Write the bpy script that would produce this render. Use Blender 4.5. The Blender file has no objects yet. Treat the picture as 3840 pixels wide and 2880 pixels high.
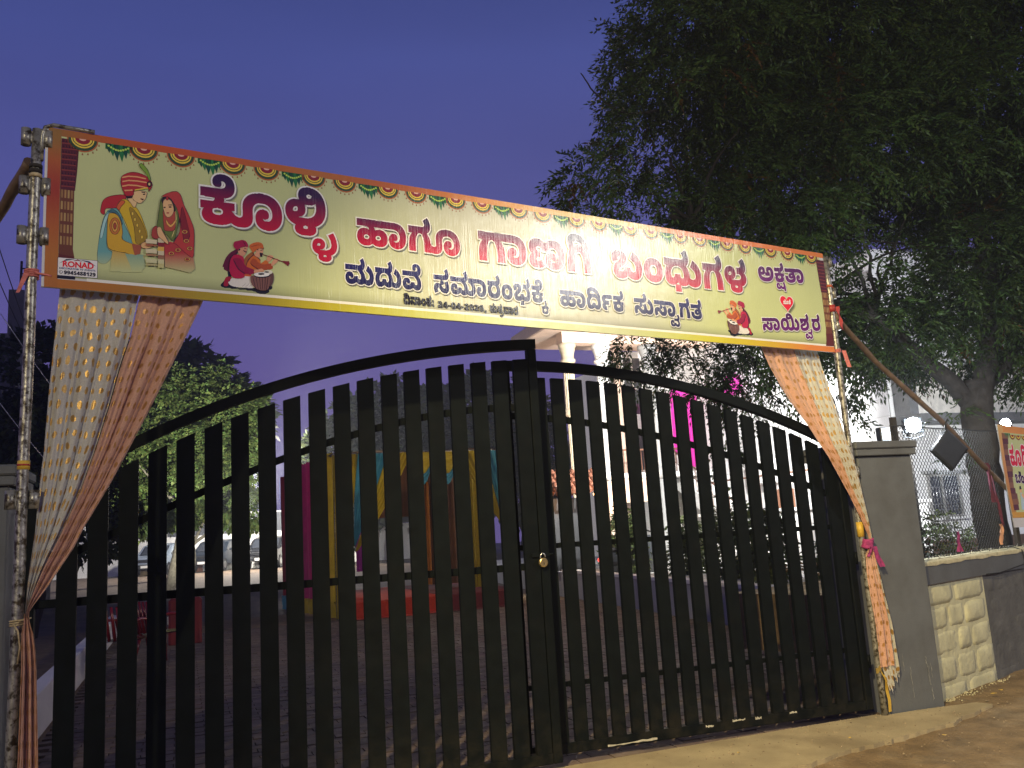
import bpy, bmesh, math, random
import numpy as np
from mathutils import Vector, Matrix
from mathutils.geometry import tessellate_polygon
random.seed(7); rng = np.random.default_rng(7)
scn = bpy.context.scene
COL = scn.collection
R = math.radians

# ---------------------------------------------------------------- camera
cam_d = bpy.data.cameras.new("camera"); cam = bpy.data.objects.new("camera", cam_d); COL.objects.link(cam)
cam_d.sensor_width = 36.0; cam_d.lens = 30.6; cam_d.clip_start = 0.05; cam_d.clip_end = 900
M = Matrix(((0.93549, -0.00203, -0.35335, 0.0), (-0.34809, -0.17742, -0.92052, 0.0), (-0.06082, 0.98413, -0.16668, 1.5), (0, 0, 0, 1)))
cam.matrix_world = M
scn.camera = cam
# ---------------------------------------------------------------- dusk sky
w = bpy.data.worlds.new("World"); scn.world = w; w.use_nodes = True
nt = w.node_tree; nt.nodes.clear()
out = nt.nodes.new("ShaderNodeOutputWorld"); bg = nt.nodes.new("ShaderNodeBackground")
tc = nt.nodes.new("ShaderNodeTexCoord"); sep = nt.nodes.new("ShaderNodeSeparateXYZ"); ramp = nt.nodes.new("ShaderNodeValToRGB")
nt.links.new(tc.outputs["Generated"], sep.inputs[0]); nt.links.new(sep.outputs[2], ramp.inputs[0])
cn = nt.nodes.new("ShaderNodeTexNoise"); cn.inputs["Scale"].default_value = 2.2; cn.inputs["Detail"].default_value = 5
cmap = nt.nodes.new("ShaderNodeMapping"); cmap.inputs["Scale"].default_value = (1, 1, 3.5); nt.links.new(tc.outputs["Generated"], cmap.inputs[0]); nt.links.new(cmap.outputs[0], cn.inputs["Vector"])
cm_ = nt.nodes.new("ShaderNodeMapRange"); cm_.inputs[1].default_value = 0.3; cm_.inputs[2].default_value = 0.7; cm_.inputs[3].default_value = 0.93; cm_.inputs[4].default_value = 1.07; nt.links.new(cn.outputs[0], cm_.inputs[0])
chs = nt.nodes.new("ShaderNodeHueSaturation"); nt.links.new(ramp.outputs[0], chs.inputs["Color"]); nt.links.new(cm_.outputs[0], chs.inputs["Value"])
nt.links.new(chs.outputs[0], bg.inputs[0]); nt.links.new(bg.outputs[0], out.inputs[0]); bg.inputs[1].default_value = 1.0
cr = ramp.color_ramp
cr.elements[0].position = 0.0; cr.elements[0].color = (0.135, 0.098, 0.290, 1)
cr.elements[1].position = 0.85; cr.elements[1].color = (0.010, 0.018, 0.080, 1)
e = cr.elements.new(0.17); e.color = (0.124, 0.092, 0.302, 1)
e = cr.elements.new(0.33); e.color = (0.092, 0.093, 0.310, 1)
e = cr.elements.new(0.5); e.color = (0.060, 0.078, 0.280, 1)
e = cr.elements.new(0.64); e.color = (0.026, 0.042, 0.170, 1)
# ---------------------------------------------------------------- lamps of the place, plus an added yard fill
def lamp(name, kind, loc, power, color, size=0.2, target=None, spot=60, blend=0.4):
    d = bpy.data.lights.new(name, kind); o = bpy.data.objects.new(name, d); COL.objects.link(o)
    d.energy = power; d.color = color; o.location = loc
    d.shadow_soft_size = size
    if kind == 'SPOT': d.spot_size = R(spot); d.spot_blend = blend
    if target is not None:
        o.rotation_euler = (Vector(target) - Vector(loc)).to_track_quat('-Z', 'Y').to_euler()
    return o
lamp("street_lamp_left", 'SPOT', (-9.6, -10.9, 8.0), 4600, (1.0, 0.86, 0.52), 0.16, (2.6, 5.2, 1.6), 46, 0.35)
lamp("street_lamp_right", 'SPOT', (11.75, -4.55, 7.45), 2050, (1.0, 0.97, 0.86), 0.26, (3.0, 5.4, 2.6), 70, 0.6)
lamp("street_lamp_near", 'SPOT', (-1.9, -0.5, 6.3), 4600, (1.0, 0.80, 0.42), 0.10, (4.3, 4.6, 0.0), 47, 0.55)
lamp("hall_floodlight_beam", 'SPOT', (9.4, 12.4, 4.2), 6200, (0.97, 0.97, 0.95), 0.10, (12.6, 20.6, 3.2), 96, 0.5)
lamp("house_floodlight_beam", 'SPOT', (9.9, 8.6, 3.0), 2300, (0.95, 0.98, 1.0), 0.10, (14.4, 13.3, 1.9), 115, 0.5)
lamp("parking_floodlight_beam", 'SPOT', (1.6, 23.0, 2.6), 9500, (1.0, 0.97, 0.84), 0.15, (-0.2, 32.5, 5.4), 64, 0.5)
lamp("car_park_lamp", 'POINT', (3.3, 45.0, 5.0), 5200, (1.0, 0.94, 0.85), 0.2)
lamp("porch_uplight", 'SPOT', (10.0, 18.6, 1.0), 900, (1.0, 0.70, 0.48), 0.1, (10.2, 20.6, 6.0), 80, 0.5)
lamp("yard_spill_fill", 'POINT', (7.6, 14.8, 4.8), 240, (1.0, 0.78, 0.52), 0.15)  # added fill for the hall floodlight's spill on the drive, no lamp hangs here
lamp("tent_lamp", 'POINT', (3.9, 19.2, 2.9), 26, (1.0, 0.75, 0.45), 0.1)

scn.view_settings.view_transform = 'Standard'; scn.view_settings.look = 'None'
scn.view_settings.exposure = 0.0; scn.view_settings.gamma = 1.0; scn.view_settings.use_curve_mapping = False
scn.render.engine = 'CYCLES'
scn.cycles.max_bounces = 5; scn.cycles.diffuse_bounces = 2; scn.cycles.glossy_bounces = 2; scn.cycles.transparent_max_bounces = 6
scn.cycles.sample_clamp_indirect = 4.0
scn.cycles.use_denoising = True

# ---------------------------------------------------------------- helpers
def lin(c):
    r = []
    for v in c[:3]:
        v = v / 255.0
        r.append(v / 12.92 if v <= 0.04045 else ((v + 0.055) / 1.055) ** 2.4)
    return tuple(r)
def tag(o, label=None, cat=None, group=None, kind=None):
    if label: o["label"] = label
    if cat: o["category"] = cat
    if group: o["group"] = group
    if kind: o["kind"] = kind
    return o
def thing(name, label, cat, loc=(0, 0, 0), rz=0.0, group=None):
    o = bpy.data.objects.new(name, None); COL.objects.link(o); o.empty_display_size = 0.2
    o.location = loc; o.rotation_euler = (0, 0, rz)
    return tag(o, label, cat, group)
class MB:
    """collects shapes, then links them as ONE mesh object"""
    def __init__(s): s.v = []; s.f = []; s.c = []; s.uv = {}; s.smooth = []
    def add(s, vs, fs, col=None, smooth=False):
        o = len(s.v); s.v += [tuple(p) for p in vs]; s.f += [tuple(i + o for i in f) for f in fs]
        s.c += [col if col else (1, 1, 1)] * len(vs) if not isinstance(col, list) else col
        s.smooth += [smooth] * len(fs)
    def box(s, a, b, col=None, bev=0.0):
        x0, y0, z0 = a; x1, y1, z1 = b
        if bev <= 0:
            v = [(x, y, z) for z in (z0, z1) for y in (y0, y1) for x in (x0, x1)]
            s.add(v, [(0, 2, 3, 1), (4, 5, 7, 6), (0, 1, 5, 4), (2, 6, 7, 3), (0, 4, 6, 2), (1, 3, 7, 5)], col)
        else:
            bm = bmesh.new(); bmesh.ops.create_cube(bm, size=1)
            for q in bm.verts: q.co = Vector(((x0 + x1) / 2 + q.co.x * (x1 - x0), (y0 + y1) / 2 + q.co.y * (y1 - y0), (z0 + z1) / 2 + q.co.z * (z1 - z0)))
            bmesh.ops.bevel(bm, geom=list(bm.edges), offset=bev, segments=1, affect='EDGES')
            bm.verts.index_update()
            s.add([q.co[:] for q in bm.verts], [[q.index for q in f.verts] for f in bm.faces], col); bm.free()
    def tube(s, pts, r, n=8, col=None, caps=True, smooth=True):
        P = [Vector(p) for p in pts]; rs = r if isinstance(r, (list, tuple)) else [r] * len(P)
        vs = []; prev = None
        for i, p in enumerate(P):
            t = (P[min(i + 1, len(P) - 1)] - P[max(i - 1, 0)]).normalized()
            if prev is None:
                a = t.orthogonal().normalized()
            else:
                a = (prev - t * prev.dot(t))
                a = a.normalized() if a.length > 1e-6 else t.orthogonal().normalized()
            prev = a; b = t.cross(a)
            for k in range(n):
                an = 2 * math.pi * k / n
                vs.append(p + (a * math.cos(an) + b * math.sin(an)) * rs[i])
        fs = [(i * n + k, i * n + (k + 1) % n, (i + 1) * n + (k + 1) % n, (i + 1) * n + k) for i in range(len(P) - 1) for k in range(n)]
        s.add(vs, fs, col, smooth)
        if caps:
            o = len(s.v) - len(vs)
            s.f.append(tuple(o + k for k in range(n))[::-1]); s.f.append(tuple(o + (len(P) - 1) * n + k for k in range(n)))
            s.smooth += [False, False]
    def lathe(s, prof, c=(0, 0, 0), n=20, col=None, flute=0.0, flutes=0):
        vs = []
        for z, r in prof:
            for k in range(n):
                an = 2 * math.pi * k / n
                rr = r * (1 - (flute * (0.5 + 0.5 * math.cos(an * flutes)) if flutes else 0))
                vs.append((c[0] + rr * math.cos(an), c[1] + rr * math.sin(an), c[2] + z))
        m = len(prof)
        fs = [(i * n + k, i * n + (k + 1) % n, (i + 1) * n + (k + 1) % n, (i + 1) * n + k) for i in range(m - 1) for k in range(n)]
        fs += [tuple(range(n))[::-1], tuple((m - 1) * n + k for k in range(n))]
        s.add(vs, fs, col, not flutes)
    def grid(s, P, col=None, smooth=True):
        """P[i][j] points"""
        n = len(P[0]); m = len(P)
        s.add([p for r in P for p in r], [(i * n + j, i * n + j + 1, (i + 1) * n + j + 1, (i + 1) * n + j) for i in range(m - 1) for j in range(n - 1)], col, smooth)
    def poly(s, pts2, f3, col):
        """filled outline; pts2 list of contours (first outer, rest holes)"""
        cs = pts2 if isinstance(pts2[0][0], (list, tuple)) else [pts2]
        tris = tessellate_polygon([[Vector((p[0], p[1], 0)) for p in c] for c in cs])
        flat = [p for c in cs for p in c]
        s.add([f3(p) for p in flat], [tuple(t) for t in tris], col if not callable(col) else [col(p) for p in flat])
    def build(s, name, mat=None, parent=None, loc=None, uvs=None):
        me = bpy.data.meshes.new(name)
        if loc is not None: vs = [(p[0] - loc[0], p[1] - loc[1], p[2] - loc[2]) for p in s.v]
        else: vs = s.v
        me.from_pydata(vs, [], s.f)
        at = me.color_attributes.new("Col", 'FLOAT_COLOR', 'POINT')
        buf = np.ones((len(vs), 4), np.float32); buf[:, :3] = np.array(s.c, np.float32).reshape(-1, 3); at.data.foreach_set("color", buf.ravel())
        if any(s.smooth): me.polygons.foreach_set("use_smooth", s.smooth)
        if uvs is not None:
            ul = me.uv_layers.new(name="UVMap"); li = np.zeros(len(me.loops), np.int32); me.loops.foreach_get("vertex_index", li)
            ul.data.foreach_set("uv", np.array(uvs, np.float32)[li].ravel())
        me.update()
        o = bpy.data.objects.new(name, me); COL.objects.link(o)
        if mat: me.materials.append(mat)
        if parent is not None: o.parent = parent
        elif loc is not None: o.location = loc
        return o
def part(mb, name, mat, t):
    """world-built part of thing t (t unrotated)"""
    return mb.build(name, mat, t, loc=tuple(t.location))
def solo(mb, name, mat, loc, label, cat, group=None):
    return tag(mb.build(name, mat, None, loc=loc), label, cat, group)

# ---------------------------------------------------------------- materials
MATS = {}
def mat(name, col, rough=0.6, metal=0.0, var=0.18, scale=8.0, bump=0.0, bscale=40.0, col2=None, m_lo=0.45, m_hi=0.62, m_scale=5.0, attr=False, emit=None, estr=0.0, spec=0.5, trans=0.0, sheen=0.0, coords='Object', detail=6.0):
    m = bpy.data.materials.new(name); m.use_nodes = True; MATS[name] = m
    n = m.node_tree.nodes; l = m.node_tree.links; b = n["Principled BSDF"]
    t = n.new("ShaderNodeTexCoord")
    b.inputs["Roughness"].default_value = rough; b.inputs["Metallic"].default_value = metal
    b.inputs["Specular IOR Level"].default_value = spec
    nz = n.new("ShaderNodeTexNoise"); nz.inputs["Scale"].default_value = scale; nz.inputs["Detail"].default_value = detail
    l.new(t.outputs[coords], nz.inputs["Vector"])
    src = None
    if attr:
        a = n.new("ShaderNodeVertexColor"); a.layer_name = "Col"; src = a.outputs[0]
        if col is not None:
            mm = n.new("ShaderNodeMix"); mm.data_type = 'RGBA'; mm.blend_type = 'MULTIPLY'; mm.inputs[0].default_value = 1
            l.new(src, mm.inputs[6]); mm.inputs[7].default_value = (*col, 1); src = mm.outputs[2]
    else:
        rg = n.new("ShaderNodeRGB"); rg.outputs[0].default_value = (*col, 1); src = rg.outputs[0]
    if col2 is not None:
        n2 = n.new("ShaderNodeTexNoise"); n2.inputs["Scale"].default_value = m_scale; n2.inputs["Detail"].default_value = 8; n2.inputs["Roughness"].default_value = 0.65
        l.new(t.outputs[coords], n2.inputs["Vector"])
        mr = n.new("ShaderNodeMapRange"); mr.inputs[1].default_value = m_lo; mr.inputs[2].default_value = m_hi
        l.new(n2.outputs[0], mr.inputs[0])
        mx = n.new("ShaderNodeMix"); mx.data_type = 'RGBA'; l.new(mr.outputs[0], mx.inputs[0]); l.new(src, mx.inputs[6]); mx.inputs[7].default_value = (*col2, 1); src = mx.outputs[2]
    if var > 0:
        hs = n.new("ShaderNodeHueSaturation"); mv = n.new("ShaderNodeMapRange")
        mv.inputs[1].default_value = 0.3; mv.inputs[2].default_value = 0.7; mv.inputs[3].default_value = 1 - var; mv.inputs[4].default_value = 1 + var
        l.new(nz.outputs[0], mv.inputs[0]); l.new(mv.outputs[0], hs.inputs["Value"]); l.new(src, hs.inputs["Color"]); src = hs.outputs[0]
    l.new(src, b.inputs["Base Color"])
    if bump > 0:
        bp = n.new("ShaderNodeBump"); bp.inputs["Strength"].default_value = 0.6; bp.inputs["Distance"].default_value = bump
        nb = n.new("ShaderNodeTexNoise"); nb.inputs["Scale"].default_value = bscale; nb.inputs["Detail"].default_value = 5
        l.new(t.outputs[coords], nb.inputs["Vector"]); l.new(nb.outputs[0], bp.inputs["Height"]); l.new(bp.outputs[0], b.inputs["Normal"])
    if emit: b.inputs["Emission Color"].default_value = (*emit, 1); b.inputs["Emission Strength"].default_value = estr
    if trans: b.inputs["Transmission Weight"].default_value = trans
    if sheen: b.inputs["Sheen Weight"].default_value = sheen
    m["ns"] = 1
    return m
m_black = mat("gate_paint", (0.0034, 0.0052, 0.0056), 0.55, 0.0, 0.25, 12, 0.0006, 60, col2=(0.0055, 0.0065, 0.0065), m_scale=7, m_lo=0.5, m_hi=0.75, spec=0.09)
def dusty(m, z0, z1, c):
    """pale road dust that thins out with height above the ground"""
    n = m.node_tree.nodes; l = m.node_tree.links; b = n["Principled BSDF"]; t = next(q for q in n if q.type == 'TEX_COORD')
    sp = n.new("ShaderNodeSeparateXYZ"); l.new(t.outputs["Object"], sp.inputs[0]); mr = n.new("ShaderNodeMapRange"); mr.inputs[1].default_value = z1; mr.inputs[2].default_value = z0; l.new(sp.outputs[2], mr.inputs[0])
    nz = n.new("ShaderNodeTexNoise"); nz.inputs["Scale"].default_value = 9; nz.inputs["Detail"].default_value = 9; nz.inputs["Roughness"].default_value = .7; l.new(t.outputs["Object"], nz.inputs["Vector"])
    m2 = n.new("ShaderNodeMapRange"); m2.inputs[1].default_value = .42; m2.inputs[2].default_value = .72; l.new(nz.outputs[0], m2.inputs[0])
    mu = n.new("ShaderNodeMath"); mu.operation = 'MULTIPLY'; l.new(mr.outputs[0], mu.inputs[0]); l.new(m2.outputs[0], mu.inputs[1])
    mx = n.new("ShaderNodeMix"); mx.data_type = 'RGBA'; l.new(mu.outputs[0], mx.inputs[0]); l.new(b.inputs["Base Color"].links[0].from_socket, mx.inputs[6]); mx.inputs[7].default_value = (*c, 1); l.new(mx.outputs[2], b.inputs["Base Color"])
dusty(m_black, 0.0, 0.42, (0.026, 0.023, 0.016))
m_pipe = mat("galvanised_rust", (0.36, 0.35, 0.30), 0.38, 0.55, 0.25, 30, 0.004, 55, col2=(0.055, 0.042, 0.022), m_scale=34, m_lo=0.47, m_hi=0.60)
m_pillar = mat("grey_wall_paint", (0.112, 0.120, 0.126), 0.75, 0, 0.10, 3, 0.003, 90, col2=(0.070, 0.070, 0.068), m_scale=2.3, m_lo=0.44, m_hi=0.78)

m_cream = mat("cream_stone_paint", (0.52, 0.50, 0.32), 0.8, 0, 0.16, 7, 0.012, 26, col2=(0.42, 0.36, 0.18), m_scale=4, m_lo=0.54, m_hi=0.8)
m_greystone = mat("grey_stone_paint", (0.105, 0.105, 0.100), 0.8, 0, 0.2, 7, 0.012, 26)
m_coptop = mat("coping_bare_edge", (0.42, 0.38, 0.24), 0.85, 0, 0.25, 18, 0.006, 50)
m_concrete = mat("apron_concrete", (0.38, 0.31, 0.18), 0.88, 0, 0.22, 2.2, 0.006, 60, col2=(0.26, 0.20, 0.11), m_scale=1.4, m_lo=0.45, m_hi=0.72)
m_dirt = mat("packed_dirt", (0.20, 0.135, 0.065), 0.95, 0, 0.3, 6, 0.02, 45, col2=(0.25, 0.19, 0.11), m_scale=2.6, m_lo=0.5, m_hi=0.72)
m_paver = mat("driveway_paver", (0.16, 0.115, 0.08), 0.85, 0, 0.25, 1.7, 0.004, 60, col2=(0.13, 0.09, 0.06), m_scale=0.9, m_lo=0.45, m_hi=0.65)
m_white = mat("white_wall_paint", (0.74, 0.73, 0.70), 0.7, 0, 0.06, 1.5, 0.003, 40)
m_tile = mat("white_wall_tile", (0.62, 0.62, 0.61), 0.35, 0, 0.08, 2.0)
m_grout = mat("tile_grout", (0.30, 0.29, 0.27), 0.9)
m_peach = mat("peach_plaster", (0.70, 0.52, 0.40), 0.75, 0, 0.08, 3, 0.003, 40)
m_dark = mat("dark_plastic", (0.012, 0.014, 0.017), 0.45, 0, 0.2, 20)
m_glass = mat("window_glass", (0.03, 0.035, 0.045), 0.08, 0, 0, spec=0.8)
m_bamboo = mat("bamboo_skin", (0.15, 0.10, 0.065), 0.6, 0, 0.3, 22, 0.004, 40, col2=(0.12, 0.075, 0.04), m_scale=9)
m_bark = mat("bark", (0.030, 0.025, 0.021), 0.95, 0, 0.35, 14, 0.03, 18)
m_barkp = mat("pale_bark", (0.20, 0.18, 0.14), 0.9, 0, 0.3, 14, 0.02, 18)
m_wire = mat("fence_wire", (0.035, 0.035, 0.035), 0.6, 0.2, 0.2, 60)
m_cable = mat("black_cable", (0.012, 0.012, 0.012), 0.6, 0, 0)
m_yellow = mat("yellow_tape", (0.62, 0.40, 0.05), 0.5, 0, 0.15, 30)
m_redtape = mat("red_tape", (0.35, 0.03, 0.02), 0.5, 0, 0.15, 30)
m_pinktie = mat("pink_string", (0.60, 0.18, 0.15), 0.8, 0, 0.25, 50)
m_magknot = mat("magenta_cloth", (0.32, 0.035, 0.14), 0.85, 0, 0.3, 40)
m_orangerag = mat("orange_rag", (0.50, 0.11, 0.035), 0.85, 0, 0.3, 30)
m_maroon = mat("maroon_rag", (0.10, 0.018, 0.035), 0.9, 0, 0.3, 40)
m_straw = mat("straw_rope", (0.45, 0.36, 0.20), 0.9, 0, 0.3, 60)
m_brass = mat("padlock_brass", (0.55, 0.42, 0.18), 0.35, 0.9, 0.2, 40)
m_steel = mat("steel_shackle", (0.5, 0.5, 0.5), 0.3, 0.9, 0.1, 40)
m_roof = mat("clay_roof_tile", (0.26, 0.10, 0.055), 0.8, 0, 0.3, 8)
m_warmlamp = mat("warm_lamp_glow", (1, 0.5, 0.2), 0.5, 0, 0, emit=(1.0, 0.50, 0.16), estr=9.0)
m_floodglow = mat("floodlight_glow", (1, 1, 1), 0.5, 0, 0, emit=(0.92, 0.96, 1.0), estr=60.0)
m_redplastic = mat("red_plastic", (0.17, 0.006, 0.010), 0.22, 0, 0.1, 5)
m_print = None
def print_material(name, rough, wr=1.0):
    m = mat(name, None, rough, attr=True, var=0.03, scale=3, spec=0.68)
    n = m.node_tree.nodes; l = m.node_tree.links; b = n["Principled BSDF"]; t = next(q for q in n if q.type == 'TEX_COORD')
    # vertical ribs of the flex weave plus long soft wrinkles
    mp = n.new("ShaderNodeMapping"); mp.inputs["Scale"].default_value = (150, 1, 3); l.new(t.outputs["Object"], mp.inputs[0])
    n1 = n.new("ShaderNodeTexNoise"); n1.inputs["Scale"].default_value = 1.0; n1.inputs["Detail"].default_value = 3; l.new(mp.outputs[0], n1.inputs["Vector"])
    n2 = n.new("ShaderNodeTexNoise"); n2.inputs["Scale"].default_value = 2.6; n2.inputs["Detail"].default_value = 3; l.new(t.outputs["Object"], n2.inputs["Vector"])
    b1 = n.new("ShaderNodeBump"); b1.inputs["Strength"].default_value = 0.35; b1.inputs["Distance"].default_value = 0.0030 * wr; l.new(n1.outputs[0], b1.inputs["Height"])
    b2 = n.new("ShaderNodeBump"); b2.inputs["Strength"].default_value = 0.5; b2.inputs["Distance"].default_value = 0.010 * wr; l.new(n2.outputs[0], b2.inputs["Height"]); l.new(b1.outputs[0], b2.inputs["Normal"])
    l.new(b2.outputs[0], b.inputs["Normal"])
    return m
m_print = print_material("flex_print", 0.225)
def dotted_fabric(name, base, dotc, freq=(9, 9), gold=0.75, rad=0.30, base2=None):
    """woven cloth with rows of metallic gold motifs, laid out in the cloth's own UVs (metres)"""
    m = mat(name, base, 0.75, var=0.12, scale=120, bump=0.0008, bscale=600, sheen=0.3)
    n = m.node_tree.nodes; l = m.node_tree.links; b = n["Principled BSDF"]
    uv = n.new("ShaderNodeUVMap"); sx = n.new("ShaderNodeSeparateXYZ"); l.new(uv.outputs[0], sx.inputs[0])
    def math_(op, a, c=None):
        k = n.new("ShaderNodeMath"); k.operation = op
        for i, q in enumerate((a, c)):
            if q is None: continue
            if isinstance(q, (int, float)): k.inputs[i].default_value = q
            else: l.new(q, k.inputs[i])
        return k.outputs[0]
    wob = n.new("ShaderNodeTexNoise"); wob.inputs["Scale"].default_value = 7.0; wob.inputs["Detail"].default_value = 1.0; l.new(uv.outputs[0], wob.inputs["Vector"]); sw = n.new("ShaderNodeSeparateXYZ"); l.new(wob.outputs[1], sw.inputs[0])
    v = math_('ADD', math_('MULTIPLY', sx.outputs[1], freq[1]), math_('MULTIPLY', sw.outputs[1], 0.9)); row = math_('FLOOR', v); odd = math_('MULTIPLY', math_('MODULO', row, 2.0), 0.5)
    u = math_('ADD', math_('ADD', math_('MULTIPLY', sx.outputs[0], freq[0]), odd), math_('MULTIPLY', sw.outputs[0], 0.9))
    du = math_('SUBTRACT', math_('FRACT', u), 0.5); dv = math_('SUBTRACT', math_('FRACT', v), 0.5)
    d = math_('SQRT', math_('ADD', math_('MULTIPLY', du, du), math_('MULTIPLY', dv, dv)))
    nz = n.new("ShaderNodeTexNoise"); nz.inputs["Scale"].default_value = 90; l.new(uv.outputs[0], nz.inputs["Vector"])
    d2 = math_('ADD', d, math_('MULTIPLY', math_('SUBTRACT', nz.outputs[0], 0.5), 0.18))
    mk = math_('LESS_THAN', d2, rad)
    old = b.inputs["Base Color"].links[0].from_socket
    mx = n.new("ShaderNodeMix"); mx.data_type = 'RGBA'; l.new(mk, mx.inputs[0]); l.new(old, mx.inputs[6]); mx.inputs[7].default_value = (*dotc, 1)
    l.new(mx.outputs[2], b.inputs["Base Color"])
    l.new(math_('MULTIPLY', mk, gold), b.inputs["Metallic"])
    rr = math_('SUBTRACT', 0.75, math_('MULTIPLY', mk, 0.42)); l.new(rr, b.inputs["Roughness"])
    tr = n.new("ShaderNodeBsdfTranslucent"); l.new(mx.outputs[2], tr.inputs[0])
    ms = n.new("ShaderNodeMixShader"); ms.inputs[0].default_value = 0.18
    om = next(q for q in n if q.type == 'OUTPUT_MATERIAL'); l.new(b.outputs[0], ms.inputs[1]); l.new(tr.outputs[0], ms.inputs[2]); l.new(ms.outputs[0], om.inputs[0])
    return m
m_cwhite = dotted_fabric("ivory_brocade", (0.55, 0.53, 0.46), (0.50, 0.30, 0.08), (11, 13), 0.5, 0.255)
m_cpeach = dotted_fabric("peach_brocade", (0.64, 0.36, 0.24), (0.52, 0.26, 0.07), (11, 13), 0.5, 0.22)
def cloth(name, col, rough=0.8):
    m = mat(name, col, rough, var=0.15, scale=6, sheen=0.2)
    n = m.node_tree.nodes; l = m.node_tree.links; b = n["Principled BSDF"]
    tr = n.new("ShaderNodeBsdfTranslucent"); l.new(b.inputs["Base Color"].links[0].from_socket, tr.inputs[0])
    ms = n.new("ShaderNodeMixShader"); ms.inputs[0].default_value = 0.35
    om = next(q for q in n if q.type == 'OUTPUT_MATERIAL'); l.new(b.outputs[0], ms.inputs[1]); l.new(tr.outputs[0], ms.inputs[2]); l.new(ms.outputs[0], om.inputs[0])
    return m
def leafmat(name, col, trans=0.3, rough=0.5):
    m = mat(name, col, rough, attr=True, var=0.0, spec=0.3)
    n = m.node_tree.nodes; l = m.node_tree.links; b = n["Principled BSDF"]
    tr = n.new("ShaderNodeBsdfTranslucent"); l.new(b.inputs["Base Color"].links[0].from_socket, tr.inputs[0])
    ms = n.new("ShaderNodeMixShader"); ms.inputs[0].default_value = trans
    om = next(q for q in n if q.type == 'OUTPUT_MATERIAL'); l.new(b.outputs[0], ms.inputs[1]); l.new(tr.outputs[0], ms.inputs[2]); l.new(ms.outputs[0], om.inputs[0])
    return m
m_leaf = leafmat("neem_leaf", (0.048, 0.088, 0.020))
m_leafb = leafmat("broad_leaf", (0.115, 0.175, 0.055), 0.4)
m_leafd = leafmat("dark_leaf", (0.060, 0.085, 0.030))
# ================================================================ SETTING
mb = MB(); mb.box((-60, -40, -0.9), (90, 120, -0.02)); g = mb.build("ground", m_dirt); tag(g, kind="structure")
# packed dirt verge in front of the gate with an uneven surface
mb = MB()
gx = np.linspace(-6, 14, 70); gy = np.linspace(-4, 7.0, 50)
P = []
for y in gy:
    row = []
    for x in gx:
        yw = 5.45 + 0.325 * max(0, x - 5.5)
        z = -0.012 + 0.012 * math.sin(x * 1.9 + y * .7) * math.sin(y * 2.3 - x * .4) + 0.006 * math.sin(x * 7 + y * 5) + 0.035 * math.exp(-((y - yw) / 0.25) ** 2) * (1 if x > 5.35 else 0)
        if y > 5.3 and x < 5.4: z = -0.015
        row.append((x, y, z))
    P.append(row)
mb.grid(P); tag(mb.build("dirt_verge", m_dirt), kind="structure")
# concrete apron slab before the gate, broken edge on the right
mb = MB()
edge = [(-5, 5.385), (0, 5.39), (2.5, 5.392), (3.9, 5.392), (4.75, 5.385), (4.84, 5.33), (5.1, 5.325), (5.35, 5.30), (5.62, 5.27), (5.66, 5.16), (5.42, 5.06), (5.18, 5.0), (5.02, 4.90), (4.75, 4.86), (4.45, 4.80), (4.22, 4.76), (3.9, 4.72), (3.55, 4.61), (3.3, 4.60), (2.9, 4.46), (2.4, 4.30), (1.6, 4.16), (0.4, 3.9), (-5, 3.4)]
e2 = []
for i in range(len(edge)):
    a, b = edge[i], edge[(i + 1) % len(edge)]
    k = 5 if 8 < i < 22 else 1
    for q in range(k):
        t = q / k; j = 0.012 if k > 1 and q else 0
        e2.append((a[0] + (b[0] - a[0]) * t + random.uniform(-j, j), a[1] + (b[1] - a[1]) * t + random.uniform(-j, j)))
mb.poly(e2, lambda p: (p[0], p[1], 0.014), (1, 1, 1))
n0 = len(e2); o = len(mb.v); mb.add([(p[0], p[1], -0.05) for p in e2], [])
for i in range(n0):
    j = (i + 1) % n0; mb.f.append((i, j, o + j, o + i)); mb.smooth.append(False)
tag(mb.build("sidewalk", m_concrete), kind="structure")
# loose pebbles and crumbs on the verge and apron
mb = MB()
for k in range(900):
    x = random.uniform(2.6, 8.2); y = random.uniform(3.6, 5.4) if random.random() < .75 else random.uniform(5.0, 5.4) + .325 * max(0, x - 5.5); r_ = random.uniform(.003, .009) * (1.6 if random.random() < .06 else 1); z = (.015 if (y > 4.75 and x < 5.3) else .004)
    v = []
    for d in ((1, 0, 0), (-1, 0, 0), (0, 1, 0), (0, -1, 0), (0, 0, 1)): q = r_ * random.uniform(.6, 1.3); v.append((x + d[0] * q, y + d[1] * q, z + d[2] * q * .7))
    k_ = random.uniform(.6, 1.5); mb.add(v, [(0, 2, 4), (2, 1, 4), (1, 3, 4), (3, 0, 4)], (k_, k_ * .95, k_ * .85))
tag(mb.build("pebbles", mat("pebble", (0.26, 0.21, 0.14), .9, attr=True, var=.2, scale=50)), kind="stuff")
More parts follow.
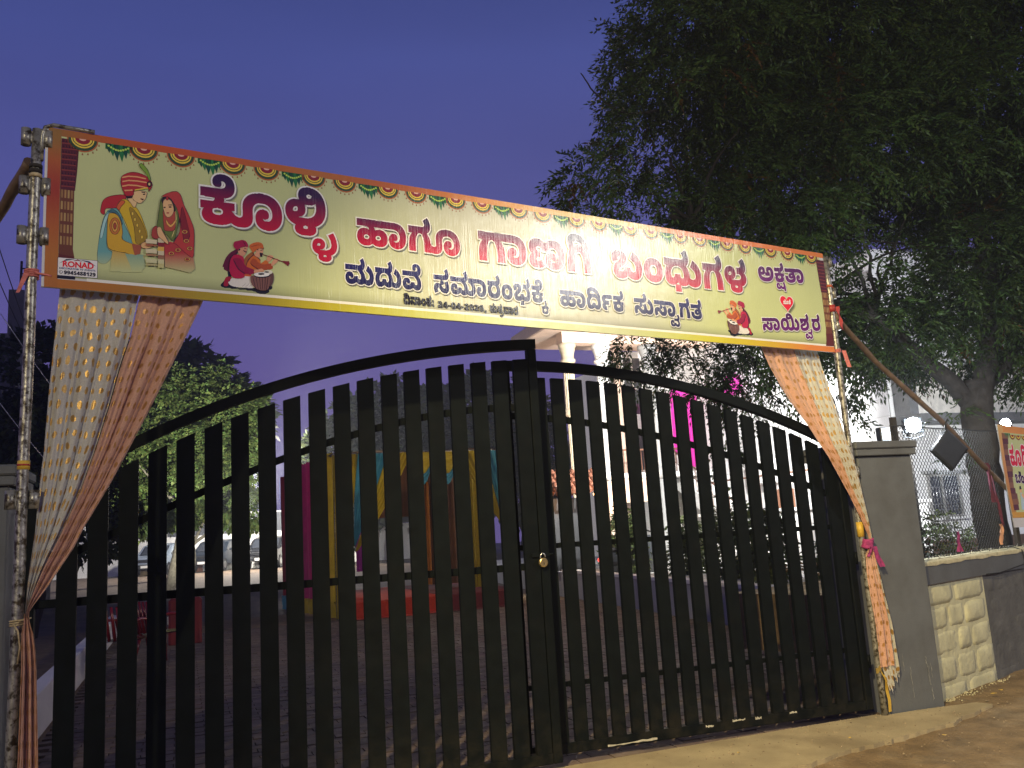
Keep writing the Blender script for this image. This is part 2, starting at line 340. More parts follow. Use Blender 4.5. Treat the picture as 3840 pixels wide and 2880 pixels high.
# inner driveway: base sheet plus individually laid interlocking pavers near the gate
mb = MB(); P = []
for y in [5.40, 5.7, 9, 14, 20, 28, 36, 44, 60]:
    z = -0.03 + (0.45 * min(1, max(0, (y - 20) / 26)))
    P.append([(x, y, z) for x in (-14, -1.2, 4, 8.6, 14, 30)])
mb.grid(P, smooth=False); tag(mb.build("driveway", m_paver), kind="structure")
mb = MB(); y = 5.45; r = 0
while y < 17.6:
    x = -1.12 + (0.12 if r % 2 else 0)
    while x < 6.9 + 0.096 * (y - 7):
        h = 0.0 + random.uniform(-0.004, 0.004); k = random.uniform(0.72, 1.15)
        x1 = min(x + 0.228, 6.88 + 0.096 * (y - 7))
        if x1 - x > 0.03:
            mb.box((x, y, -0.029), (x1, y + 0.112, h), (k, k * random.uniform(0.95, 1.03), k))
        x += 0.236
    y += 0.118; r += 1
m_paverv = mat("paver_block", (0.15, 0.108, 0.08), 0.85, attr=True, var=0.2, scale=9, bump=0.003, bscale=90, col2=(0.10, 0.07, 0.05), m_scale=1.1, m_lo=0.48, m_hi=0.66)
tag(mb.build("paver_blocks", m_paverv), kind="stuff")
# garden terrace behind the retaining wall
mb = MB(); mb.add([(7.2, 7.0, 0.46), (30, 7.0, 0.46), (30, 32, 0.46), (9.45, 32, 0.46)], [(0, 1, 2, 3)]); tag(mb.build("terrace_floor", mat("terrace_concrete", (0.46, 0.45, 0.42), 0.85, 0, 0.15, 2, 0.004, 40)), kind="structure")

# ---------------------------------------------------------------- low kerb wall on the left of the drive
t = thing("kerb_wall", "low white painted kerb wall along the left edge of the driveway behind the gate", "wall", (-1.3, 12, 0))
mb = MB(); mb.box((-1.32, 6.2, -0.1), (-1.17, 19.0, 0.37), bev=0.012); part(mb, "wall_face", m_white, t)
# ---------------------------------------------------------------- retaining wall with white coping on the right of the drive
t = thing("retaining_wall", "low grey retaining wall with white stone coping along the right of the driveway", "wall", (7.0, 8.3, 0))
A0 = Vector((6.93, 7.0, 0)); d0 = Vector((1.15, 12.0, 0)).normalized(); n0v = Vector((d0.y, -d0.x, 0))
def oriented(mb, A, d, s0, s1, o0, o1, z0, z1, col=None):
    n = Vector((d.y, -d.x, 0))
    v = []
    for z in (z0, z1):
        for o in (o0, o1):
            for s in (s0, s1):
                p = A + d * s + n * o; v.append((p.x, p.y, z))
    mb.add(v, [(0, 2, 3, 1), (4, 5, 7, 6), (0, 1, 5, 4), (2, 6, 7, 3), (0, 4, 6, 2), (1, 3, 7, 5)], col)
mb = MB(); oriented(mb, A0, d0, -0.9, 24, 0.0, 0.18, -0.1, 0.525); part(mb, "wall_face", mat("retaining_plaster", (0.30, 0.30, 0.33), 0.8, 0, 0.1, 3, 0.003, 50), t)
for k in range(20):
    mb = MB(); oriented(mb, A0, d0, -0.9 + k * 0.62, -0.9 + k * 0.62 + 0.605, -0.035, 0.2, 0.527, 0.582); part(mb, "coping_slab", m_white, t)

# ================================================================ GATE PILLARS
def pillar(x0, x1, y0, y1, label):
    t = thing("gate_pillar", label, "gate pillar", ((x0 + x1) / 2, y0, 0), group="gate pillars")
    mb = MB(); mb.box((x0 + 0.03, y0, -0.05), (x1 - 0.03, y1, 1.905), bev=0.008); part(mb, "shaft", m_pillar, t)
    mb = MB(); mb.box((x0, y0 - 0.03, 1.907), (x1, y1 + 0.03, 1.958), bev=0.006); part(mb, "cap", m_pillar, t)
    mb = MB(); mb.box((x0 - 0.012, y0 - 0.042, 1.960), (x1 + 0.012, y1 + 0.042, 2.018), bev=0.010); part(mb, "cap", m_pillar, t)
    return t
tr = pillar(4.83, 5.42, 5.345, 5.93, "grey painted gate pillar with paint drips on the right, between the gate and the stone wall")
tl = pillar(-1.44, -0.845, 5.345, 5.93, "grey painted gate pillar on the left, mostly hidden behind the rusty pole and curtain")
# white paint runs near the foot of the right pillar
mb = MB()
for (x, z0, z1, wv) in ((5.10, 0.10, 0.32, .006), (5.262, 0.30, 0.38, .008), (5.275, 0.17, 0.31, .007), (5.287, 0.06, 0.15, .009), (5.30, 0.22, 0.33, .005), (5.04, 0.30, 0.42, .004)):
    pts = []
    zz = np.linspace(z1, z0, 9); jit = [random.uniform(-.006, .006) for _ in zz]
    lft = [(x + j - wv * random.uniform(.0, .7), z) for j, z in zip(jit, zz)]; rgt = [(x + j + wv * random.uniform(.05, .7), z) for j, z in zip(jit, zz)]
    mb.poly(lft + rgt[::-1], lambda p: (p[0], 5.342, p[1]), (1, 1, 1))
part(mb, "paint_drips", mat("dried_white_paint", (0.24, 0.24, 0.22), 0.7, var=.4, scale=90), tr)
mb = MB(); mb.tube([(5.0, 5.6, 2.01), (5.0, 5.6, 2.19)], 0.006, 6); part(mb, "rebar_stub", m_bark, tr)

# ================================================================ GATE
def lerp_curve(pts, x):
    xs = [p[0] for p in pts]; zs = [p[1] for p in pts]
    return float(np.interp(x, xs, zs))
def smooth_curve(pts):
    c = np.polyfit([p[0] for p in pts], [p[1] for p in pts], 3); return lambda x: float(np.polyval(c, x))
def gate_leaf(label, A, ang, s0, s1, arch, slat0, step, wd, gap_top, rail2, rails, low, stile_side, nsl, tdeep=0.05):
    """A origin, ang direction; everything along s, thickness along the normal"""
    t = thing("gate_leaf", label, "gate leaf", (A[0], A[1], 0), ang, "double gate leaves")
    fa = smooth_curve(arch)
    def rail_curve(f, name, h, y0, y1, sa, sb):
        mb = MB(); N = 28
        for i in range(N):
            a = sa + (sb - sa) * i / N; b = sa + (sb - sa) * (i + 1) / N
            va = [(a, y0, f(a) - h), (a, y1, f(a) - h), (a, y1, f(a)), (a, y0, f(a))]; vb = [(b, y0, f(b) - h), (b, y1, f(b) - h), (b, y1, f(b)), (b, y0, f(b))]
            fs = [(k, (k + 1) % 4, 4 + (k + 1) % 4, 4 + k) for k in range(4)]
            if i == 0: fs.append((3, 2, 1, 0))
            if i == N - 1: fs.append((4, 5, 6, 7))
            mb.add(va + vb, fs)
        mb.build(name, m_black, t)
    rail_curve(fa, "arch_rail", 0.066, -0.03, 0.03, s0, s1)
    rail_curve(rail2, "curved_rail", 0.045, 0.008, 0.035, s0 + 0.06, s1 - 0.06)
    for z0, z1, nm in rails:
        mb = MB(); mb.box((s0 + 0.058, 0.009, z0), (s1 - 0.062, 0.036, z1), bev=0.003); mb.build(nm, m_black, t)
    mb = MB(); mb.box((s0 + 0.058, -0.028, low[0]), (s1 - 0.062, 0.037, low[1]), bev=0.004); mb.build("bottom_rail", m_black, t)
    for a, b in ((s0, s0 + 0.06), (s1 - 0.06, s1)):
        top = fa((a + b) / 2) - 0.068
        mb = MB(); mb.box((a, -0.03, low[0]), (b, 0.03, top + 0.02 if b < s1 else top), bev=0.004); mb.build("stile", m_black, t)
    k = 0
    for i in range(nsl):
        a = slat0 + step * i
        if a < s0 + 0.055 or a + wd > s1 - 0.02: continue
        zl = fa(a) - gap_top; zr = fa(a + wd) - gap_top
        mb = MB(); y0, y1 = -0.028, 0.006
        jx = random.uniform(-0.002, 0.002)
        a0 = a + jx; b0 = a + wd + jx
        # hollow rectangular tube with a slanting cut top
        v = [(a0, y0, low[1]), (b0, y0, low[1]), (b0, y1, low[1]), (a0, y1, low[1]), (a0, y0, zl), (b0, y0, zr), (b0, y1, zr), (a0, y1, zl)]
        mb.add(v, [(0, 1, 5, 4), (1, 2, 6, 5), (2, 3, 7, 6), (3, 0, 4, 7), (4, 5, 6, 7)])
        mb.build("slat", m_black, t); k += 1
    return t
archL = [(-0.80, 1.83), (-0.5, 2.03), (-0.222, 2.19), (0.009, 2.284), (0.231, 2.368), (0.484, 2.470), (0.691, 2.54), (0.965, 2.608), (1.162, 2.650), (1.39, 2.691), (1.718, 2.742), (2.059, 2.771), (2.242, 2.776)]
r2L = smooth_curve([(-0.8, 1.44), (-0.5, 1.58), (-0.201, 1.716), (-0.05, 1.786), (0.096, 1.853), (0.247, 1.921), (0.401, 1.978), (0.556, 2.034), (0.705, 2.09), (0.857, 2.138), (1.3, 2.25), (1.7, 2.31), (2.2, 2.34)])
gl = gate_leaf("left black gate leaf with the padlock, tall slats rising under an arched top rail", (0, 5.375), 0, -0.80, 2.24, archL, -0.787, 0.1505, 0.100, 0.135, r2L, [(1.245, 1.29, "lock_rail")], (0.05, 0.115), 'R', 24)
angR = math.atan2(5.36 - 5.50, 4.83 - 2.2)
def sR(x): return (x - 2.2) / math.cos(angR)
archR = [(sR(x), z) for x, z in [(2.2, 2.662), (2.31, 2.658), (2.74, 2.62), (3.152, 2.57), (3.574, 2.475), (4.006, 2.326), (4.39, 2.182), (4.72, 2.03)]]
r2R = smooth_curve([(sR(x), z) for x, z in [(2.2, 2.30), (2.491, 2.265), (2.775, 2.225), (3.038, 2.178), (3.305, 2.115), (3.576, 2.035), (3.84, 1.955), (4.129, 1.85), (4.245, 1.80), (4.7, 1.61)]])
gr = gate_leaf("right black gate leaf falling away in an arch towards the grey pillar", (2.2, 5.525), angR, -0.16, sR(4.735), archR, sR(2.130), 0.1356, 0.0915, 0.118, r2R, [(1.37, 1.405, "mid_rail"), (0.468, 0.502, "low_rail")], (0.058, 0.126), 'L', 22)
# hinges on the outer stiles
for tt, sx in ((gl, -0.80), (gr, sR(4.735))):
    for z in (0.35, 1.1, 1.62):
        mb = MB(); mb.tube([(sx + (0.012 if sx > 0 else -0.012), -0.02, z), (sx + (0.012 if sx > 0 else -0.012), -0.02, z + 0.09)], 0.014, 10); mb.build("hinge", m_black, tt)
# chipped pale paint along the bottom rail of the right leaf
m_chip = mat("chipped_primer", (0.40, 0.38, 0.30), 0.8, 0, 0.3, 60)
for s0_, s1_, z in ((sR(2.62), sR(2.98), 0.072), (sR(3.56), sR(3.66), 0.118), (sR(3.74), sR(3.79), 0.112), (sR(4.02), sR(4.08), 0.117), (sR(3.35), sR(3.41), 0.105)):
    up = [(s0_ + (s1_ - s0_) * i / 10, z + random.uniform(0, .012)) for i in range(11)]; dn = [(s0_ + (s1_ - s0_) * i / 10, z - random.uniform(.001, .010)) for i in range(11)]
    mb = MB(); mb.poly(up + dn[::-1], lambda p: (p[0], -0.0305, p[1]), (1, 1, 1)); mb.build("chipped_paint", m_chip, gr)
# latch bracket on the left leaf + padlock
mb = MB(); mb.box((2.11, -0.043, 1.325), (2.235, -0.031, 1.352), bev=0.003); mb.tube([(2.235, -0.037, 1.338), (2.262, -0.037, 1.338)], 0.008, 8); mb.build("latch", m_black, gl)
t = thing("padlock", "small round brass padlock hanging from the latch where the leaves meet", "padlock", (2.183, 5.325, 1.27))
mb = MB()
prof = []
bm_ = MB(); v = []
N = 22
for yy, rr in ((-0.0135, 0.024), (-0.010, 0.029), (0.010, 0.029), (0.0135, 0.024)):
    v += [(2.183 + rr * math.cos(2 * math.pi * k / N), 5.322 + yy, 1.290 + rr * 1.02 * math.sin(2 * math.pi * k / N)) for k in range(N)]
mb.add(v, [(i * N + k, i * N + (k + 1) % N, (i + 1) * N + (k + 1) % N, (i + 1) * N + k) for i in range(3) for k in range(N)] + [tuple(range(N))[::-1], tuple(3 * N + k for k in range(N))], smooth=False)
part(mb, "lock_body", m_brass, t)
mb = MB(); mb.tube([(2.183 + 0.017 * math.cos(a), 5.322, 1.322 + 0.026 * math.sin(a)) for a in np.linspace(0, math.pi, 12)] + [(2.166, 5.322, 1.308)], 0.0042, 8); part(mb, "shackle", m_steel, t)
mb = MB(); mb.box((2.181, 5.3065, 1.276), (2.185, 5.3088, 1.290)); part(mb, "keyhole", m_dark, t)

# ================================================================ POLES
BA = Vector((-0.618, 4.482, 0)); bang = math.atan2(0.156, 0.988)
bd = Vector((math.cos(bang), math.sin(bang), 0)); bn = Vector((math.sin(bang), -math.cos(bang), 0))   # along the banner, towards the street
def BP(u, off, z): p = BA + bd * u + bn * off; return (p.x, p.y, z)
def pole(u0, u1, off, top, label, nm_sockets):
    b0 = BP(u0, off, 0); b1 = BP(u1, off, top)
    t = thing("gate_pole", label, "pole", b0, group="banner poles")
    P0 = Vector(b0); P1 = Vector(b1)
    mb = MB(); mb.tube([P0.lerp(P1, k / 14) + Vector((random.uniform(-.002, .002), random.uniform(-.002, .002), 0)) for k in range(15)], 0.0245, 16); part(mb, "pipe", m_pipe, t)
    for z, sides in nm_sockets:
        c = P0.lerp(P1, z / top)
        for sg in sides:
            q = c + bd * (0.047 * sg)
            mb = MB(); mb.lathe([(-0.042, 0.0225), (0.042, 0.0225), (0.042, 0.016), (-0.02, 0.016)], q, 14); mb.box((min(c.x + .018 * sg, q.x), q.y - 0.006, c.z - 0.03), (max(c.x + .018 * sg, q.x), q.y + 0.006, c.z + 0.03))
            part(mb, "socket", m_pipe, t)
    return t, P0, P1
pl, L0, L1 = pole(-0.075, -0.047, 0.0, 3.56, "rusty galvanised pole on the left holding the banner, with a yellow tape band", [(3.515, (-1, 1)), (3.27, (-1, 1)), (3.02, (-1, 1)), (1.775, (-1, 1))])
pr, Q0, Q1 = pole(5.487, 5.458, 0.0, 3.50, "rusty galvanised pole on the right holding the banner beside the gate pillar", [(3.455, (1,)), (3.20, (1,)), (2.945, (1,)), (1.79, (1,))])
def band(P0, P1, top, z0, z1, r, m, t, name):
    mb = MB(); a = P0.lerp(P1, z0 / top); b = P0.lerp(P1, z1 / top); mb.tube([a, b], r, 16); part(mb, name, m, t)
band(L0, L1, 3.56, 1.910, 1.950, 0.0262, m_yellow, pl, "tape_band"); band(L0, L1, 3.56, 1.9265, 1.935, 0.0268, m_redtape, pl, "tape_stripe")
# bent hook bar over the banner corner
mb = MB(); c = L0.lerp(L1, 1.0)
mb.tube([c + Vector((0.02, -0.005, -0.16)), c + Vector((0.022, -0.005, -0.03)), c + Vector((0.035, -0.005, 0.015)), c + Vector((0.07, -0.0, 0.032)), c + Vector((0.12, 0.008, 0.030)), c + Vector((0.25, 0.02, 0.025))], 0.0105, 10); part(mb, "hook_bar", m_pipe, pl)
for z in (3.36, 3.335, 3.312): band(L0, L1, 3.56, z, z + 0.017, 0.029, m_bark if z > 3.32 else m_straw, pl, "wire_binding")
# string ties
def wrap(c, r, z, turns, m, name, t, thick=0.004, h=0.03):
    mb = MB(); N = int(16 * turns)
    mb.tube([(c.x + r * math.cos(2 * math.pi * turns * i / N), c.y + r * math.sin(2 * math.pi * turns * i / N), z + h * (i / N - .5)) for i in range(N + 1)], thick, 6); part(mb, name, m, t)
c = L0.lerp(L1, 2.83 / 3.56)
t = thing("string_tie", "pink string lashing the lower left banner corner to the rusty pole", "string", (c.x, c.y, 2.83))
wrap(c, 0.029, 2.83, 4, m_pinktie, "wrapped_string", t, 0.005, 0.04)
mb = MB(); mb.tube([c + Vector((0.02, -0.028, 0)), BP(0.01, 0.012, 2.83), BP(0.03, 0.012, 2.825)], 0.005, 6)
P = [[BP(-0.085 - 0.006 * i, 0.02, 2.83 - 0.02 * i), BP(-0.06 - 0.008 * i, 0.03, 2.83 - 0.02 * i)] for i in range(6)]; mb.grid(P); part(mb, "loose_end", m_pinktie, t)
c = L0.lerp(L1, 1.235 / 3.56)
t = thing("rope_tie", "pale straw rope knotted round the left pole where the curtain is gathered", "rope", (c.x, c.y, 1.23))
wrap(c, 0.028, 1.235, 3, m_straw, "wrapped_rope", t, 0.004, 0.03)
mb = MB(); mb.tube([c + Vector((-0.01, -0.03, 0)), c + Vector((0.01, -0.04, -0.03)), c + Vector((0.02, -0.035, -0.1)), c + Vector((0.012, -0.035, -0.17))], 0.004, 6); mb.tube([c + Vector((0.01, -0.03, 0.01)), c + Vector((0.06, -0.03, 0.02))], 0.004, 6); part(mb, "loose_end", m_straw, t)
# cloth scraps on the right pole
c = Q0.lerp(Q1, 3.25 / 3.5)
t = thing("rag", "orange rag tied behind the upper right pole", "rag", (c.x + .03, c.y, 3.3))
mb = MB(); P = []
for i in range(12):
    z = 3.36 - i * 0.028; o = 0.02 + 0.05 * math.sin(i * .55) * (i / 12) + 0.03 * i / 12
    P.append([(c.x + o - 0.02 + j * 0.018, c.y + 0.028 + 0.014 * math.sin(j * 2.1 + i * .8), z + 0.006 * math.sin(j * 3)) for j in range(4)])
mb.grid(P); part(mb, "cloth_strip", m_orangerag, t)
band(Q0, Q1, 3.5, 3.245, 3.262, 0.030, m_orangerag, t, "knot")
c = Q0.lerp(Q1, 3.07 / 3.5)
t = thing("rag", "dark red rag binding the bamboo strut to the right pole", "rag", (c.x, c.y, 3.07))
band(Q0, Q1, 3.5, 3.045, 3.10, 0.031, m_redtape, t, "knot")
mb = MB(); P = [[(c.x + 0.03 + 0.0022 * i + j * 0.014, c.y - 0.02 + 0.008 * math.sin(j * 2 + i), 3.09 - i * 0.017) for j in range(3)] for i in range(12)]; mb.grid(P); part(mb, "cloth_strip", m_redtape, t)
c = Q0.lerp(Q1, 2.72 / 3.5)
t = thing("string_tie", "pink cloth string tying the lower right banner corner to the pole", "string", (c.x, c.y, 2.72))
wrap(c, 0.029, 2.73, 3, m_pinktie, "wrapped_string", t, 0.004, 0.03)
mb = MB(); P = [[(c.x + 0.03 + 0.006 * i + j * 0.02, c.y - 0.02, 2.735 - i * 0.022) for j in range(3)] for i in range(7)]; mb.grid(P); part(mb, "loose_end", m_pinktie, t)

# ================================================================ BAMBOO STRUTS
def bamboo(pts, r, label):
    t = thing("bamboo_strut", label, "bamboo pole", pts[0], group="bamboo struts bracing the poles")
    P = []; n = 26
    for i in range(n + 1):
        f = i / n * (len(pts) - 1); k = min(int(f), len(pts) - 2); P.append(Vector(pts[k]).lerp(Vector(pts[k + 1]), f - k) + Vector((random.uniform(-.004, .004),) * 3))
    mb = MB(); mb.tube(P, [r * (1.0 if i % 4 else 1.13) for i in range(n + 1)], 10); part(mb, "culm", m_bamboo, t)
    return t
bamboo([(-0.70, 4.50, 3.40), (-0.88, 4.84, 3.25), (-2.2, 7.0, 2.30), (-4.0, 9.9, 1.0)], 0.026, "brown bamboo strut running off behind the left pole")
bamboo([(4.79, 5.33, 3.02), (5.35, 5.53, 2.68), (6.05, 5.61, 2.20), (6.66, 5.81, 1.835), (6.93, 5.90, 1.69), (7.3, 6.01, 1.48)], 0.0225, "brown bamboo strut slanting down from the right pole in front of the chain link fence")
# Kannada letter outlines: (advance, contours of 2*dx+on, dy)
GLYPHS = {
6: (321,[[321,-6,-88,0,-132,30,-72,59,1,43,0,38,68,60,130,33,97,0,98,0,128,-35,66,-59,1,-37,0,-41,-70,-59,-130,-32],
[319,70,56,0,50,32,1,24,0,27,-54,30,-45,0,-36,0,-48,-15,-24,-26,1,-16,0,-26,56,-30]]),
9: (515,[[509,76,98,0,136,16,70,42,1,38,0,14,-16,24,-28,14,-23,0,-16,0,-20,-10,1,-9,0,-7,12,-12,26,-9,17,-3,1,-64,-293,0,1,69,107,0,-8,6,-14,11,-8,16,1,10,0,20,40,32,84,19,73,0,88,0,116,-35,60,-56,1,-32,0,-62,-122,-78,-222,-36,-155,0,-160,0,-212,42,-104,78,1,52,0,40,64,56,120,31,77,0,62,0,84,-24,42,-40,1,-23,0,-30,-50,-38,-88,-16,-59,0,-32,0,-66,12,-56,17,-15,8,25,63,8,-6,30,-18,46,-14,33,0,34,0,
36,12,1,12,0,10,-20,10,-17,0,-32,0,-44,-30,1,-32,1,-16,0,-12,30,-26,70,-22,116,-14]]),
23: (342,[[337,-6,-106,0,-122,22,-48,36,1,20,0,10,12,18,26,18,23,6,-3,-6,-79,0,1,62,223,0,12,2,18,12,1,5,0,7,-20,14,-15,4,111,6,75,-6,12,-6,12,-12,1,-9,0,-3,-4,-10,-3,-4,195,0,1,-62,-97,2,11,6,24,-8,30,-17,12,-19,1,-10,0,-20,-48,-36,-126,-22],
[341,73,56,0,40,17,1,10,0,8,-20,12,-40,6,-35,0,-32,0,-44,-6,-16,-12,1,-7,0,-13,44,-15],
[37,209,1,78,321,0,44,0,42,3,11,4,8,2,8,9,1,7,0,10,-20,22,-23,14,141,41,52,-32,34,-47,1,-22,0,-18,-22,-30,-19,-10,-32,-17,-100,-14,-75,0]]),
25: (371,[[373,209,-32,0,-44,-16,-26,-27,-9,-18,-4,-12,-8,-33,-4,-41,1,-25,1,-37,-199,0,1,62,0,38,28,64,72,47,61,13,33,-15,-195,0,1,78,365,0,44,0,40,3,13,4,8,2,8,9,1,7,0,10,-20,22,-23,14,141,41,52,-32,32,-47,1,-22,0,-18,-28,-35,-62,-26,-53,-5,21,6,52,-19,52,-49,20,-56,1,-33,1,-63,-197,0,1,37,0,25,-4,43,-6,33,-7,10,-12,26,-48,35]]),
37: (510,[[689,-6,-112,0,-116,49,1,43,0,34,92,44,77,0,74,0,66,-34,1,-25,0,-7,-8,-13,-3,-5,-107,1,2,1,2,4,1,2,0,4,-10,6,-9,0,-12,0,-12,-7,1,-6,0,-7,28,-14,45,0,40,0,52,16,26,32,1,22,1,4,0,19,-24,35,-56,22,-47,0,-50,0,-60,-24,-15,-20,-163,0,-4,18,-44,24,-43,0,-32,0,-28,-12,1,-8,0,-6,8,-8,9,-2,10,-4,30,-2,29,0,13,0,1,-68,-27,0,-24,0,-28,-2,-7,-2,-6,-2,-8,-6,1,-6,0,-7,24,-8,27,0,28,0,48,10,21,7,77,
-62,-44,-15,-100,-15,-53,0,-114,0,-102,42,1,36,0,16,30,32,76,24,67,6,-17,-32,-52,8,-64,24,-32,34,1,21,0,24,52,40,102,24,75,0,84,0,108,-33,45,-27,-77,-4,30,19,72,28,100,17,71,0,104,0,130,-42,60,-71,1,-42,0,-29,-32,-52,-68,-40,-116,-23]]),
38: (370,[[385,-6,-104,0,-134,18,-80,32,-34,42,1,26,0,6,4,16,5,8,183,-10,-2,-2,0,-4,1,-3,0,-9,8,-21,32,-19,66,-11,59,0,42,0,60,6,38,11,20,18,1,12,0,6,-14,17,-9,3,0,2,-8,3,-1,1,-14,4,-32,5,-15,0,-24,0,-16,-7,1,-4,0,-5,16,-5,17,0,16,0,28,7,18,15,1,12,0,13,-22,19,-36,14,-27,6,141,29,50,-17,54,-38,1,-24,0,-2,0,-6,-3,-2,-33,-10,-18,-16,-52,-29,-78,-19,-57,0,-88,0,-72,32,1,24,0,14,30,26,70,17,61,0,40,0,
64,-10,33,-11,6,-1,2,9,0,10,5,-1,76,-11,70,-50,1,-30,0,-28,-46,-40,-86,-26,-120,-12],
[33,209,1,78,385,0,44,0,42,3,11,4,8,2,8,9,1,7,0,10,-20,22,-23,14,141,41,52,-32,34,-47,1,-22,0,-18,-22,-30,-19,-10,-32,-17,-100,-14,-75,0]]),
40: (432,[[239,-6,-94,0,-110,58,1,52,0,28,34,46,70,36,51,13,15,-18,-167,0,1,78,503,0,44,0,40,3,13,4,8,2,8,9,1,7,0,10,-20,22,-23,14,141,41,52,-32,32,-47,1,-22,0,-18,-20,-30,-19,-10,-12,-6,-28,-10,-40,-8,-23,-2,9,12,48,-12,60,-36,28,-46,1,-28,0,-52,-112,-58,-93,0,-58,0,-82,14,-60,26,-29,18,91,4,-42,-23,-68,-27,-76,-12],
[283,75,30,0,32,23,5,21,169,0,4,-24,38,-20,25,0,28,0,30,20,1,21,0,17,-26,33,-50,27,-76,16,-47,0,-17,0,-46,0,-76,-15,-48,-27,-28,-34,1,-19,0,-20,30,-19]]),
41: (432,[[239,-6,-94,0,-110,58,1,52,0,28,34,46,70,36,51,13,15,-18,-167,0,1,78,503,0,44,0,40,3,13,4,8,2,8,9,1,7,0,10,-20,22,-23,14,141,41,52,-32,32,-47,1,-22,0,-18,-20,-30,-19,-10,-12,-6,-28,-10,-40,-8,-23,-2,9,12,48,-12,60,-36,28,-46,1,-28,0,-52,-112,-58,-93,0,-58,0,-82,14,-60,26,-29,18,91,4,-42,-23,-68,-27,-76,-12],
[283,75,30,0,32,23,5,21,169,0,4,-24,38,-20,25,0,28,0,30,20,1,21,0,17,-26,33,-50,27,-76,16,-47,0,-17,0,-46,0,-76,-15,-48,-27,-28,-34,1,-19,0,-20,30,-19],
[339,-74,15,76,165,0,13,-76]]),
45: (474,[[673,-6,-60,0,-88,14,-62,26,-29,18,79,-2,-46,-26,-86,-24,-82,-6,-39,0,-72,0,-92,22,-44,38,1,24,0,19,24,31,68,32,69,18,40,12,24,14,1,8,0,4,-8,6,-14,4,-11,0,-18,0,-20,-10,1,-8,0,-4,4,-10,7,-4,-159,-28,-12,10,-18,30,1,14,0,24,48,34,100,19,77,0,82,0,94,-23,38,-35,1,-18,0,-20,-30,-31,-68,-29,-59,-18,-42,-13,-22,-12,1,-6,0,-8,24,-8,27,0,48,0,48,26,7,21,169,0,6,-23,42,-21,41,0,36,0,44,23,1,25,
0,23,-44,32,-72,25,-39,11,99,80,66,-16,114,-48,70,-64,1,-44,0,-40,-58,-58,-110,-30]]),
46: (480,[[257,-6,-72,0,-92,22,-44,38,1,24,0,19,24,31,68,32,69,18,40,12,24,14,1,8,0,4,-8,6,-14,4,-11,0,-18,0,-20,-10,1,-8,0,-4,4,-10,7,-4,-159,-28,-12,10,-18,30,1,14,0,24,48,34,100,19,77,0,82,0,94,-23,38,-35,1,-18,0,-20,-30,-31,-68,-29,-59,-18,-42,-13,-22,-12,1,-6,0,-8,24,-8,27,0,48,0,48,26,7,21,169,0,6,-23,48,-21,39,0,40,0,48,23,1,22,0,21,-36,36,-68,28,-45,9,69,57,82,-15,122,-46,68,-62,1,-39,0,
-33,-50,-52,-116,-30,-91,0,-76,0,-112,28,-47,30,79,-2,-46,-26,-86,-24,-82,-6],
[377,-74,13,76,165,0,15,-76],
[533,209,1,78,101,0,44,0,42,3,11,4,8,2,8,9,1,7,0,10,-20,22,-23,14,141,41,52,-32,34,-47,1,-22,0,-18,-22,-30,-19,-10,-32,-17,-100,-14,-75,0]]),
47: (658,[[269,-6,-80,0,-104,24,-52,44,1,30,0,27,48,39,86,20,59,0,84,0,72,-32,1,-26,0,-8,-8,-18,-3,-6,-123,3,0,1,0,5,1,1,0,7,-12,7,-11,0,-16,0,-14,-8,1,-6,0,-13,50,-13,55,0,58,0,56,24,13,23,165,0,4,-24,38,-20,29,0,30,0,24,17,1,16,0,14,-20,28,-40,26,-60,24,-35,9,201,15,40,-14,68,-37,40,-47,1,-29,0,-39,-60,-45,-92,-19,-55,0,-60,0,-80,14,-62,26,-29,18,81,-3,-36,-18,-76,-25,-94,-12],
[33,209,1,78,575,0,44,0,42,3,11,4,8,2,8,9,1,7,0,10,-20,22,-23,14,141,41,52,-32,34,-47,1,-22,0,-18,-24,-30,-19,-10,-30,-17,-100,-14,-77,0],
[1025,-6,-88,0,-132,35,-63,37,93,57,38,-22,74,-25,53,0,44,0,52,24,1,23,0,23,-44,32,-72,25,-41,11,99,80,68,-16,112,-48,70,-64,1,-44,0,-39,-58,-58,-114,-31]]),
49: (362,[[363,-6,-106,0,-148,30,-74,58,1,40,0,24,32,39,66,29,53,8,21,-13,-169,0,1,78,363,0,44,0,42,3,11,4,8,2,8,9,1,7,0,10,-20,22,-23,14,141,41,52,-32,34,-47,1,-22,0,-18,-22,-30,-19,-10,-16,-8,-50,-14,-35,-4,31,12,40,-12,48,-32,26,-38,1,-21,0,-41,-74,-58,-146,-30],
[365,76,44,0,60,16,32,29,1,19,0,21,-32,31,-62,17,-41,0,-48,0,-60,-19,-32,-30,1,-20,0,-32,76,-32]]),
52: (411,[[415,-6,-64,0,-94,12,-50,26,1,20,0,10,26,22,25,6,43,-17,-92,4,-120,34,-58,53,1,30,0,28,52,44,100,27,69,0,50,0,80,-17,46,-36,1,-26,0,-20,-38,-31,-74,-17,-47,0,-58,0,-86,11,-19,7,9,42,18,-6,50,-12,33,0,36,0,28,12,1,12,0,6,-16,12,-17,0,-26,0,-36,-19,1,-15,0,-12,16,-21,48,-15,96,-8,79,0,90,0,96,18,1,21,0,11,-28,16,-27,3,-75,0,1,78,33,0,44,0,40,3,13,4,8,2,8,9,1,7,0,10,-20,22,-23,14,141,41,52,
-32,32,-47,1,-22,0,-30,-58,-40,-53,-10,-19,25,40,-5,60,-20,32,-32,1,-19,0,-20,-32,-34,-64,-27,-96,-16,-63,-2,53,24,20,-10,20,-17,1,-15,0,-25,-100,-31],
[417,50,24,0,22,6,1,7,0,6,-22,7,-23,2,-18,-1,-26,-7,1,-7,0,-6,20,-7]]),
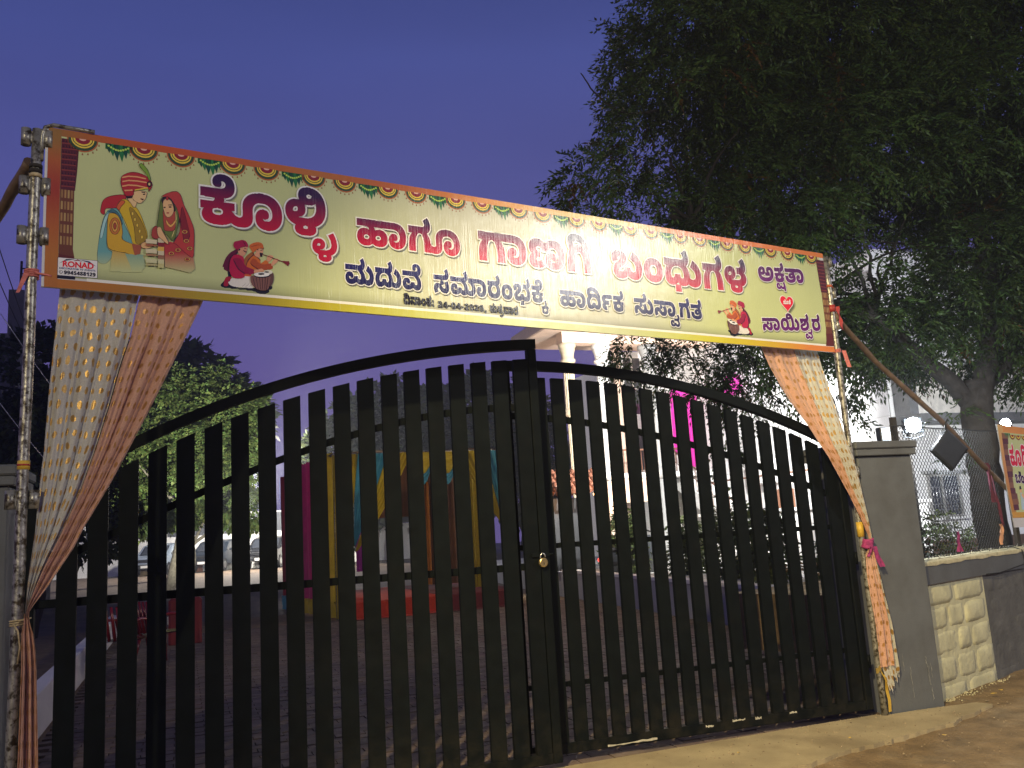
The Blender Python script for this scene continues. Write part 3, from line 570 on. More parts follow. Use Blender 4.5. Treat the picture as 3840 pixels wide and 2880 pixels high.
54: (380,[[325,-6,-88,0,-132,20,-72,40,1,32,0,23,44,31,100,22,79,8,42,5,38,8,10,9,1,6,0,6,-8,7,-16,4,-11,0,-12,0,-20,-4,-10,-7,1,-5,0,-3,2,-7,5,-3,-189,-27,-6,7,-8,17,1,7,0,18,60,25,108,14,73,0,48,0,88,-15,56,-26,1,-20,0,-22,-32,-30,-78,-21,-67,-5,-42,-4,-44,-6,-14,-7,1,-5,0,-4,16,-7,46,-3,41,0,64,0,96,16,52,31,1,23,0,26,-32,32,-44,20,-19,7,5,17,105,14,68,-14,76,-40,32,-44,1,-20,0,-44,-84,-66,
-176,-36],
[33,209,1,78,403,0,44,0,42,3,11,4,8,2,8,9,1,7,0,10,-20,22,-23,14,141,41,52,-32,34,-47,1,-22,0,-18,-24,-30,-19,-10,-20,-11,-58,-14,-78,-6,-51,0,-95,0,-73,11,-73,-11]]),
56: (405,[[561,-6,-56,0,-84,14,-66,26,-37,18,-20,11,-24,11,-16,4,-7,0,-14,0,-14,-10,1,-6,0,-10,20,-22,17,-12,-171,-30,-26,16,-28,42,1,20,0,27,42,42,88,24,71,0,38,0,62,-9,64,-22,39,-19,28,-13,36,-15,28,-6,21,0,20,0,22,13,1,13,0,17,-30,36,-17,13,167,34,36,-27,36,-56,1,-28,0,-48,-114,-48],
[433,127,-40,0,-48,23,1,16,0,19,44,22,45,0,40,0,52,-22,1,-19,0,-18,-48,-21],
[33,209,1,78,453,0,44,0,40,3,13,4,8,2,8,9,1,7,0,10,-20,22,-23,14,141,41,52,-32,32,-47,1,-22,0,-18,-20,-30,-19,-10,-32,-17,-100,-14,-75,0]]),
60: (272,[[513,132,0,-42,-68,-62,-122,-34,-81,0,-76,0,-102,22,-54,43,1,31,0,20,34,34,66,20,45,0,56,0,52,-24,1,-20,0,-17,-36,-19,-39,0,-16,0,-28,4,-15,8,21,18,-4,-6,0,-7,1,-3,0,-10,32,-20,41,0,38,0,50,15,24,27,1,18,0,20,-26,30,-23,9,-18,7,-44,10,-70,5,-55,0,-365,0,1,78,389,0,82,0,110,-8,76,-16,29,-12,52,-20,56,-62]]),
63: (192,[[93,-6,-88,0,-132,35,-63,37,93,57,38,-22,74,-25,53,0,44,0,52,24,1,23,0,23,-44,32,-72,25,-41,11,99,80,68,-16,112,-48,70,-64,1,-44,0,-39,-58,-58,-114,-31]]),
64: (438,[[77,-6,-88,0,-128,36,-57,34,99,58,36,-22,68,-25,43,0,26,0,36,12,1,19,0,9,0,17,-4,19,1,10,0,46,92,58,156,28,97,0,108,0,150,-28,94,-47,44,-58,1,-31,0,-40,-64,-61,-120,-34,-87,0,-74,0,-104,22,-54,43,1,31,0,20,36,34,64,20,47,0,56,0,52,-24,1,-20,0,-17,-36,-19,-39,0,-16,0,-30,4,-15,8,21,18,-2,-6,-2,-7,1,-3,0,-10,32,-20,45,0,36,0,48,14,24,26,1,18,0,25,-46,39,-90,23,-63,0,-52,0,-72,-15,-40,-30,
1,-26,0,-8,0,-16,2,-19,1,-11,0,-34,-54,-41,-96,-19]]),
93: (312,[[605,210,-335,0,-18,0,-22,-2,-3,-3,-4,-1,-4,-5,1,-3,0,-4,6,-5,7,-2,4,-2,20,-2,21,0,163,0,1,-77,-157,0,-12,0,-16,-1,-10,-1,-3,-2,-6,-1,-4,-5,1,-2,0,-6,10,-5,22,-3,17,0,29,0,1,-78,-41,0,-40,0,-82,6,-66,18,-40,31,1,25,0,15,26,27,48,22,41,8,-5,-24,-50,14,-64,36,1,32,0,16,26,26,23,9,20,9,60,12,82,5,55,0,317,0]]),
96: (92,[[39,-190,-90,0,-88,30,1,26,0,12,22,22,23,8,-5,-5,-57,-1,1,48,169,0,-17,-6,18,9,20,21,1,14,0,10,-12,24,-15,15,113,15,24,-22,10,-28,1,-10,0,-16,-18,-22,-15,-10,-19,6,149,0,1,-48,-63,1,-3,7,24,-8,24,-24,1,-12,0,-24,-82,-32],
[41,-140,36,0,28,14,1,10,0,10,-32,13,-31,0,-32,0,-32,-13,1,-10,0,-11,32,-13]]),
122: (71,[[149,-29,0,-45,-88,-58,-160,-30,-109,0,-58,0,-92,8,-47,6,25,58,36,-6,78,-6,51,0,124,0,120,42,1,34,0,18,-24,29,-9,7,107,26,32,-22,20,-40]]),
125: (76,[[-69,-205,-54,0,-76,18,1,20,0,7,16,16,17,4,21,-12,-64,4,-76,22,-28,32,1,17,0,16,28,29,64,18,49,0,32,0,52,-12,32,-22,1,-16,0,-18,-56,-26,-63,0,-24,0,-40,7,-11,3,5,28,12,-4,32,-4,13,0,24,0,16,10,1,4,0,4,-12,5,-11,0,-16,0,-30,-11,1,-12,0,-9,14,-13,36,-8,60,-3,45,0,60,3,76,22,1,24,0,11,-20,39,-43,31,105,24,36,-23,40,-58,1,-22,0,-24,-32,-34,-52,-22,-60,-11,-29,-1,27,14,16,-6,14,-14,1,-9,0,
-15,-62,-23],
[-67,-168,12,0,18,4,1,6,0,2,-14,6,-15,1,-16,-1,-16,-5,1,-4,0,-5,16,-4]]),
126: (82,[[-251,-190,-80,0,-76,38,1,32,0,27,76,33,53,0,50,0,50,-24,1,-20,0,-6,-6,-12,-1,-2,-81,2,2,3,0,3,1,2,0,6,-8,4,-3,0,-12,0,-8,-8,1,-7,0,-11,28,-12,33,0,32,0,30,10,10,14,5,6,109,0,6,-14,26,-14,29,0,24,0,24,12,1,10,0,16,-46,20,-29,7,87,25,28,-7,46,-21,32,-30,1,-19,0,-29,-76,-34,-71,0,-44,0,-56,11,-46,21,-25,16,83,-2,-26,-14,-48,-21,-60,-11],
[-169,-78,1,52,151,0,28,0,20,2,9,2,4,3,4,6,1,3,0,10,-20,20,-17,10,107,24,32,-24,20,-34,1,-14,0,-22,-44,-26,-76,-12,-45,0]]),
136: (371,[[589,287,1,-88,-35,10,39,0,30,-11,48,-36,28,-56,1,-43,1,-63,-197,0,1,37,0,25,-4,43,-6,33,-7,10,-12,26,-48,35,-47,0,-32,0,-44,-16,-26,-27,-9,-18,-4,-12,-8,-33,-4,-41,1,-25,1,-37,-199,0,1,62,0,38,28,64,72,47,61,13,33,-15,-195,0,1,78]]),
147: (370,[[385,-6,-104,0,-134,18,-80,32,-34,42,1,26,0,6,4,16,5,8,183,-10,-2,-2,0,-4,1,-3,0,-9,8,-21,32,-19,66,-11,59,0,42,0,60,6,38,11,20,18,1,12,0,6,-14,17,-9,3,0,2,-8,3,-1,1,-14,4,-32,5,-15,0,-24,0,-16,-7,1,-4,0,-5,16,-5,17,0,16,0,28,7,18,15,1,12,0,13,-22,19,-36,14,-27,6,141,21,52,-15,52,-32,1,-24,0,-2,0,-6,-3,-2,-33,-10,-18,-16,-52,-29,-78,-19,-57,0,-88,0,-72,32,1,24,0,14,30,26,70,17,61,0,40,
0,64,-10,33,-11,6,-1,2,9,0,10,5,-1,76,-11,70,-50,1,-30,0,-28,-46,-40,-86,-26,-120,-12],
[33,209,1,78,559,0,1,-78]]),
151: (405,[[557,-6,-54,0,-82,14,-66,26,-37,18,-20,11,-24,11,-16,4,-7,0,-14,0,-14,-10,1,-6,0,-10,20,-22,17,-12,-171,-30,-26,16,-28,42,1,20,0,27,42,42,88,24,71,0,62,0,98,-25,53,-26,26,-13,32,-15,28,-5,17,0,16,0,26,15,1,18,0,17,-38,37,-72,34,-45,13,-397,0,1,78,609,0,1,-78,-31,6,21,5,42,-13,66,-35,40,-46,1,-28,0,-52,-116,-52]]),
156: (658,[[269,-6,-80,0,-104,24,-52,44,1,30,0,27,48,39,86,20,59,0,84,0,72,-32,1,-26,0,-8,-8,-18,-3,-6,-123,3,0,1,0,5,1,1,0,7,-12,7,-11,0,-16,0,-14,-8,1,-6,0,-13,50,-13,55,0,58,0,56,24,13,23,165,0,4,-24,38,-20,29,0,30,0,24,17,1,16,0,14,-20,28,-40,26,-60,24,-35,9,201,15,40,-14,68,-37,40,-47,1,-29,0,-39,-60,-45,-92,-19,-55,0,-60,0,-80,14,-62,26,-29,18,81,-3,-36,-18,-76,-25,-94,-12],
[33,209,1,78,575,0,44,0,42,3,11,4,8,2,8,9,1,7,0,10,-20,22,-23,14,141,41,52,-32,34,-47,1,-22,0,-18,-24,-30,-19,-10,-30,-17,-100,-14,-77,0],
[1025,-6,-88,0,-132,35,-63,37,93,57,38,-22,74,-25,53,0,44,0,52,24,1,23,0,23,-44,33,-72,25,-41,10,79,52,80,-16,122,-43,68,-58,1,-39,0,-24,-30,-42,-62,-32,-98,-18],
[925,209,1,78,209,0,1,-78]]),
161: (466,[[269,-6,-80,0,-104,24,-52,44,1,30,0,27,48,39,86,20,59,0,84,0,72,-32,1,-26,0,-8,-8,-18,-3,-6,-123,3,0,1,0,5,1,1,0,7,-12,7,-11,0,-16,0,-14,-8,1,-6,0,-13,50,-13,55,0,58,0,56,24,13,23,165,0,4,-24,38,-20,29,0,30,0,24,17,1,16,0,14,-20,28,-40,26,-60,24,-35,9,201,15,40,-14,68,-37,40,-47,1,-29,0,-39,-60,-45,-92,-19,-55,0,-60,0,-80,14,-62,26,-29,18,81,-3,-36,-18,-76,-25,-94,-12],
[33,209,1,78,757,0,1,-78]]),
164: (405,[[561,-6,-56,0,-84,14,-66,26,-37,18,-20,11,-24,11,-16,4,-7,0,-14,0,-14,-10,1,-6,0,-10,20,-22,17,-12,-171,-30,-26,16,-28,42,1,20,0,27,42,42,88,24,71,0,38,0,62,-9,64,-22,39,-19,28,-13,36,-15,28,-6,21,0,20,0,22,13,1,13,0,17,-30,36,-17,13,167,34,36,-27,36,-56,1,-28,0,-48,-114,-48],
[433,127,-40,0,-48,23,1,16,0,19,44,22,45,0,40,0,52,-22,1,-19,0,-18,-48,-21],
[33,209,1,78,589,0,1,-78]]),
165: (457,[[267,-6,-116,0,-118,52,1,46,0,42,116,54,109,0,48,0,62,-12,42,-20,15,-10,-45,-10,0,4,4,10,1,3,0,9,-8,20,-28,18,-54,12,-43,0,209,14,18,-2,40,-17,28,-25,1,-14,0,-8,-8,-16,-7,-10,-23,21,14,7,40,16,66,10,49,0,100,0,116,-52,1,-50,0,-41,-116,-51,-127,0,-52,0,-76,10,-56,19,-23,12,49,1,-20,-12,-52,-19,-80,-11],
[293,67,36,0,38,13,1,11,0,12,-38,13,-35,0,-24,0,-32,-6,-16,-11,1,-7,0,-13,40,-12],
[621,67,36,0,38,13,1,10,0,8,-14,12,-32,6,-27,0,-38,0,-34,-15,1,-9,0,-13,40,-12],
[33,209,1,78,693,0,1,-78]]),
208: (371,[[373,209,-32,0,-44,-16,-26,-27,-9,-18,-4,-12,-8,-33,-4,-41,1,-25,1,-37,-199,0,1,62,0,48,28,70,58,50,47,18,-35,-29,-24,13,-32,28,-16,28,1,14,0,34,66,42,106,20,65,0,92,0,134,-33,53,-33,42,-26,48,-68,24,-97,1,-68,1,-73,-197,0,1,37,0,25,-4,43,-6,33,-7,10,-12,26,-48,35],
[361,284,60,0,74,-22,35,-26,9,1,-20,19,-52,37,-84,25,-59,0,-44,0,-36,-16,1,-11,0,-8,16,-13,9,-5,-35,1,24,9,78,9]]),
221: (432,[[239,-6,-62,0,-92,26,-50,53,1,41,0,38,62,63,112,45,140,24,77,0,52,0,88,-13,76,-26,33,-21,5,2,-16,15,-54,32,-78,28,-100,17,-63,0,-60,0,-60,-16,1,-14,0,-8,20,-16,15,-6,-121,-46,-32,13,-36,30,-16,31,1,13,0,35,72,43,128,21,81,0,80,0,126,-17,98,-29,39,-20,54,-28,60,-64,20,-70,1,-36,0,-52,-50,-62,-92,-26,-63,0,-58,0,-82,14,-60,26,-29,18,91,4,-42,-23,-68,-27,-76,-12],
[283,75,30,0,32,23,5,21,169,0,4,-24,38,-20,25,0,28,0,30,20,1,21,0,17,-26,33,-50,26,-76,17,-47,0,-17,0,-46,0,-76,-15,-48,-27,-28,-34,1,-19,0,-20,30,-19]]),
229: (744,[[795,-6,-88,0,-134,35,-63,37,93,57,38,-22,74,-25,57,0,28,0,48,12,28,34,1,30,0,34,-26,68,-50,56,-68,33,-43,0,-18,0,-24,-7,1,-10,0,-7,26,-9,19,0,38,0,32,20,1,14,131,-2,-22,-48,-104,-43,-91,0,-32,0,-66,9,-58,18,-36,29,1,20,0,35,108,42,95,0,92,0,144,-36,98,-68,52,-90,1,-54,0,-53,-56,-72,-120,-37],
[357,-6,-92,0,-124,28,-76,44,-32,54,1,27,0,41,74,66,142,39,103,0,90,0,122,-27,74,-45,32,-53,1,-26,0,-44,-76,-66,-140,-38],
[353,76,36,0,58,14,30,30,1,21,0,21,-28,33,-56,19,-41,0,-38,0,-56,-14,-32,-30,1,-23,0,-21,32,-32,56,-18],
[1197,-6,-86,0,-134,35,-63,37,93,57,40,-22,72,-25,53,0,44,0,52,24,1,23,0,23,-44,32,-72,25,-39,11,99,80,66,-16,114,-48,70,-64,1,-44,0,-39,-58,-58,-114,-31]]),
232: (428,[[415,-6,-64,0,-94,12,-50,26,1,20,0,10,26,22,25,6,43,-17,-92,4,-120,34,-58,53,1,30,0,28,52,44,100,27,69,0,52,0,80,-17,44,-36,1,-26,0,-20,-38,-31,-74,-17,-47,0,-58,0,-86,11,-19,7,9,42,18,-6,50,-12,33,0,36,0,28,12,1,12,0,6,-16,12,-17,0,-26,0,-36,-19,1,-15,0,-12,16,-21,48,-15,96,-8,79,0,90,2,92,27,36,40,1,21,0,22,-18,40,-36,32,-54,19,-35,0,-16,0,-26,-7,1,-10,0,-7,26,-9,21,0,34,0,30,20,3,14,
131,-4,-12,-32,-56,-39,-84,-18,-55,0,-36,0,-72,9,-56,20,-34,30,1,20,0,34,108,40,97,0,82,0,128,-27,84,-47,44,-62,1,-34,0,-41,-48,-60,-82,-39,-102,-22,-55,-4,53,24,20,-10,20,-17,1,-15,0,-25,-100,-31],
[417,50,24,0,22,6,1,7,0,6,-22,7,-23,2,-18,-1,-26,-7,1,-7,0,-6,20,-7]]),
240: (342,[[337,-6,-106,0,-122,22,-48,36,1,20,0,10,12,18,26,18,23,6,-3,-6,-79,0,1,62,223,0,12,2,18,12,1,5,0,7,-20,14,-15,4,111,6,75,-6,12,-6,12,-12,1,-9,0,-3,-4,-10,-3,-4,195,0,1,-62,-97,2,11,6,24,-8,30,-17,12,-19,1,-10,0,-20,-48,-36,-126,-22],
[341,73,56,0,40,17,1,10,0,8,-20,12,-40,6,-35,0,-32,0,-44,-6,-16,-12,1,-7,0,-13,44,-15],
[37,209,1,78,321,0,36,0,48,3,17,6,12,4,14,12,1,7,0,11,-26,16,-35,0,-20,0,-32,-12,1,-12,0,-3,0,-7,5,-4,-65,33,8,5,26,5,11,0,26,0,38,-13,1,-12,0,-16,-40,-14,-41,0,-40,0,-44,22,1,22,0,15,36,30,80,19,69,0,72,0,96,-26,50,-44,1,-27,0,-31,-44,-36,-31,-10,-26,-9,-72,-9,-80,-3,-39,0]]),
246: (462,[[661,-6,-82,0,-102,31,-43,27,79,-2,-46,-26,-86,-24,-82,-6,-39,0,-72,0,-92,22,-44,38,1,24,0,19,24,31,68,32,69,18,40,12,24,14,1,8,0,4,-8,6,-14,4,-11,0,-18,0,-20,-10,1,-8,0,-4,4,-10,7,-4,-159,-28,-12,10,-18,30,1,14,0,24,48,34,100,19,77,0,82,0,94,-23,38,-35,1,-18,0,-20,-30,-31,-68,-29,-59,-18,-42,-13,-22,-12,1,-6,0,-8,24,-8,27,0,48,0,48,26,7,21,169,0,6,-23,42,-21,41,0,32,0,34,17,1,12,0,8,
-10,15,-7,6,161,37,26,-18,22,-36,1,-20,0,-34,-54,-46,-106,-22],
[609,143,-64,0,-88,19,-62,28,-21,16,-19,35,79,17,34,-22,84,-29,45,0,32,0,24,11,1,6,0,6,-10,16,-5,3,155,23,12,-11,10,-31,1,-11,0,-18,-36,-35,-88,-23],
[549,221,1,66,57,0,36,0,48,3,17,6,12,4,14,12,1,7,0,11,-26,16,-35,0,-20,0,-32,-12,1,-12,0,-3,0,-7,5,-4,-65,33,8,5,26,5,11,0,26,0,38,-13,1,-12,0,-16,-40,-14,-41,0,-40,0,-44,22,1,22,0,15,36,30,80,19,69,0,72,0,96,-26,50,-44,1,-27,0,-25,-30,-32,-23,-10,-20,-8,-52,-8,-68,-3,-37,0]]),
253: (370,[[385,-6,-104,0,-134,18,-80,32,-34,42,1,26,0,6,4,16,5,8,183,-10,-2,-2,0,-4,1,-3,0,-9,8,-21,32,-19,66,-11,59,0,42,0,60,6,38,11,20,18,1,12,0,6,-14,17,-9,3,0,2,-8,3,-1,1,-14,4,-32,5,-15,0,-24,0,-16,-7,1,-4,0,-5,16,-5,17,0,16,0,28,7,18,15,1,12,0,13,-22,19,-36,14,-27,6,141,31,52,-17,52,-39,1,-25,0,-2,0,-6,-3,-2,-33,-10,-18,-16,-52,-29,-78,-19,-57,0,-88,0,-72,32,1,24,0,14,30,26,70,17,61,0,40,
0,64,-10,33,-11,6,-1,2,9,0,10,5,-1,76,-11,70,-50,1,-30,0,-28,-46,-40,-86,-26,-120,-12],
[33,209,1,78,385,0,36,0,48,3,17,6,12,4,12,12,1,7,0,11,-26,16,-33,0,-20,0,-32,-12,1,-12,0,-3,0,-7,3,-4,-65,33,8,5,26,5,11,0,28,0,36,-13,1,-12,0,-16,-40,-14,-39,0,-40,0,-44,22,1,22,0,15,36,30,80,19,69,0,72,0,96,-26,48,-44,1,-27,0,-31,-44,-36,-31,-10,-26,-9,-70,-9,-80,-3,-39,0]]),
267: (466,[[269,-6,-80,0,-104,24,-52,44,1,30,0,27,48,39,86,20,59,0,84,0,72,-32,1,-26,0,-8,-8,-18,-3,-6,-123,3,0,1,0,5,1,1,0,7,-12,7,-11,0,-16,0,-14,-8,1,-6,0,-13,50,-13,55,0,58,0,56,24,13,23,165,0,4,-24,38,-20,29,0,30,0,24,17,1,16,0,14,-20,28,-40,26,-60,24,-35,9,201,17,40,-16,68,-36,40,-48,1,-29,0,-39,-60,-45,-92,-19,-55,0,-60,0,-80,14,-62,26,-29,18,81,-3,-36,-18,-76,-25,-94,-12],
[33,209,1,78,573,0,38,0,48,3,17,6,12,4,14,12,1,7,0,11,-28,16,-35,0,-20,0,-32,-12,1,-12,0,-3,2,-7,3,-4,-63,33,8,5,24,5,13,0,26,0,38,-13,1,-12,0,-16,-40,-14,-41,0,-42,0,-44,22,1,22,0,15,36,30,82,19,67,0,72,0,98,-26,50,-44,1,-27,0,-31,-44,-36,-31,-10,-28,-9,-72,-9,-78,-3,-39,0]]),
285: (342,[[337,-6,-106,0,-122,22,-48,36,1,20,0,10,12,18,26,18,23,6,-3,-6,-79,0,1,62,223,0,12,2,18,12,1,5,0,7,-20,14,-15,4,111,6,75,-6,12,-6,12,-12,1,-9,0,-3,-4,-10,-3,-4,195,0,1,-62,-97,2,11,6,24,-8,30,-17,12,-19,1,-10,0,-20,-48,-36,-126,-22],
[341,73,56,0,40,17,1,10,0,8,-20,12,-40,6,-35,0,-32,0,-44,-6,-16,-12,1,-7,0,-13,44,-15],
[37,209,1,78,321,0,44,0,42,3,11,4,8,2,8,9,1,7,0,10,-20,22,-23,14,141,41,52,-32,34,-47,1,-22,0,-18,-22,-30,-19,-10,-32,-17,-100,-14,-75,0],
[239,-144,-80,0,-78,38,1,31,0,27,76,34,53,0,52,0,50,-24,1,-21,0,-6,-6,-11,-3,-4,-79,4,2,2,2,3,1,2,0,5,-10,5,-5,0,-8,0,-12,-9,1,-6,0,-11,32,-11,33,0,30,0,30,9,12,14,1,7,111,0,6,-14,24,-15,27,0,14,0,20,5,12,12,1,10,0,13,-28,27,-19,10,99,27,31,-73,-4,-26,-20,-31,-36,-17,-40,-6,-23,0,-36,0,-52,11,-44,21,-21,15,83,-3,-26,-14,-46,-20,-62,-10],
[553,-174,6,10,10,23,1,10,0,11,-4,18,-6,14,-1,6,31,91,30,-21,38,-43,18,-45,1,-28,0,-14,-8,-29,-5,-13]]),
415: (174,[[277,71,9,-5,-8,-19,-28,-47,-36,-46,-15,-19,-135,0,12,22,18,47,16,46,5,21]]),
416: (174,[[37,110,1,74,277,0,1,-74]]),
419: (286,[[537,174,0,-42,-28,-66,-60,-48,-96,-24,-67,0,-88,0,-110,42,-50,80,1,56,0,56,50,80,112,43,91,0,88,0,110,-42,50,-79],
[225,172,0,-34,10,-47,28,-24,25,0,26,0,26,24,10,47,1,35,0,35,-10,46,-26,24,-25,0,-24,0,-28,-24,-10,-47]]),
420: (286,[[455,0,-193,0,1,166,0,12,0,28,4,26,1,12,-12,-8,-28,-14,-15,-8,-71,-30,-99,62,243,99,177,0]]),
421: (286,[[537,0,-507,0,1,64,187,92,44,22,52,28,22,24,1,12,0,11,-16,13,-32,8,-21,0,-34,0,-72,-21,-35,-17,-101,60,36,15,78,25,96,15,61,0,76,0,104,-25,56,-43,1,-25,0,-30,-46,-48,-84,-45,-61,-28,-59,-28,1,-3,265,0]]),
423: (286,[[561,66,-75,0,1,-66,-185,0,1,66,-281,0,1,68,289,212,181,0,1,-210,77,0],
[299,136,1,51,0,12,2,21,5,14,-3,0,-8,-10,-22,-20,-13,-11,-71,-57]]),
424: (286,[[247,-6,-62,0,-96,9,-39,9,1,76,40,-9,90,-12,49,0,40,0,50,9,26,20,1,15,0,22,-58,23,-53,0,-30,0,-48,-6,-23,-4,-67,18,31,181,401,0,1,-77,-241,0,-9,-48,20,3,34,2,29,0,58,0,96,-24,58,-49,1,-38,0,-38,-64,-54,-128,-28]]),
425: (286,[[29,152,0,29,20,57,44,51,82,39,130,23,93,0,28,0,48,-1,27,-3,1,-73,-26,2,-48,2,-27,0,-52,0,-72,-12,-44,-24,-24,-32,1,-20,7,0,14,12,36,18,54,12,37,0,62,0,88,-27,44,-51,1,-36,0,-39,-60,-55,-112,-30,-75,0,-56,0,-100,19,-72,39,-40,60],
[293,67,32,0,36,23,1,25,0,23,-32,22,-35,0,-22,0,-34,-10,-18,-18,1,-10,0,-12,10,-20,20,-14,26,-9]]),
427: (286,[[289,351,70,0,106,-19,60,-38,1,-27,0,-22,-34,-31,-56,-22,-33,-10,36,-10,66,-24,42,-32,1,-23,0,-29,-54,-44,-114,-26,-87,0,-92,0,-116,25,-52,44,1,28,0,23,32,32,58,25,43,10,-32,10,-50,25,-30,31,1,20,0,27,60,38,110,19],
[213,95,0,-14,36,-19,37,0,40,0,36,19,1,11,0,10,-12,14,-26,14,-21,6,-15,6,-24,-7,-32,-14,-16,-17],
[287,282,-26,0,-28,-13,1,-11,0,-8,12,-12,26,-11,19,-5,16,4,24,10,14,14,1,8,0,12,-30,12]]),
428: (286,[[545,188,0,-26,-20,-55,-44,-51,-82,-39,-130,-23,-91,0,-28,0,-50,2,-25,2,1,74,24,-2,52,-3,29,0,52,0,72,12,46,23,22,33,5,20,-5,0,-10,-13,-40,-18,-56,-10,-39,0,-60,0,-86,26,-46,51,1,36,0,39,60,56,112,29,77,0,56,0,100,-19,72,-38,40,-62],
[281,278,-32,0,-36,-22,1,-24,0,-22,32,-26,39,0,24,0,32,12,16,18,1,10,0,11,-8,19,-18,15,-28,9]]),
429: (165,[[65,40,0,26,60,22,45,0,40,0,60,-22,1,-26,0,-24,-60,-22,-39,0,-44,0,-60,22],
[65,188,0,26,60,21,45,0,40,0,60,-21,1,-26,0,-24,-60,-22,-39,0,-44,0,-60,22]]),
}
WORDS = dict(
    kolli=[240,64,232,125],
    hagu=[165,60,25,64],
    ganagi=[136,60,37,208],
    bandhugala=[45,6,41,63,25,52],
    maduve=[47,40,63,267],
    samarambhakke=[56,156,60,49,6,46,240,96],
    hardika=[165,60,221,93,23],
    susvagata=[56,63,164,60,126,25,38],
    date=[221,151,60,6,23,429],
    num=[421,423,416,419,423,416,421,419,421,425,415],
    friday=[54,63,23,122,161,60,49],
    akshata=[9,285,147,60],
    sayishvara=[164,60,229,54,126,49],
    jote=[246,64,253],
    ku=[23,64,221],
    bandhuga=[45,6,41,63,25],
    phone=[428,428,423,424,423,427,427,420,421,428],
)
# printed figures, drawn as outlines on a drawing sheet of their own
def cr(pts,n=3):
    P=np.array(pts,float);N=len(P);o=[]
    for i in range(N):
        p0,p1,p2,p3=P[i-1],P[i],P[(i+1)%N],P[(i+2)%N]
        for k in range(n):
            t=k/n
            o.append(.5*((2*p1)+(p2-p0)*t+(2*p0-5*p1+4*p2-p3)*t*t+(3*p1-p0-3*p2+p3)*t**3))
    return o
def ell(cx,cy,rx,ry,n=14):
    return [(cx+rx*np.cos(a),cy+ry*np.sin(a)) for a in np.linspace(0,2*np.pi,n,endpoint=False)]
MUS=[] # musicians: (color, pts)
def mus_(c,p,s=True): MUS.append((c,cr(p) if s else p))
mus_((14,14,18),[(170,1260),(230,1190),(300,1100),(350,1050),(340,930),(420,960),(440,1100),(420,1200),(600,1330),(980,1350),(1400,1290),(1450,1310),(1440,1370),(1380,1390),(1370,1450),(1250,1495),(1100,1480),(950,1415),(300,1340),(190,1310)])
mus_((88,10,38),[(215,820),(240,730),(300,590),(400,470),(530,390),(600,350),(650,400),(600,450),(560,520),(480,560),(400,700),(380,850),(370,930),(330,930),(250,880),(245,830)])
mus_((150,18,38),[(250,1290),(250,1200),(290,1090),(350,1060),(430,1080),(400,1160),(360,1190),(350,1290)])
mus_((208,205,200),[(430,1110),(560,1100),(750,1080),(770,1040),(920,1060),(930,1200),(985,1340),(700,1330),(500,1310),(390,1260),(360,1200),(400,1170)])
for a in (0,90,180): mus_((150,148,146),[(700+a,1310),(760+a,1270),(810+a,1200),(800+a,1210),(755+a,1262),(700+a,1300)],False)
mus_((196,88,38),[(760,1000),(930,1010),(930,1060),(760,1050)],False)
mus_((146,86,32),[(750,640),(800,560),(880,490),(960,450),(1000,520),(900,640),(830,800),(780,790),(750,720)])
mus_((190,98,24),[(800,820),(830,700),(900,600),(1000,530),(1100,590),(1150,660),(1160,740),(1280,650),(1340,690),(1360,740),(1410,735),(1460,860),(1240,900),(1000,890),(850,870)],False)
mus_((158,70,20),[(900,710),(960,620),(1040,640),(1120,720),(1240,760),(1410,735),(1455,862),(1240,900),(1080,870),(960,800)])
mus_((80,28,12),[(900,705),(950,770),(1040,830),(1130,890),(1090,888),(1000,830),(930,775)])
mus_((80,28,12),[(860,620),(810,720),(790,820),(800,830),(830,720),(900,610),(990,525),(985,510)])
mus_((80,28,12),[(985,520),(1080,570),(1150,640),(1155,665),(1080,595),(1000,545)])
mus_((200,146,112),[(1000,530),(1040,470),(1050,400),(1110,370),(1200,375),(1225,420),(1215,470),(1190,560),(1130,570),(1120,600)])
mus_((30,14,14),[(975,510),(1000,430),(1060,400),(1090,440),(1110,370),(1200,372),(1222,400),(1222,330),(960,360)])
mus_((200,146,112),[(1052,420),(1085,400),(1085,445),(1060,450)])
mus_((40,16,16),[(1135,475),(1215,485),(1200,520),(1190,575),(1150,560)])
mus_((50,25,20),[(1150,410),(1200,395),(1215,405),(1160,425)],False)
mus_((188,94,28),[(880,330),(900,270),(990,225),(1100,210),(1190,240),(1225,310),(1220,380),(1180,360),(1080,380),(1010,440),(970,470),(920,400)])
mus_((140,60,18),[(900,330),(1000,290),(1100,270),(1190,290),(1100,285),(1000,310)])
mus_((200,146,112),[(1320,570),(1380,530),(1470,560),(1440,620),(1380,690),(1350,700),(1310,650)])
mus_((200,146,112),[(1420,750),(1500,630),(1590,625),(1590,680),(1530,740),(1440,800)])
mus_((100,36,28),[(1200,505),(1330,545),(1600,645),(1690,680),(1700,700),(1590,665),(1330,565),(1200,520)],False)
mus_((108,24,26),[(1670,675),(1860,680),(1880,735),(1835,802)],False)
mus_((168,16,58),[(380,860),(400,680),(460,560),(560,515),(640,530),(720,570),(745,640),(750,740),(830,830),(1000,900),(995,970),(920,1010),(760,1000),(750,1080),(620,1110),(480,1090),(410,1000)])
mus_((134,12,50),[(470,630),(520,700),(620,870),(760,960),(900,1000),(990,975),(1000,900),(830,830),(740,760),(680,640),(560,600)])
mus_((70,5,32),[(470,635),(520,690),(570,800),(650,900),(770,975),(740,990),(620,910),(540,800)])
mus_((60,5,30),[(370,930),(378,760),(410,640),(470,545),(450,545),(390,640),(362,760),(355,930)])
mus_((198,142,110),[(590,450),(640,370),(700,345),(800,330),(835,345),(815,400),(805,460),(770,520),(720,560),(690,560)])
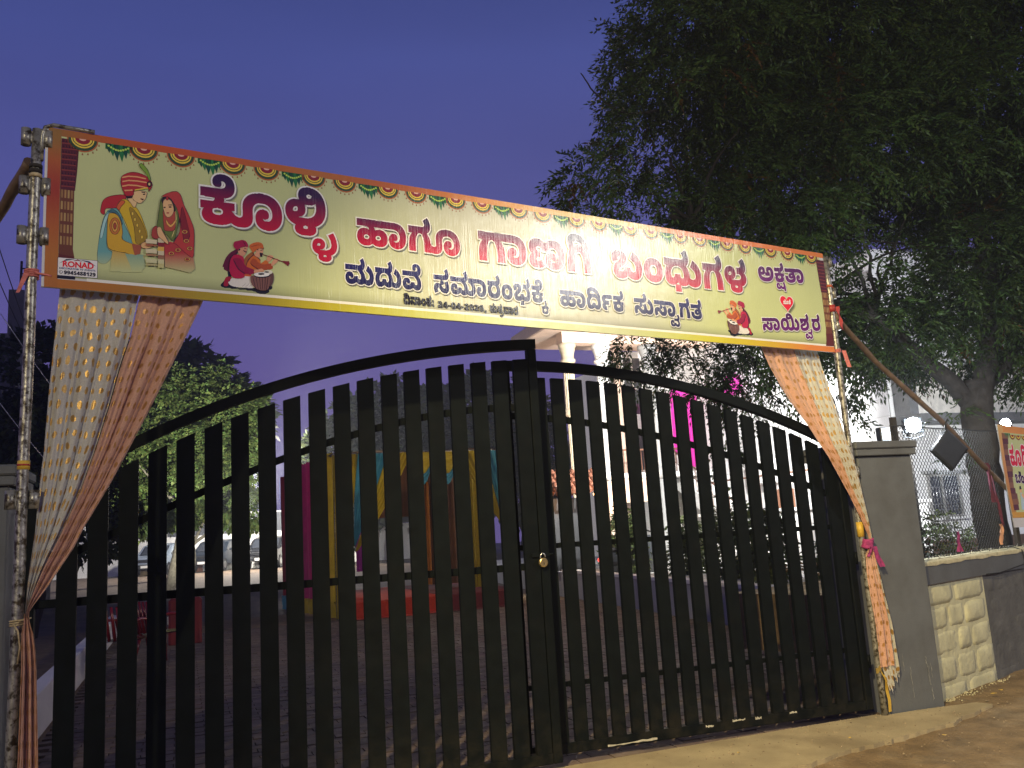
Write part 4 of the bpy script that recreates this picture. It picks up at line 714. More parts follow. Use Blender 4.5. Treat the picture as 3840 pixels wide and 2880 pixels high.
mus_((34,10,26),[(555,515),(600,430),(640,365),(650,400),(630,420),(590,440),(545,490),(400,600),(450,540)])
mus_((70,40,30),[(720,400),(770,435),(810,445),(800,470),(750,450)])
mus_((60,35,28),[(745,365),(810,370),(800,385),(750,380)],False)
mus_((152,16,58),[(480,270),(510,200),(620,175),(690,158),(780,180),(835,260),(840,335),(760,320),(660,350),(590,400),(530,380),(490,330)])
mus_((104,8,40),[(700,165),(770,240),(790,310),(770,310),(740,240)])
mus_((200,146,112),[(1000,910),(1100,890),(1170,870),(1220,890),(1240,940),(1150,950),(1000,975)])
mus_((84,58,50),[(1350,1010),(1450,960),(1480,1050),(1470,1180),(1420,1290),(1380,1290)])
mus_((200,200,186),ell(1340,958,112,52)); mus_((14,14,16),ell(1300,955,60,18))
mus_((112,76,66),[(905,1060),(990,1050),(1370,1060),(1390,1150),(1370,1290),(1320,1390),(1180,1410),(1050,1370),(950,1280),(905,1170)])
for x0,x1,w in ((955,1030,14),(1035,1090,14),(1120,1150,12),(1190,1200,12),(1260,1250,14),(1330,1290,14)):
    mus_((44,22,20),[(x0,1090),(x0+w,1090),(x1+w,1390),(x1,1390)],False)
mus_((18,16,18),ell(1182,1036,205,60)); mus_((214,216,216),ell(1180,1018,195,55)); mus_((12,12,14),ell(1168,1005,80,22))
CPL=[]
def cpl_(col,p,s=True,fade=None):
    CPL.append((col,cr(p) if s else p,fade))
F=(1230,1480)
cpl_((96,150,150),[(560,780),(600,735),(680,715),(740,790),(790,920),(880,1130),(770,1120),(740,900),(690,790),(640,770),(600,850),(580,1000),(575,1180),(645,1250),(610,1330),(540,1380),(460,1330),(480,1080),(520,880)],True,F)
cpl_((150,190,190),[(520,900),(560,800),(600,780),(560,900),(520,1060),(490,1060)])
cpl_((60,100,110),[(590,760),(650,730),(720,790),(760,900),(740,890),(690,790),(640,765)])
cpl_((164,40,36),[(500,720),(530,620),(620,570),(780,555),(800,600),(740,640),(690,710),(560,720),(545,790),(500,770)])
cpl_((190,160,24),[(690,700),(740,620),(800,610),(870,660),(950,740),(1010,880),(1060,1050),(1000,1140),(890,1140),(860,1060),(800,900),(730,760)])
cpl_((146,120,22),[(840,720),(900,740),(1000,900),(1050,1060),(1000,1130),(920,1130),(900,950)])
cpl_((190,90,40),[(690,700),(740,625),(790,640),(740,700),(720,740)])
for t in range(5): cpl_((210,180,60),ell(880+t*28,780+t*70,14,22,8))
cpl_((190,150,32),[(590,800),(640,775),(700,800),(740,880),(760,1000),(760,1090),(900,1150),(980,1160),(920,1280),(800,1250),(640,1220),(580,1160),(575,1000)])
cpl_((176,106,40),ell(668,930,62,100)); cpl_((200,150,60),ell(668,930,36,70)); cpl_((150,70,36),ell(668,930,18,40,8))
cpl_((180,150,70),[(640,1225),(920,1280),(1020,1290),(1010,1380),(990,1480),(800,1480),(610,1470),(620,1350)],False,F)
cpl_((110,150,135),[(790,1260),(900,1270),(1000,1270),(1040,1400),(980,1480),(870,1480),(850,1400)],False,F)
cpl_((150,80,48),[(870,1140),(985,1160),(970,1260),(905,1280)],False)
cpl_((206,176,126),[(820,600),(890,580),(930,650),(900,710),(860,660)])
cpl_((206,176,126),[(905,515),(1040,520),(1045,570),(1030,610),(1000,640),(970,660),(920,640),(880,600)])
cpl_((40,25,20),[(800,580),(880,570),(870,600),(810,602)],False)
cpl_((30,22,20),[(985,520),(1030,525),(1028,536),(985,530)],False); cpl_((30,22,20),[(1000,548),(1032,542),(1030,556),(1006,560)],False)
cpl_((70,35,25),[(972,600),(1012,606),(1005,626),(975,612)],False)
cpl_((160,40,36),[(740,380),(760,330),(850,290),(960,300),(1060,350),(1110,420),(1105,470),(1070,520),(1060,480),(900,505),(890,560),(800,570),(770,520),(745,450)])
for k,(y0,y1) in enumerate(((335,360),(385,405),(440,470),(500,520))):
    cpl_((206,150,96),[(755,y0+8),(830,y0-6),(930,y0),(1040+10*k,y1),(1035+10*k,y1+14),(930,y0+16),(830,y0+10),(756,y0+24)] if k<3 else [(780,500),(880,495),(880,510),(785,515)],False)
cpl_((200,180,60),[(905,495),(1060,470),(1065,484),(905,510)],False)
cpl_((60,20,30),ell(1078,432,26,34,10)); cpl_((214,190,120),ell(1078,432,14,18,8))
cpl_((112,146,42),[(960,200),(990,185),(1050,250),(1085,330),(1092,385),(1070,375),(1040,310),(980,240)])
cpl_((206,166,112),[(985,1140),(1050,1115),(1110,1120),(1125,1170),(1060,1200),(990,1190)])
# bride
cpl_((160,52,48),[(1250,1100),(1370,1130),(1450,1100),(1600,1280),(1625,1440),(1560,1490),(1400,1450),(1265,1420)],False,(1250,1520))
cpl_((168,56,46),[(1220,590),(1280,545),(1390,518),(1450,560),(1490,680),(1560,830),(1610,980),(1610,1200),(1600,1300),(1540,1280),(1400,1150),(1370,1130),(1440,1000),(1440,850),(1370,680),(1300,600)])
cpl_((120,32,30),[(1470,700),(1520,860),(1560,1050),(1500,1120),(1470,1000),(1450,850)])
for q in ((1500,1000),(1520,1110),(1560,1200),(1420,1220),(1530,1330),(1340,1260)): cpl_((206,150,70),ell(q[0],q[1],34,22,10)); cpl_((150,50,42),ell(q[0],q[1],18,11,8))
cpl_((92,108,42),[(1225,600),(1300,600),(1380,680),(1425,800),(1415,950),(1360,1110),(1250,1000),(1170,960),(1180,850),(1200,700)])
cpl_((214,200,120),[(1250,640),(1310,620),(1365,690),(1402,800),(1395,940),(1350,1070),(1345,1050),(1380,940),(1388,800),(1350,690),(1300,640)])
cpl_((160,70,48),[(1250,700),(1370,720),(1388,850),(1378,980),(1280,990),(1250,950)])
cpl_((210,160,80),[(1280,860),(1330,920),(1390,860),(1385,900),(1330,950),(1280,900)])
cpl_((40,24,22),[(1225,620),(1270,585),(1340,615),(1385,720),(1375,760),(1330,640),(1260,630),(1240,670)])
cpl_((206,166,118),[(1240,650),(1280,605),(1340,640),(1370,740),(1350,800),(1310,830),(1270,810),(1245,730)])
cpl_((30,20,20),ell(1260,712,14,8,8),False); cpl_((30,20,20),ell(1325,708,20,9,8),False); cpl_((150,40,40),ell(1297,778,18,8,8),False)
cpl_((40,24,22),[(1300,680),(1345,678),(1350,688),(1300,688)],False)
cpl_((160,44,40),ell(1290,605,16,22,8))
cpl_((150,60,42),[(1110,980),(1150,935),(1180,960),(1190,1080),(1110,1070)])
for k,cc in enumerate(((190,180,150),(120,40,36),(200,160,70),(190,180,150),(120,40,36),(196,186,150),(180,150,90))):
    y0=1080+k*50;cpl_(cc,[(1178,y0),(1252,y0+5),(1252,y0+55),(1180,y0+50)],False,(1250,1500))
for k in range(6):
    y0=1090+k*58;cpl_((196,186,154) if k%2==0 else (150,90,60),[(1035,y0),(1165,y0+10),(1168,y0+(58 if k%2==0 else 30)),(1035,y0+(50 if k%2==0 else 24))],False,(1230,1480))
cpl_((206,166,118),[(1170,960),(1210,950),(1240,1010),(1300,1120),(1290,1150),(1230,1100),(1180,1050)])
# ================================================================ BANNER
def unpack(c):
    pts = []; px = py = 0
    for i in range(0, len(c), 2):
        px += (c[i] - (c[i] & 1)) // 2; py += c[i + 1]; pts.append((px, py, c[i] & 1))
    ex = []; n = len(pts)
    for i in range(n):
        a, b = pts[i], pts[(i + 1) % n]; ex.append(a)
        if not a[2] and not b[2]: ex.append(((a[0] + b[0]) / 2, (a[1] + b[1]) / 2, 1))
    o = []; i = 0; n = len(ex)
    while i < n:
        x, y, on = ex[i]
        if on: o.append((x, y))
        else:
            x0, y0 = o[-1]; x2, y2, _ = ex[(i + 1) % n]; d = abs(x2 - x0) + abs(y2 - y0); m_ = 2 if d < 30 else (3 if d < 80 else 5)
            for t in range(1, m_):
                t /= m_; o.append(((1 - t) ** 2 * x0 + 2 * t * (1 - t) * x + t * t * x2, (1 - t) ** 2 * y0 + 2 * t * (1 - t) * y + t * t * y2))
        i += 1
    r = [p for k, p in enumerate(o) if k == 0 or (abs(p[0] - o[k - 1][0]) + abs(p[1] - o[k - 1][1])) > .3]
    if abs(r[0][0] - r[-1][0]) + abs(r[0][1] - r[-1][1]) < .3: r.pop()
    return r
BO = (BA.x, BA.y, 2.745)
ban = thing("wedding_banner", "long cream printed cloth banner with large Kannada lettering stretched across the top of the gate", "banner", BO, bang)
def ink(c, g=1.6): return tuple(min(0.85, v * g) for v in lin(c))
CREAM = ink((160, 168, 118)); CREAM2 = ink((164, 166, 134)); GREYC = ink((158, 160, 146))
def wtop(u): return 3.578 - 0.0108 * u
def wbot(u): return 2.772 - 0.0098 * u
class PL:
    """one printed layer: local x along the banner, -y towards the street"""
    def __init__(s): s.mb = MB()
    def f3(s, k): return lambda p: (p[0], -0.012 - 0.0003 * k, p[1] - BO[2])
    def poly(s, pts, col, k): s.mb.poly(pts, s.f3(k), col)
    def quad(s, a, b, c, d, cols, k):
        f = s.f3(k); s.mb.add([f(a), f(b), f(c), f(d)], [(0, 1, 2, 3)], list(cols))
    def build(s, name, par=None): return s.mb.build(name, m_print, par or ban)
def mixc(a, b, t): return tuple(a[i] + (b[i] - a[i]) * t for i in range(3))
def ramp(stops, t):
    for (t0, c0), (t1, c1) in zip(stops, stops[1:]):
        if t <= t1: return mixc(c0, c1, max(0, min(1, (t - t0) / (t1 - t0))))
    return stops[-1][1]
# the sheet itself, with real thickness and a wrapped white left edge
mb = MB(); N = 60
for i in range(N):
    a = -0.012 + 5.437 * i / N; b = -0.012 + 5.437 * (i + 1) / N
    vs = []
    for x in (a, b):
        vs += [(x, -0.0115, wbot(x) - BO[2]), (x, 0.006, wbot(x) - BO[2]), (x, 0.006, wtop(x) - BO[2]), (x, -0.0115, wtop(x) - BO[2])]
    fs = [(k, (k + 1) % 4, 4 + (k + 1) % 4, 4 + k) for k in range(4)]
    if i == 0: fs.append((3, 2, 1, 0))
    if i == N - 1: fs.append((4, 5, 6, 7))
    mb.add(vs, fs, [(0.66, 0.66, 0.64)] * 8)
mb.build("cloth_sheet", m_print, ban)
# printed ground: cream field greyed in the middle as painted-in glare, darker band above the white line
pl_ = PL(); N = 44
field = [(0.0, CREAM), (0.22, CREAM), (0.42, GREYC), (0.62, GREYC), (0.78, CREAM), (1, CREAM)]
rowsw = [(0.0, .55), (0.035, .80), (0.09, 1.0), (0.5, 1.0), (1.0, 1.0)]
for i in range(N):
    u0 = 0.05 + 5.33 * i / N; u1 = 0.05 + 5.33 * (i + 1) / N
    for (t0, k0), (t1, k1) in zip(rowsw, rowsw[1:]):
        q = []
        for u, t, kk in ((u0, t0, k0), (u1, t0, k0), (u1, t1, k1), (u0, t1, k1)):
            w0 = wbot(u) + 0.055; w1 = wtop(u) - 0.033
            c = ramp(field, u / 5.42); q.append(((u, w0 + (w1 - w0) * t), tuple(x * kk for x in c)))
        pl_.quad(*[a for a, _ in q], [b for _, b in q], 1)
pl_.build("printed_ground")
# border bands
pl_ = PL()
topst = [(0, (120, 88, 34)), (.05, (150, 74, 24)), (.12, (158, 70, 26)), (.24, (150, 92, 40)), (.33, (150, 78, 34)), (.46, (176, 122, 60)), (.6, (172, 150, 80)), (.66, (176, 140, 60)), (.74, (182, 96, 40)), (1, (180, 104, 40))]
botst = [(0, (150, 92, 28)), (.06, (140, 92, 24)), (.13, (142, 124, 20)), (.25, (150, 140, 20)), (.34, (148, 150, 70)), (.45, (160, 168, 128)), (.62, (160, 166, 130)), (.70, (160, 164, 90)), (.78, (168, 160, 20)), (.88, (170, 140, 30)), (.95, (182, 110, 46)), (1, (176, 104, 44))]
N = 60
for i in range(N):
    u0 = 5.425 * i / N; u1 = 5.425 * (i + 1) / N
    for st, lo, hi in ((topst, lambda u: wtop(u) - 0.038, lambda u: wtop(u)), (botst, lambda u: wbot(u), lambda u: wbot(u) + 0.043)):
        ca = ink(ramp([(a, b) for a, b in st], u0 / 5.425)); cb = ink(ramp(st, u1 / 5.425))
        pl_.quad((u0, lo(u0)), (u1, lo(u1)), (u1, hi(u1)), (u0, hi(u0)), (ca, cb, cb, ca), 2)
    if u0 > 0.13: pl_.quad((u0, wbot(u0) + 0.043), (u1, wbot(u1) + 0.043), (u1, wbot(u1) + 0.058), (u0, wbot(u0) + 0.058), [ink((196, 198, 186))] * 4, 2)
lst = [(0, (142, 88, 30)), (.2, (146, 92, 30)), (.42, (140, 74, 26)), (.62, (128, 46, 24)), (.8, (140, 74, 28)), (.93, (120, 88, 34)), (1, (118, 86, 34))]
for i in range(20):
    t0 = i / 20; t1 = (i + 1) / 20; H = 0.80
    a = (0.0, wbot(0) + H * t0); b = (0.056, wbot(0) + H * t0); c = (0.056, wbot(0) + H * t1); d = (0.0, wbot(0) + H * t1)
    pl_.quad(a, b, c, d, (ink(ramp(lst, t0)),) * 2 + (ink(ramp(lst, t1)),) * 2, 3)
pl_.build("printed_border")
# carved pillars printed at both ends
def printed_pillar(u0, u1, w0, w1, flip):
    p = PL(); U = lambda t: (u0 + (u1 - u0) * t) if not flip else (u1 - (u1 - u0) * t); W = lambda t: w0 + (w1 - w0) * t
    p.poly([(U(0), W(0)), (U(1.15), W(0)), (U(1.0), W(.06)), (U(.95), W(.14)), (U(.86), W(.19)), (U(.86), W(.62)), (U(.95), W(.72)), (U(1.0), W(.8)), (U(1.05), W(.9)), (U(1.1), W(1)), (U(0), W(1))], ink((92, 52, 26), 1.4), 3)
    p.poly([(U(0), W(.62)), (U(.9), W(.62)), (U(1.0), W(.75)), (U(1.08), W(.93)), (U(1.1), W(1)), (U(0), W(1))], ink((76, 28, 24), 1.3), 4)
    p.poly([(U(0), W(0)), (U(1.15), W(0)), (U(1.0), W(.06)), (U(.9), W(.14)), (U(0), W(.15))], ink((84, 34, 18), 1.3), 4)
    for r in range(5):
        for c in range(4):
            a = .06 + c * .2; z = .22 + r * .085
            p.poly([(U(a), W(z)), (U(a + .12), W(z)), (U(a + .12), W(z + .06)), (U(a), W(z + .06))], ink(((150, 124, 74), (128, 98, 56), (146, 112, 64))[(r + c) % 3], 1.4), 4)
    for r in range(9):
        z = .64 + r * .04; p.poly([(U(.04), W(z)), (U(.85 + .02 * r), W(z + .004)), (U(.85 + .02 * r), W(z + .012)), (U(.04), W(z + .009))], ink((118, 52, 40), 1.3), 5)
        for c in range(5):
            a = .08 + c * .18 + .03 * (r % 2); p.poly([(U(a), W(z + .014)), (U(a + .07), W(z + .014)), (U(a + .035), W(z + .034))], ink((44, 14, 14), 1.2), 5)
    p.build("printed_pillar")
printed_pillar(0.057, 0.128, 2.835, 3.53, False)
printed_pillar(5.345, 5.425, 2.765, 3.46, True)
# garland of scallops and mango leaves along the top
pl_ = PL()
def half(u, w, rx, ry, col, k, n=14): pl_.poly([(u + rx * math.cos(a), w - ry * math.sin(a)) for a in np.linspace(0, math.pi, n)], col, k)
GA = dict(o=ink((150, 84, 40)), g=ink((42, 62, 34)), y=ink((196, 168, 56)), m=ink((112, 28, 30)), c=ink((190, 150, 130)), lf=ink((30, 96, 48)), ld=ink((16, 62, 44)), pb=ink((150, 180, 70)), t=ink((120, 66, 30)))
def scallop(u, sc=1.0):
    w = wtop(u) - 0.036; rx, ry = 0.070 * sc, 0.068 * sc
    half(u, w, rx, ry, GA['o'], 4); half(u, w, rx * .92, ry * .9, GA['g'], 5); half(u, w, rx * .74, ry * .70, GA['y'], 6); half(u, w, rx * .66, ry * .58, GA['g'], 7); half(u, w, rx * .60, ry * .52, GA['y'], 8); half(u, w, rx * .48, ry * .40, GA['m'], 9); half(u, w, rx * .22, ry * .14, GA['c'], 10)
    for a in np.linspace(.25, math.pi - .25, 9):
        x = u + rx * 1.08 * math.cos(a); z = w - ry * 1.12 * math.sin(a); pl_.poly([(x - .004, z - .007), (x + .004, z - .007), (x, z + .006)], GA['t'], 4)
def leafs(u):
    w = wtop(u) - 0.036
    for dx, L, wd_, cc in ((-.045, .05, .012, 'ld'), (-.028, .066, .014, 'lf'), (-.008, .086, .015, 'ld'), (.014, .09, .015, 'lf'), (.032, .07, .013, 'ld'), (.046, .045, .011, 'lf')):
        pl_.poly([(u + dx - wd_, w), (u + dx + wd_, w), (u + dx + wd_ * .9, w - L * .45), (u + dx + .004, w - L), (u + dx - wd_ * .9, w - L * .45)], GA[cc], 5)
    for q in range(9):
        a = u - .045 + q * .0112; z = w - .012 - .018 * math.sin(q * math.pi / 8); pl_.poly([(a + .006 * math.cos(b), z + .006 * math.sin(b)) for b in np.linspace(0, 2 * math.pi, 7)[:-1]], GA['pb'], 6)
    pl_.poly([(u - .06, w), (u - .05, w), (u - .05, w - .03), (u - .06, w - .03)], GA['lf'], 5)
    pl_.poly([(u + .052, w), (u + .064, w), (u + .064, w - .034), (u + .052, w - .034)], GA['t'], 5)
scallop(0.150)
for k in range(12):
    u = 0.312 + 0.4415 * k; leafs(u)
    if u + .115 < 5.3: scallop(u + .118)
    if u + .29 < 5.33: scallop(u + .298)
pl_.build("printed_garland")
# couple and musicians
# lettering
def word_geom(name):
    x = 0; cs = []
    for g in WORDS[name]:
        adv, cont = GLYPHS[g]
        for c in cont: cs.append([(q[0] + x, q[1]) for q in unpack(c)])
        x += adv
    return cs
def area(c): return sum(c[i][0] * c[(i + 1) % len(c)][1] - c[(i + 1) % len(c)][0] * c[i][1] for i in range(len(c))) / 2
def inside(p, c):
    r = False; j = len(c) - 1
    for i in range(len(c)):
        if (c[i][1] > p[1]) != (c[j][1] > p[1]) and p[0] < (c[j][0] - c[i][0]) * (p[1] - c[i][1]) / (c[j][1] - c[i][1]) + c[i][0]: r = not r
        j = i
    return r
def band_fill(cs, f, colf, nbands=110, smin=0.0004):
    # nonzero fill cut into thin horizontal bands, so that overlapping strokes merge into one flat shape
    zs = [q[1] for c in cs for q in c]; za, zb = min(zs), max(zs); step = max((zb - za) / nbands, smin)
    nb = int(math.ceil((zb - za) / step)); E = [[] for _ in range(nb)]
    for c in cs:
        for i in range(len(c)):
            (xa, ya), (xb, yb) = c[i], c[(i + 1) % len(c)]
            if ya == yb: continue
            sg = 1 if yb > ya else -1
            if sg < 0: xa, ya, xb, yb = xb, yb, xa, ya
            for b in range(max(0, int((ya - za) / step) - 1), min(nb, int((yb - za) / step) + 2)):
                ym = za + (b + .5) * step
                if ya <= ym < yb: k = (xb - xa) / (yb - ya); E[b].append((xa + k * (ym - ya), max(-2.0, min(2.0, k)), sg))
    V = []; FC = []; CC = []
    for b in range(nb):
        wn = 0; y0 = za + b * step; y1 = y0 + step
        for x, k, sg in sorted(E[b]):
            if wn == 0: st = (x, k)
            wn += sg
            if wn == 0 and x - st[0] > smin * .02:
                h = step / 2; q = [(st[0] - st[1] * h, y0), (x - k * h, y0), (x + k * h, y1), (st[0] + st[1] * h, y1)]
                if q[1][0] < q[0][0] or q[2][0] < q[3][0]: q = [(st[0], y0), (x, y0), (x, y1), (st[0], y1)]
                n = len(V); V += [f(a) for a in q]; CC += [colf(a) for a in q]; FC.append((n, n + 1, n + 2, n + 3))
    return V, FC, CC
def onto(h): return lambda x, y: ((h[0] * x + h[1] * y + h[2]) / (h[6] * x + h[7] * y + 1), (h[3] * x + h[4] * y + h[5]) / (h[6] * x + h[7] * y + 1))
SHEET_M = onto((0.0001850748, 5.529713e-06, 0.7737757, -4.701164e-05, -0.000194932, 3.125091, -2.280665e-05, 8.139029e-06))
SHEET_C = onto((0.0003596651, 1.074617e-05, 0.04627979, -9.136005e-05, -0.0003788211, 3.475071, -4.43213e-05, 1.581698e-05))
def art_layer(name, items, tf, sheet, g=1.25, line=0.0):
    p = PL()
    for k, it in enumerate(items):
        c0 = ink(it[0], g); raw = [tuple(q) for q in it[1]]; fd = it[2] if len(it) > 2 else None
        f = p.f3(2 + k * 0.5); F = lambda q: f(tf(*sheet(q[0], q[1])))
        sh = (lambda q: max(0, min(1, (q[1] - fd[0]) / (fd[1] - fd[0])))) if fd else (lambda q: 0)
        V, FC, CC = band_fill([raw], F, lambda q: mixc(c0, CREAM, sh(q)), 40 if fd else 26, 2.0); p.mb.add(V, FC, CC)
        if line and len(raw) > 9:
            n = len(raw); dk = tuple(v * .22 for v in c0); L = []; Rr = []
            for i in range(n):
                t = Vector(raw[(i + 1) % n]) - Vector(raw[i - 1]); t = Vector((-t.y, t.x)).normalized() * line * random.uniform(.5, 1.2); L.append((raw[i][0] + t.x, raw[i][1] + t.y)); Rr.append((raw[i][0] - t.x, raw[i][1] - t.y))
            f2 = p.f3(2.25 + k * 0.5); F2 = lambda q: f2(tf(*sheet(q[0], q[1])))
            p.mb.add([F2(q) for q in L + Rr], [(i, (i + 1) % n, n + (i + 1) % n, n + i) for i in range(n)], [mixc(dk, CREAM, sh(q)) for q in L + Rr])
    p.build(name)
art_layer("printed_couple", CPL, lambda a, b: (a, b), SHEET_C, 1.3, 3.4)
art_layer("printed_musicians", MUS, lambda a, b: (a, b), SHEET_M)
# the same musicians mirrored and smaller near the right end
art_layer("printed_musicians", MUS, lambda a, b: (4.582 - (a - 0.795) * 0.905, 2.786 + (b - 2.822) * 0.945), SHEET_M)
def lettering(name, u0, u1, w, sw, ctop, cbot, outline=0.0, shadow=False, slope=-0.0105, lo=-6, hi=400, wl=None, layer=20, rot=0.0, par=None, f3=None, mat_=None, olcol=(226, 214, 226)):
    cs = word_geom(name); xs = [p[0] for c in cs for p in c]; x0, x1 = min(xs), max(xs); su = (u1 - u0) / (x1 - x0); sw = sw * 2
    T = lambda p: (u0 + (p[0] - x0) * su, w + p[1] * sw + slope * (p[0] - x0) * su)
    cs = [[T(p) for p in c] for c in cs]
    zlo = w + (lo * sw); zhi = w + (hi * sw)
    ct, cb = ink(ctop, 1.25), ink(cbot, 1.25)
    def colf(p): return mixc(cb, ct, max(0, min(1, (p[1] - slope * (p[0] - u0) - zlo) / (zhi - zlo))))
    p = PL(); F = f3 or p.f3
    def ribbon(c, o, col, k, dx=0, dy=0):
        n = len(c); L = []; Rr = []
        for i in range(n):
            a, b, d = Vector(c[i - 1]), Vector(c[i]), Vector(c[(i + 1) % n])
            t1 = (b - a); t2 = (d - b)
            if t1.length < 1e-9 or t2.length < 1e-9: t1 = t2 = (d - a)
            n1 = Vector((-t1.y, t1.x)).normalized(); n2 = Vector((-t2.y, t2.x)).normalized(); m_ = n1 + n2
            if m_.length < 0.2: m_ = n1
            m_.normalize(); q = min(1 / max(0.55, m_.dot(n1)), 1.8)
            L.append((b.x + m_.x * o * q + dx, b.y + m_.y * o * q + dy)); Rr.append((b.x - m_.x * o * q + dx, b.y - m_.y * o * q + dy))
        f = F(k); p.mb.add([f(v) for v in L + Rr], [(i, (i + 1) % n, n + (i + 1) % n, n + i) for i in range(n)], col)
    if outline:
        for c in cs:
            if shadow: ribbon(c, outline * 0.9, tuple(v * .36 for v in GREYC), layer - 2, outline * .75, -outline * .85)
            ribbon(c, outline, ink(olcol), layer)
    V, FC, CC = band_fill(cs, F(layer + 2), colf)
    p.mb.add(V, FC, CC)
    p.mb.build("lettering", mat_ or m_print, par or ban)
PUR, CRI = (44, 14, 58), (176, 12, 44)
NAV = ((28, 26, 92), (20, 18, 66)); VIO = ((66, 22, 74), (96, 26, 104))
lettering('kolli', 0.705, 1.437, 3.181, .000345, PUR, CRI, .0085, True, lo=0, hi=330)
lettering('hagu', 1.556, 2.206, 3.158, .000270, PUR, CRI, .0065, True, lo=0, hi=330)
lettering('ganagi', 2.334, 3.164, 3.143, .000330, PUR, CRI, .0070, True, lo=0, hi=330)
lettering('bandhugala', 3.338, 4.558, 3.131, .000330, PUR, CRI, .0070, True, lo=0, hi=330)
lettering('maduve', 1.480, 1.940, 2.921, .000196, *NAV, .0055, True)
lettering('samarambhakke', 2.020, 2.812, 2.914, .000190, *NAV, .0055, True)
lettering('hardika', 2.902, 3.407, 2.899, .000186, *NAV, .0055, True)
lettering('susvagata', 3.494, 4.089, 2.894, .000184, *NAV, .0055, True)
lettering('date', 1.824, 2.014, 2.830, .000080, (16, 12, 14), (16, 12, 14), .0010, olcol=(16, 12, 14))
lettering('num', 2.039, 2.362, 2.825, .000052, (16, 12, 14), (16, 12, 14), .0010, olcol=(16, 12, 14))
lettering('friday', 2.387, 2.585, 2.821, .000072, (16, 12, 14), (16, 12, 14), .0010, olcol=(16, 12, 14))
lettering('akshata', 4.685, 5.170, 3.226, .000196, *VIO, .0055, True, slope=0.05)
lettering('sayishvara', 4.671, 5.290, 2.846, .000168, *VIO, .0055, True, slope=0.055)
# heart
pl_ = PL()
def heart(cx, cz, s):
    o = []
    for t in np.linspace(0, 2 * math.pi, 40)[:-1]:
        o.append((cx + s * 16 * math.sin(t) ** 3 / 17, cz + s * (13 * math.cos(t) - 5 * math.cos(2 * t) - 2 * math.cos(3 * t) - math.cos(4 * t)) / 17))
    return o
for k, (sc, d_, f_) in enumerate(((.088, .020, .86), (.080, .022, .66), (.070, .023, .42), (.060, .024, .24))): pl_.poly(heart(4.957 + d_ * .8, 3.078 - d_, sc), tuple(v * f_ for v in CREAM), 3 + k)
pl_.poly(heart(4.957, 3.078, .080), ink((226, 200, 196)), 8); pl_.poly(heart(4.957, 3.078, .073), ink((186, 18, 34)), 9)
pl_.build("printed_heart")
lettering('jote', 4.918, 4.996, 3.066, .000045, (236, 220, 220), (236, 220, 220), layer=12, slope=.06)
# maker's sticker in the lower left corner
pl_ = PL(); S0, S1, T0, T1 = 0.056, 0.226, 2.834, 2.921
pl_.poly([(S0 - .003, T0 - .016), (S0 + .075, T0 - .016), (S0 + .075, T0), (S0 - .003, T0)], (0.01, 0.01, 0.012), 3)
pl_.poly([(S0 - .002, T0 - .002), (S1 + .002, T0 - .002), (S1 + .002, T1 + .002), (S0 - .002, T1 + .002)], (0.02, 0.02, 0.03), 4)
pl_.poly([(S0, T0), (S1, T0), (S1, T1), (S0, T1)], ink((206, 206, 208)), 5)
pl_.poly([(S0 + .004, T1 - .030), (S0 + .035, T1 - .004), (S0 + .075, T1 - .002), (S0 + .03, T1 - .014)], ink((34, 44, 60)), 6)
pl_.poly([(S1 - .004, T1 - .030), (S1 - .035, T1 - .006), (S1 - .08, T1 - .002), (S1 - .03, T1 - .016)], ink((28, 36, 72)), 6)
pl_.poly([(S0 + .062, T1 - .012), (S0 + .084, T1 - .001), (S0 + .106, T1 - .012), (S0 + .084, T1 - .008)], ink((110, 30, 34)), 6)
stk = pl_.build("sticker")
def latin(txt, u0, u1, w0, w1, col, k, bold=0.0):
    cu = bpy.data.curves.new("t", 'FONT'); cu.body = txt; cu.offset = bold; o = bpy.data.objects.new("t", cu); COL.objects.link(o)
    bpy.context.view_layer.update(); me = bpy.data.meshes.new_from_object(o.evaluated_get(bpy.context.evaluated_depsgraph_get()))
    xs = [v.co.x for v in me.vertices]; ys = [v.co.y for v in me.vertices]; p = PL(); f = p.f3(k)
    p.mb.add([f((u0 + (v.co.x - min(xs)) / (max(xs) - min(xs)) * (u1 - u0), w0 + (v.co.y - min(ys)) / (max(ys) - min(ys)) * (w1 - w0) - .0105 * 0)) for v in me.vertices], [tuple(q.vertices) for q in me.polygons], ink(col))
    bpy.data.objects.remove(o); bpy.data.curves.remove(cu); bpy.data.meshes.remove(me)
    p.build("lettering", stk)
latin("RONAD", S0 + .020, S1 - .016, T1 - .044, T1 - .014, (186, 20, 28), 8, 0.035)
latin("DECORATOR 'N' EVENTS", S0 + .006, S1 - .008, T1 - .056, T1 - .047, (26, 38, 92), 8, 0.02)
lettering("phone", S0 + .026, S1 - .007, T0 + .0065, .0000265, (20, 20, 24), (20, 20, 24), slope=0, layer=8, par=stk)
p = PL(); ccx, ccz = S0 + .013, T0 + .016
p.poly([(ccx + .008 * math.cos(a), ccz + .009 * math.sin(a)) for a in np.linspace(0, 2 * math.pi, 17)[:-1]], ink((40, 40, 48)), 8); p.poly([(ccx + .006 * math.cos(a), ccz + .007 * math.sin(a)) for a in np.linspace(0, 2 * math.pi, 17)[:-1]], ink((206, 206, 208)), 9)
p.poly([(ccx - .003, ccz + .003), (ccx - .001, ccz + .004), (ccx - .001, ccz), (ccx + .003, ccz - .004), (ccx + .002, ccz - .005), (ccx - .003, ccz - .001)], ink((30, 30, 36)), 10); p.build("phone_symbol", stk)

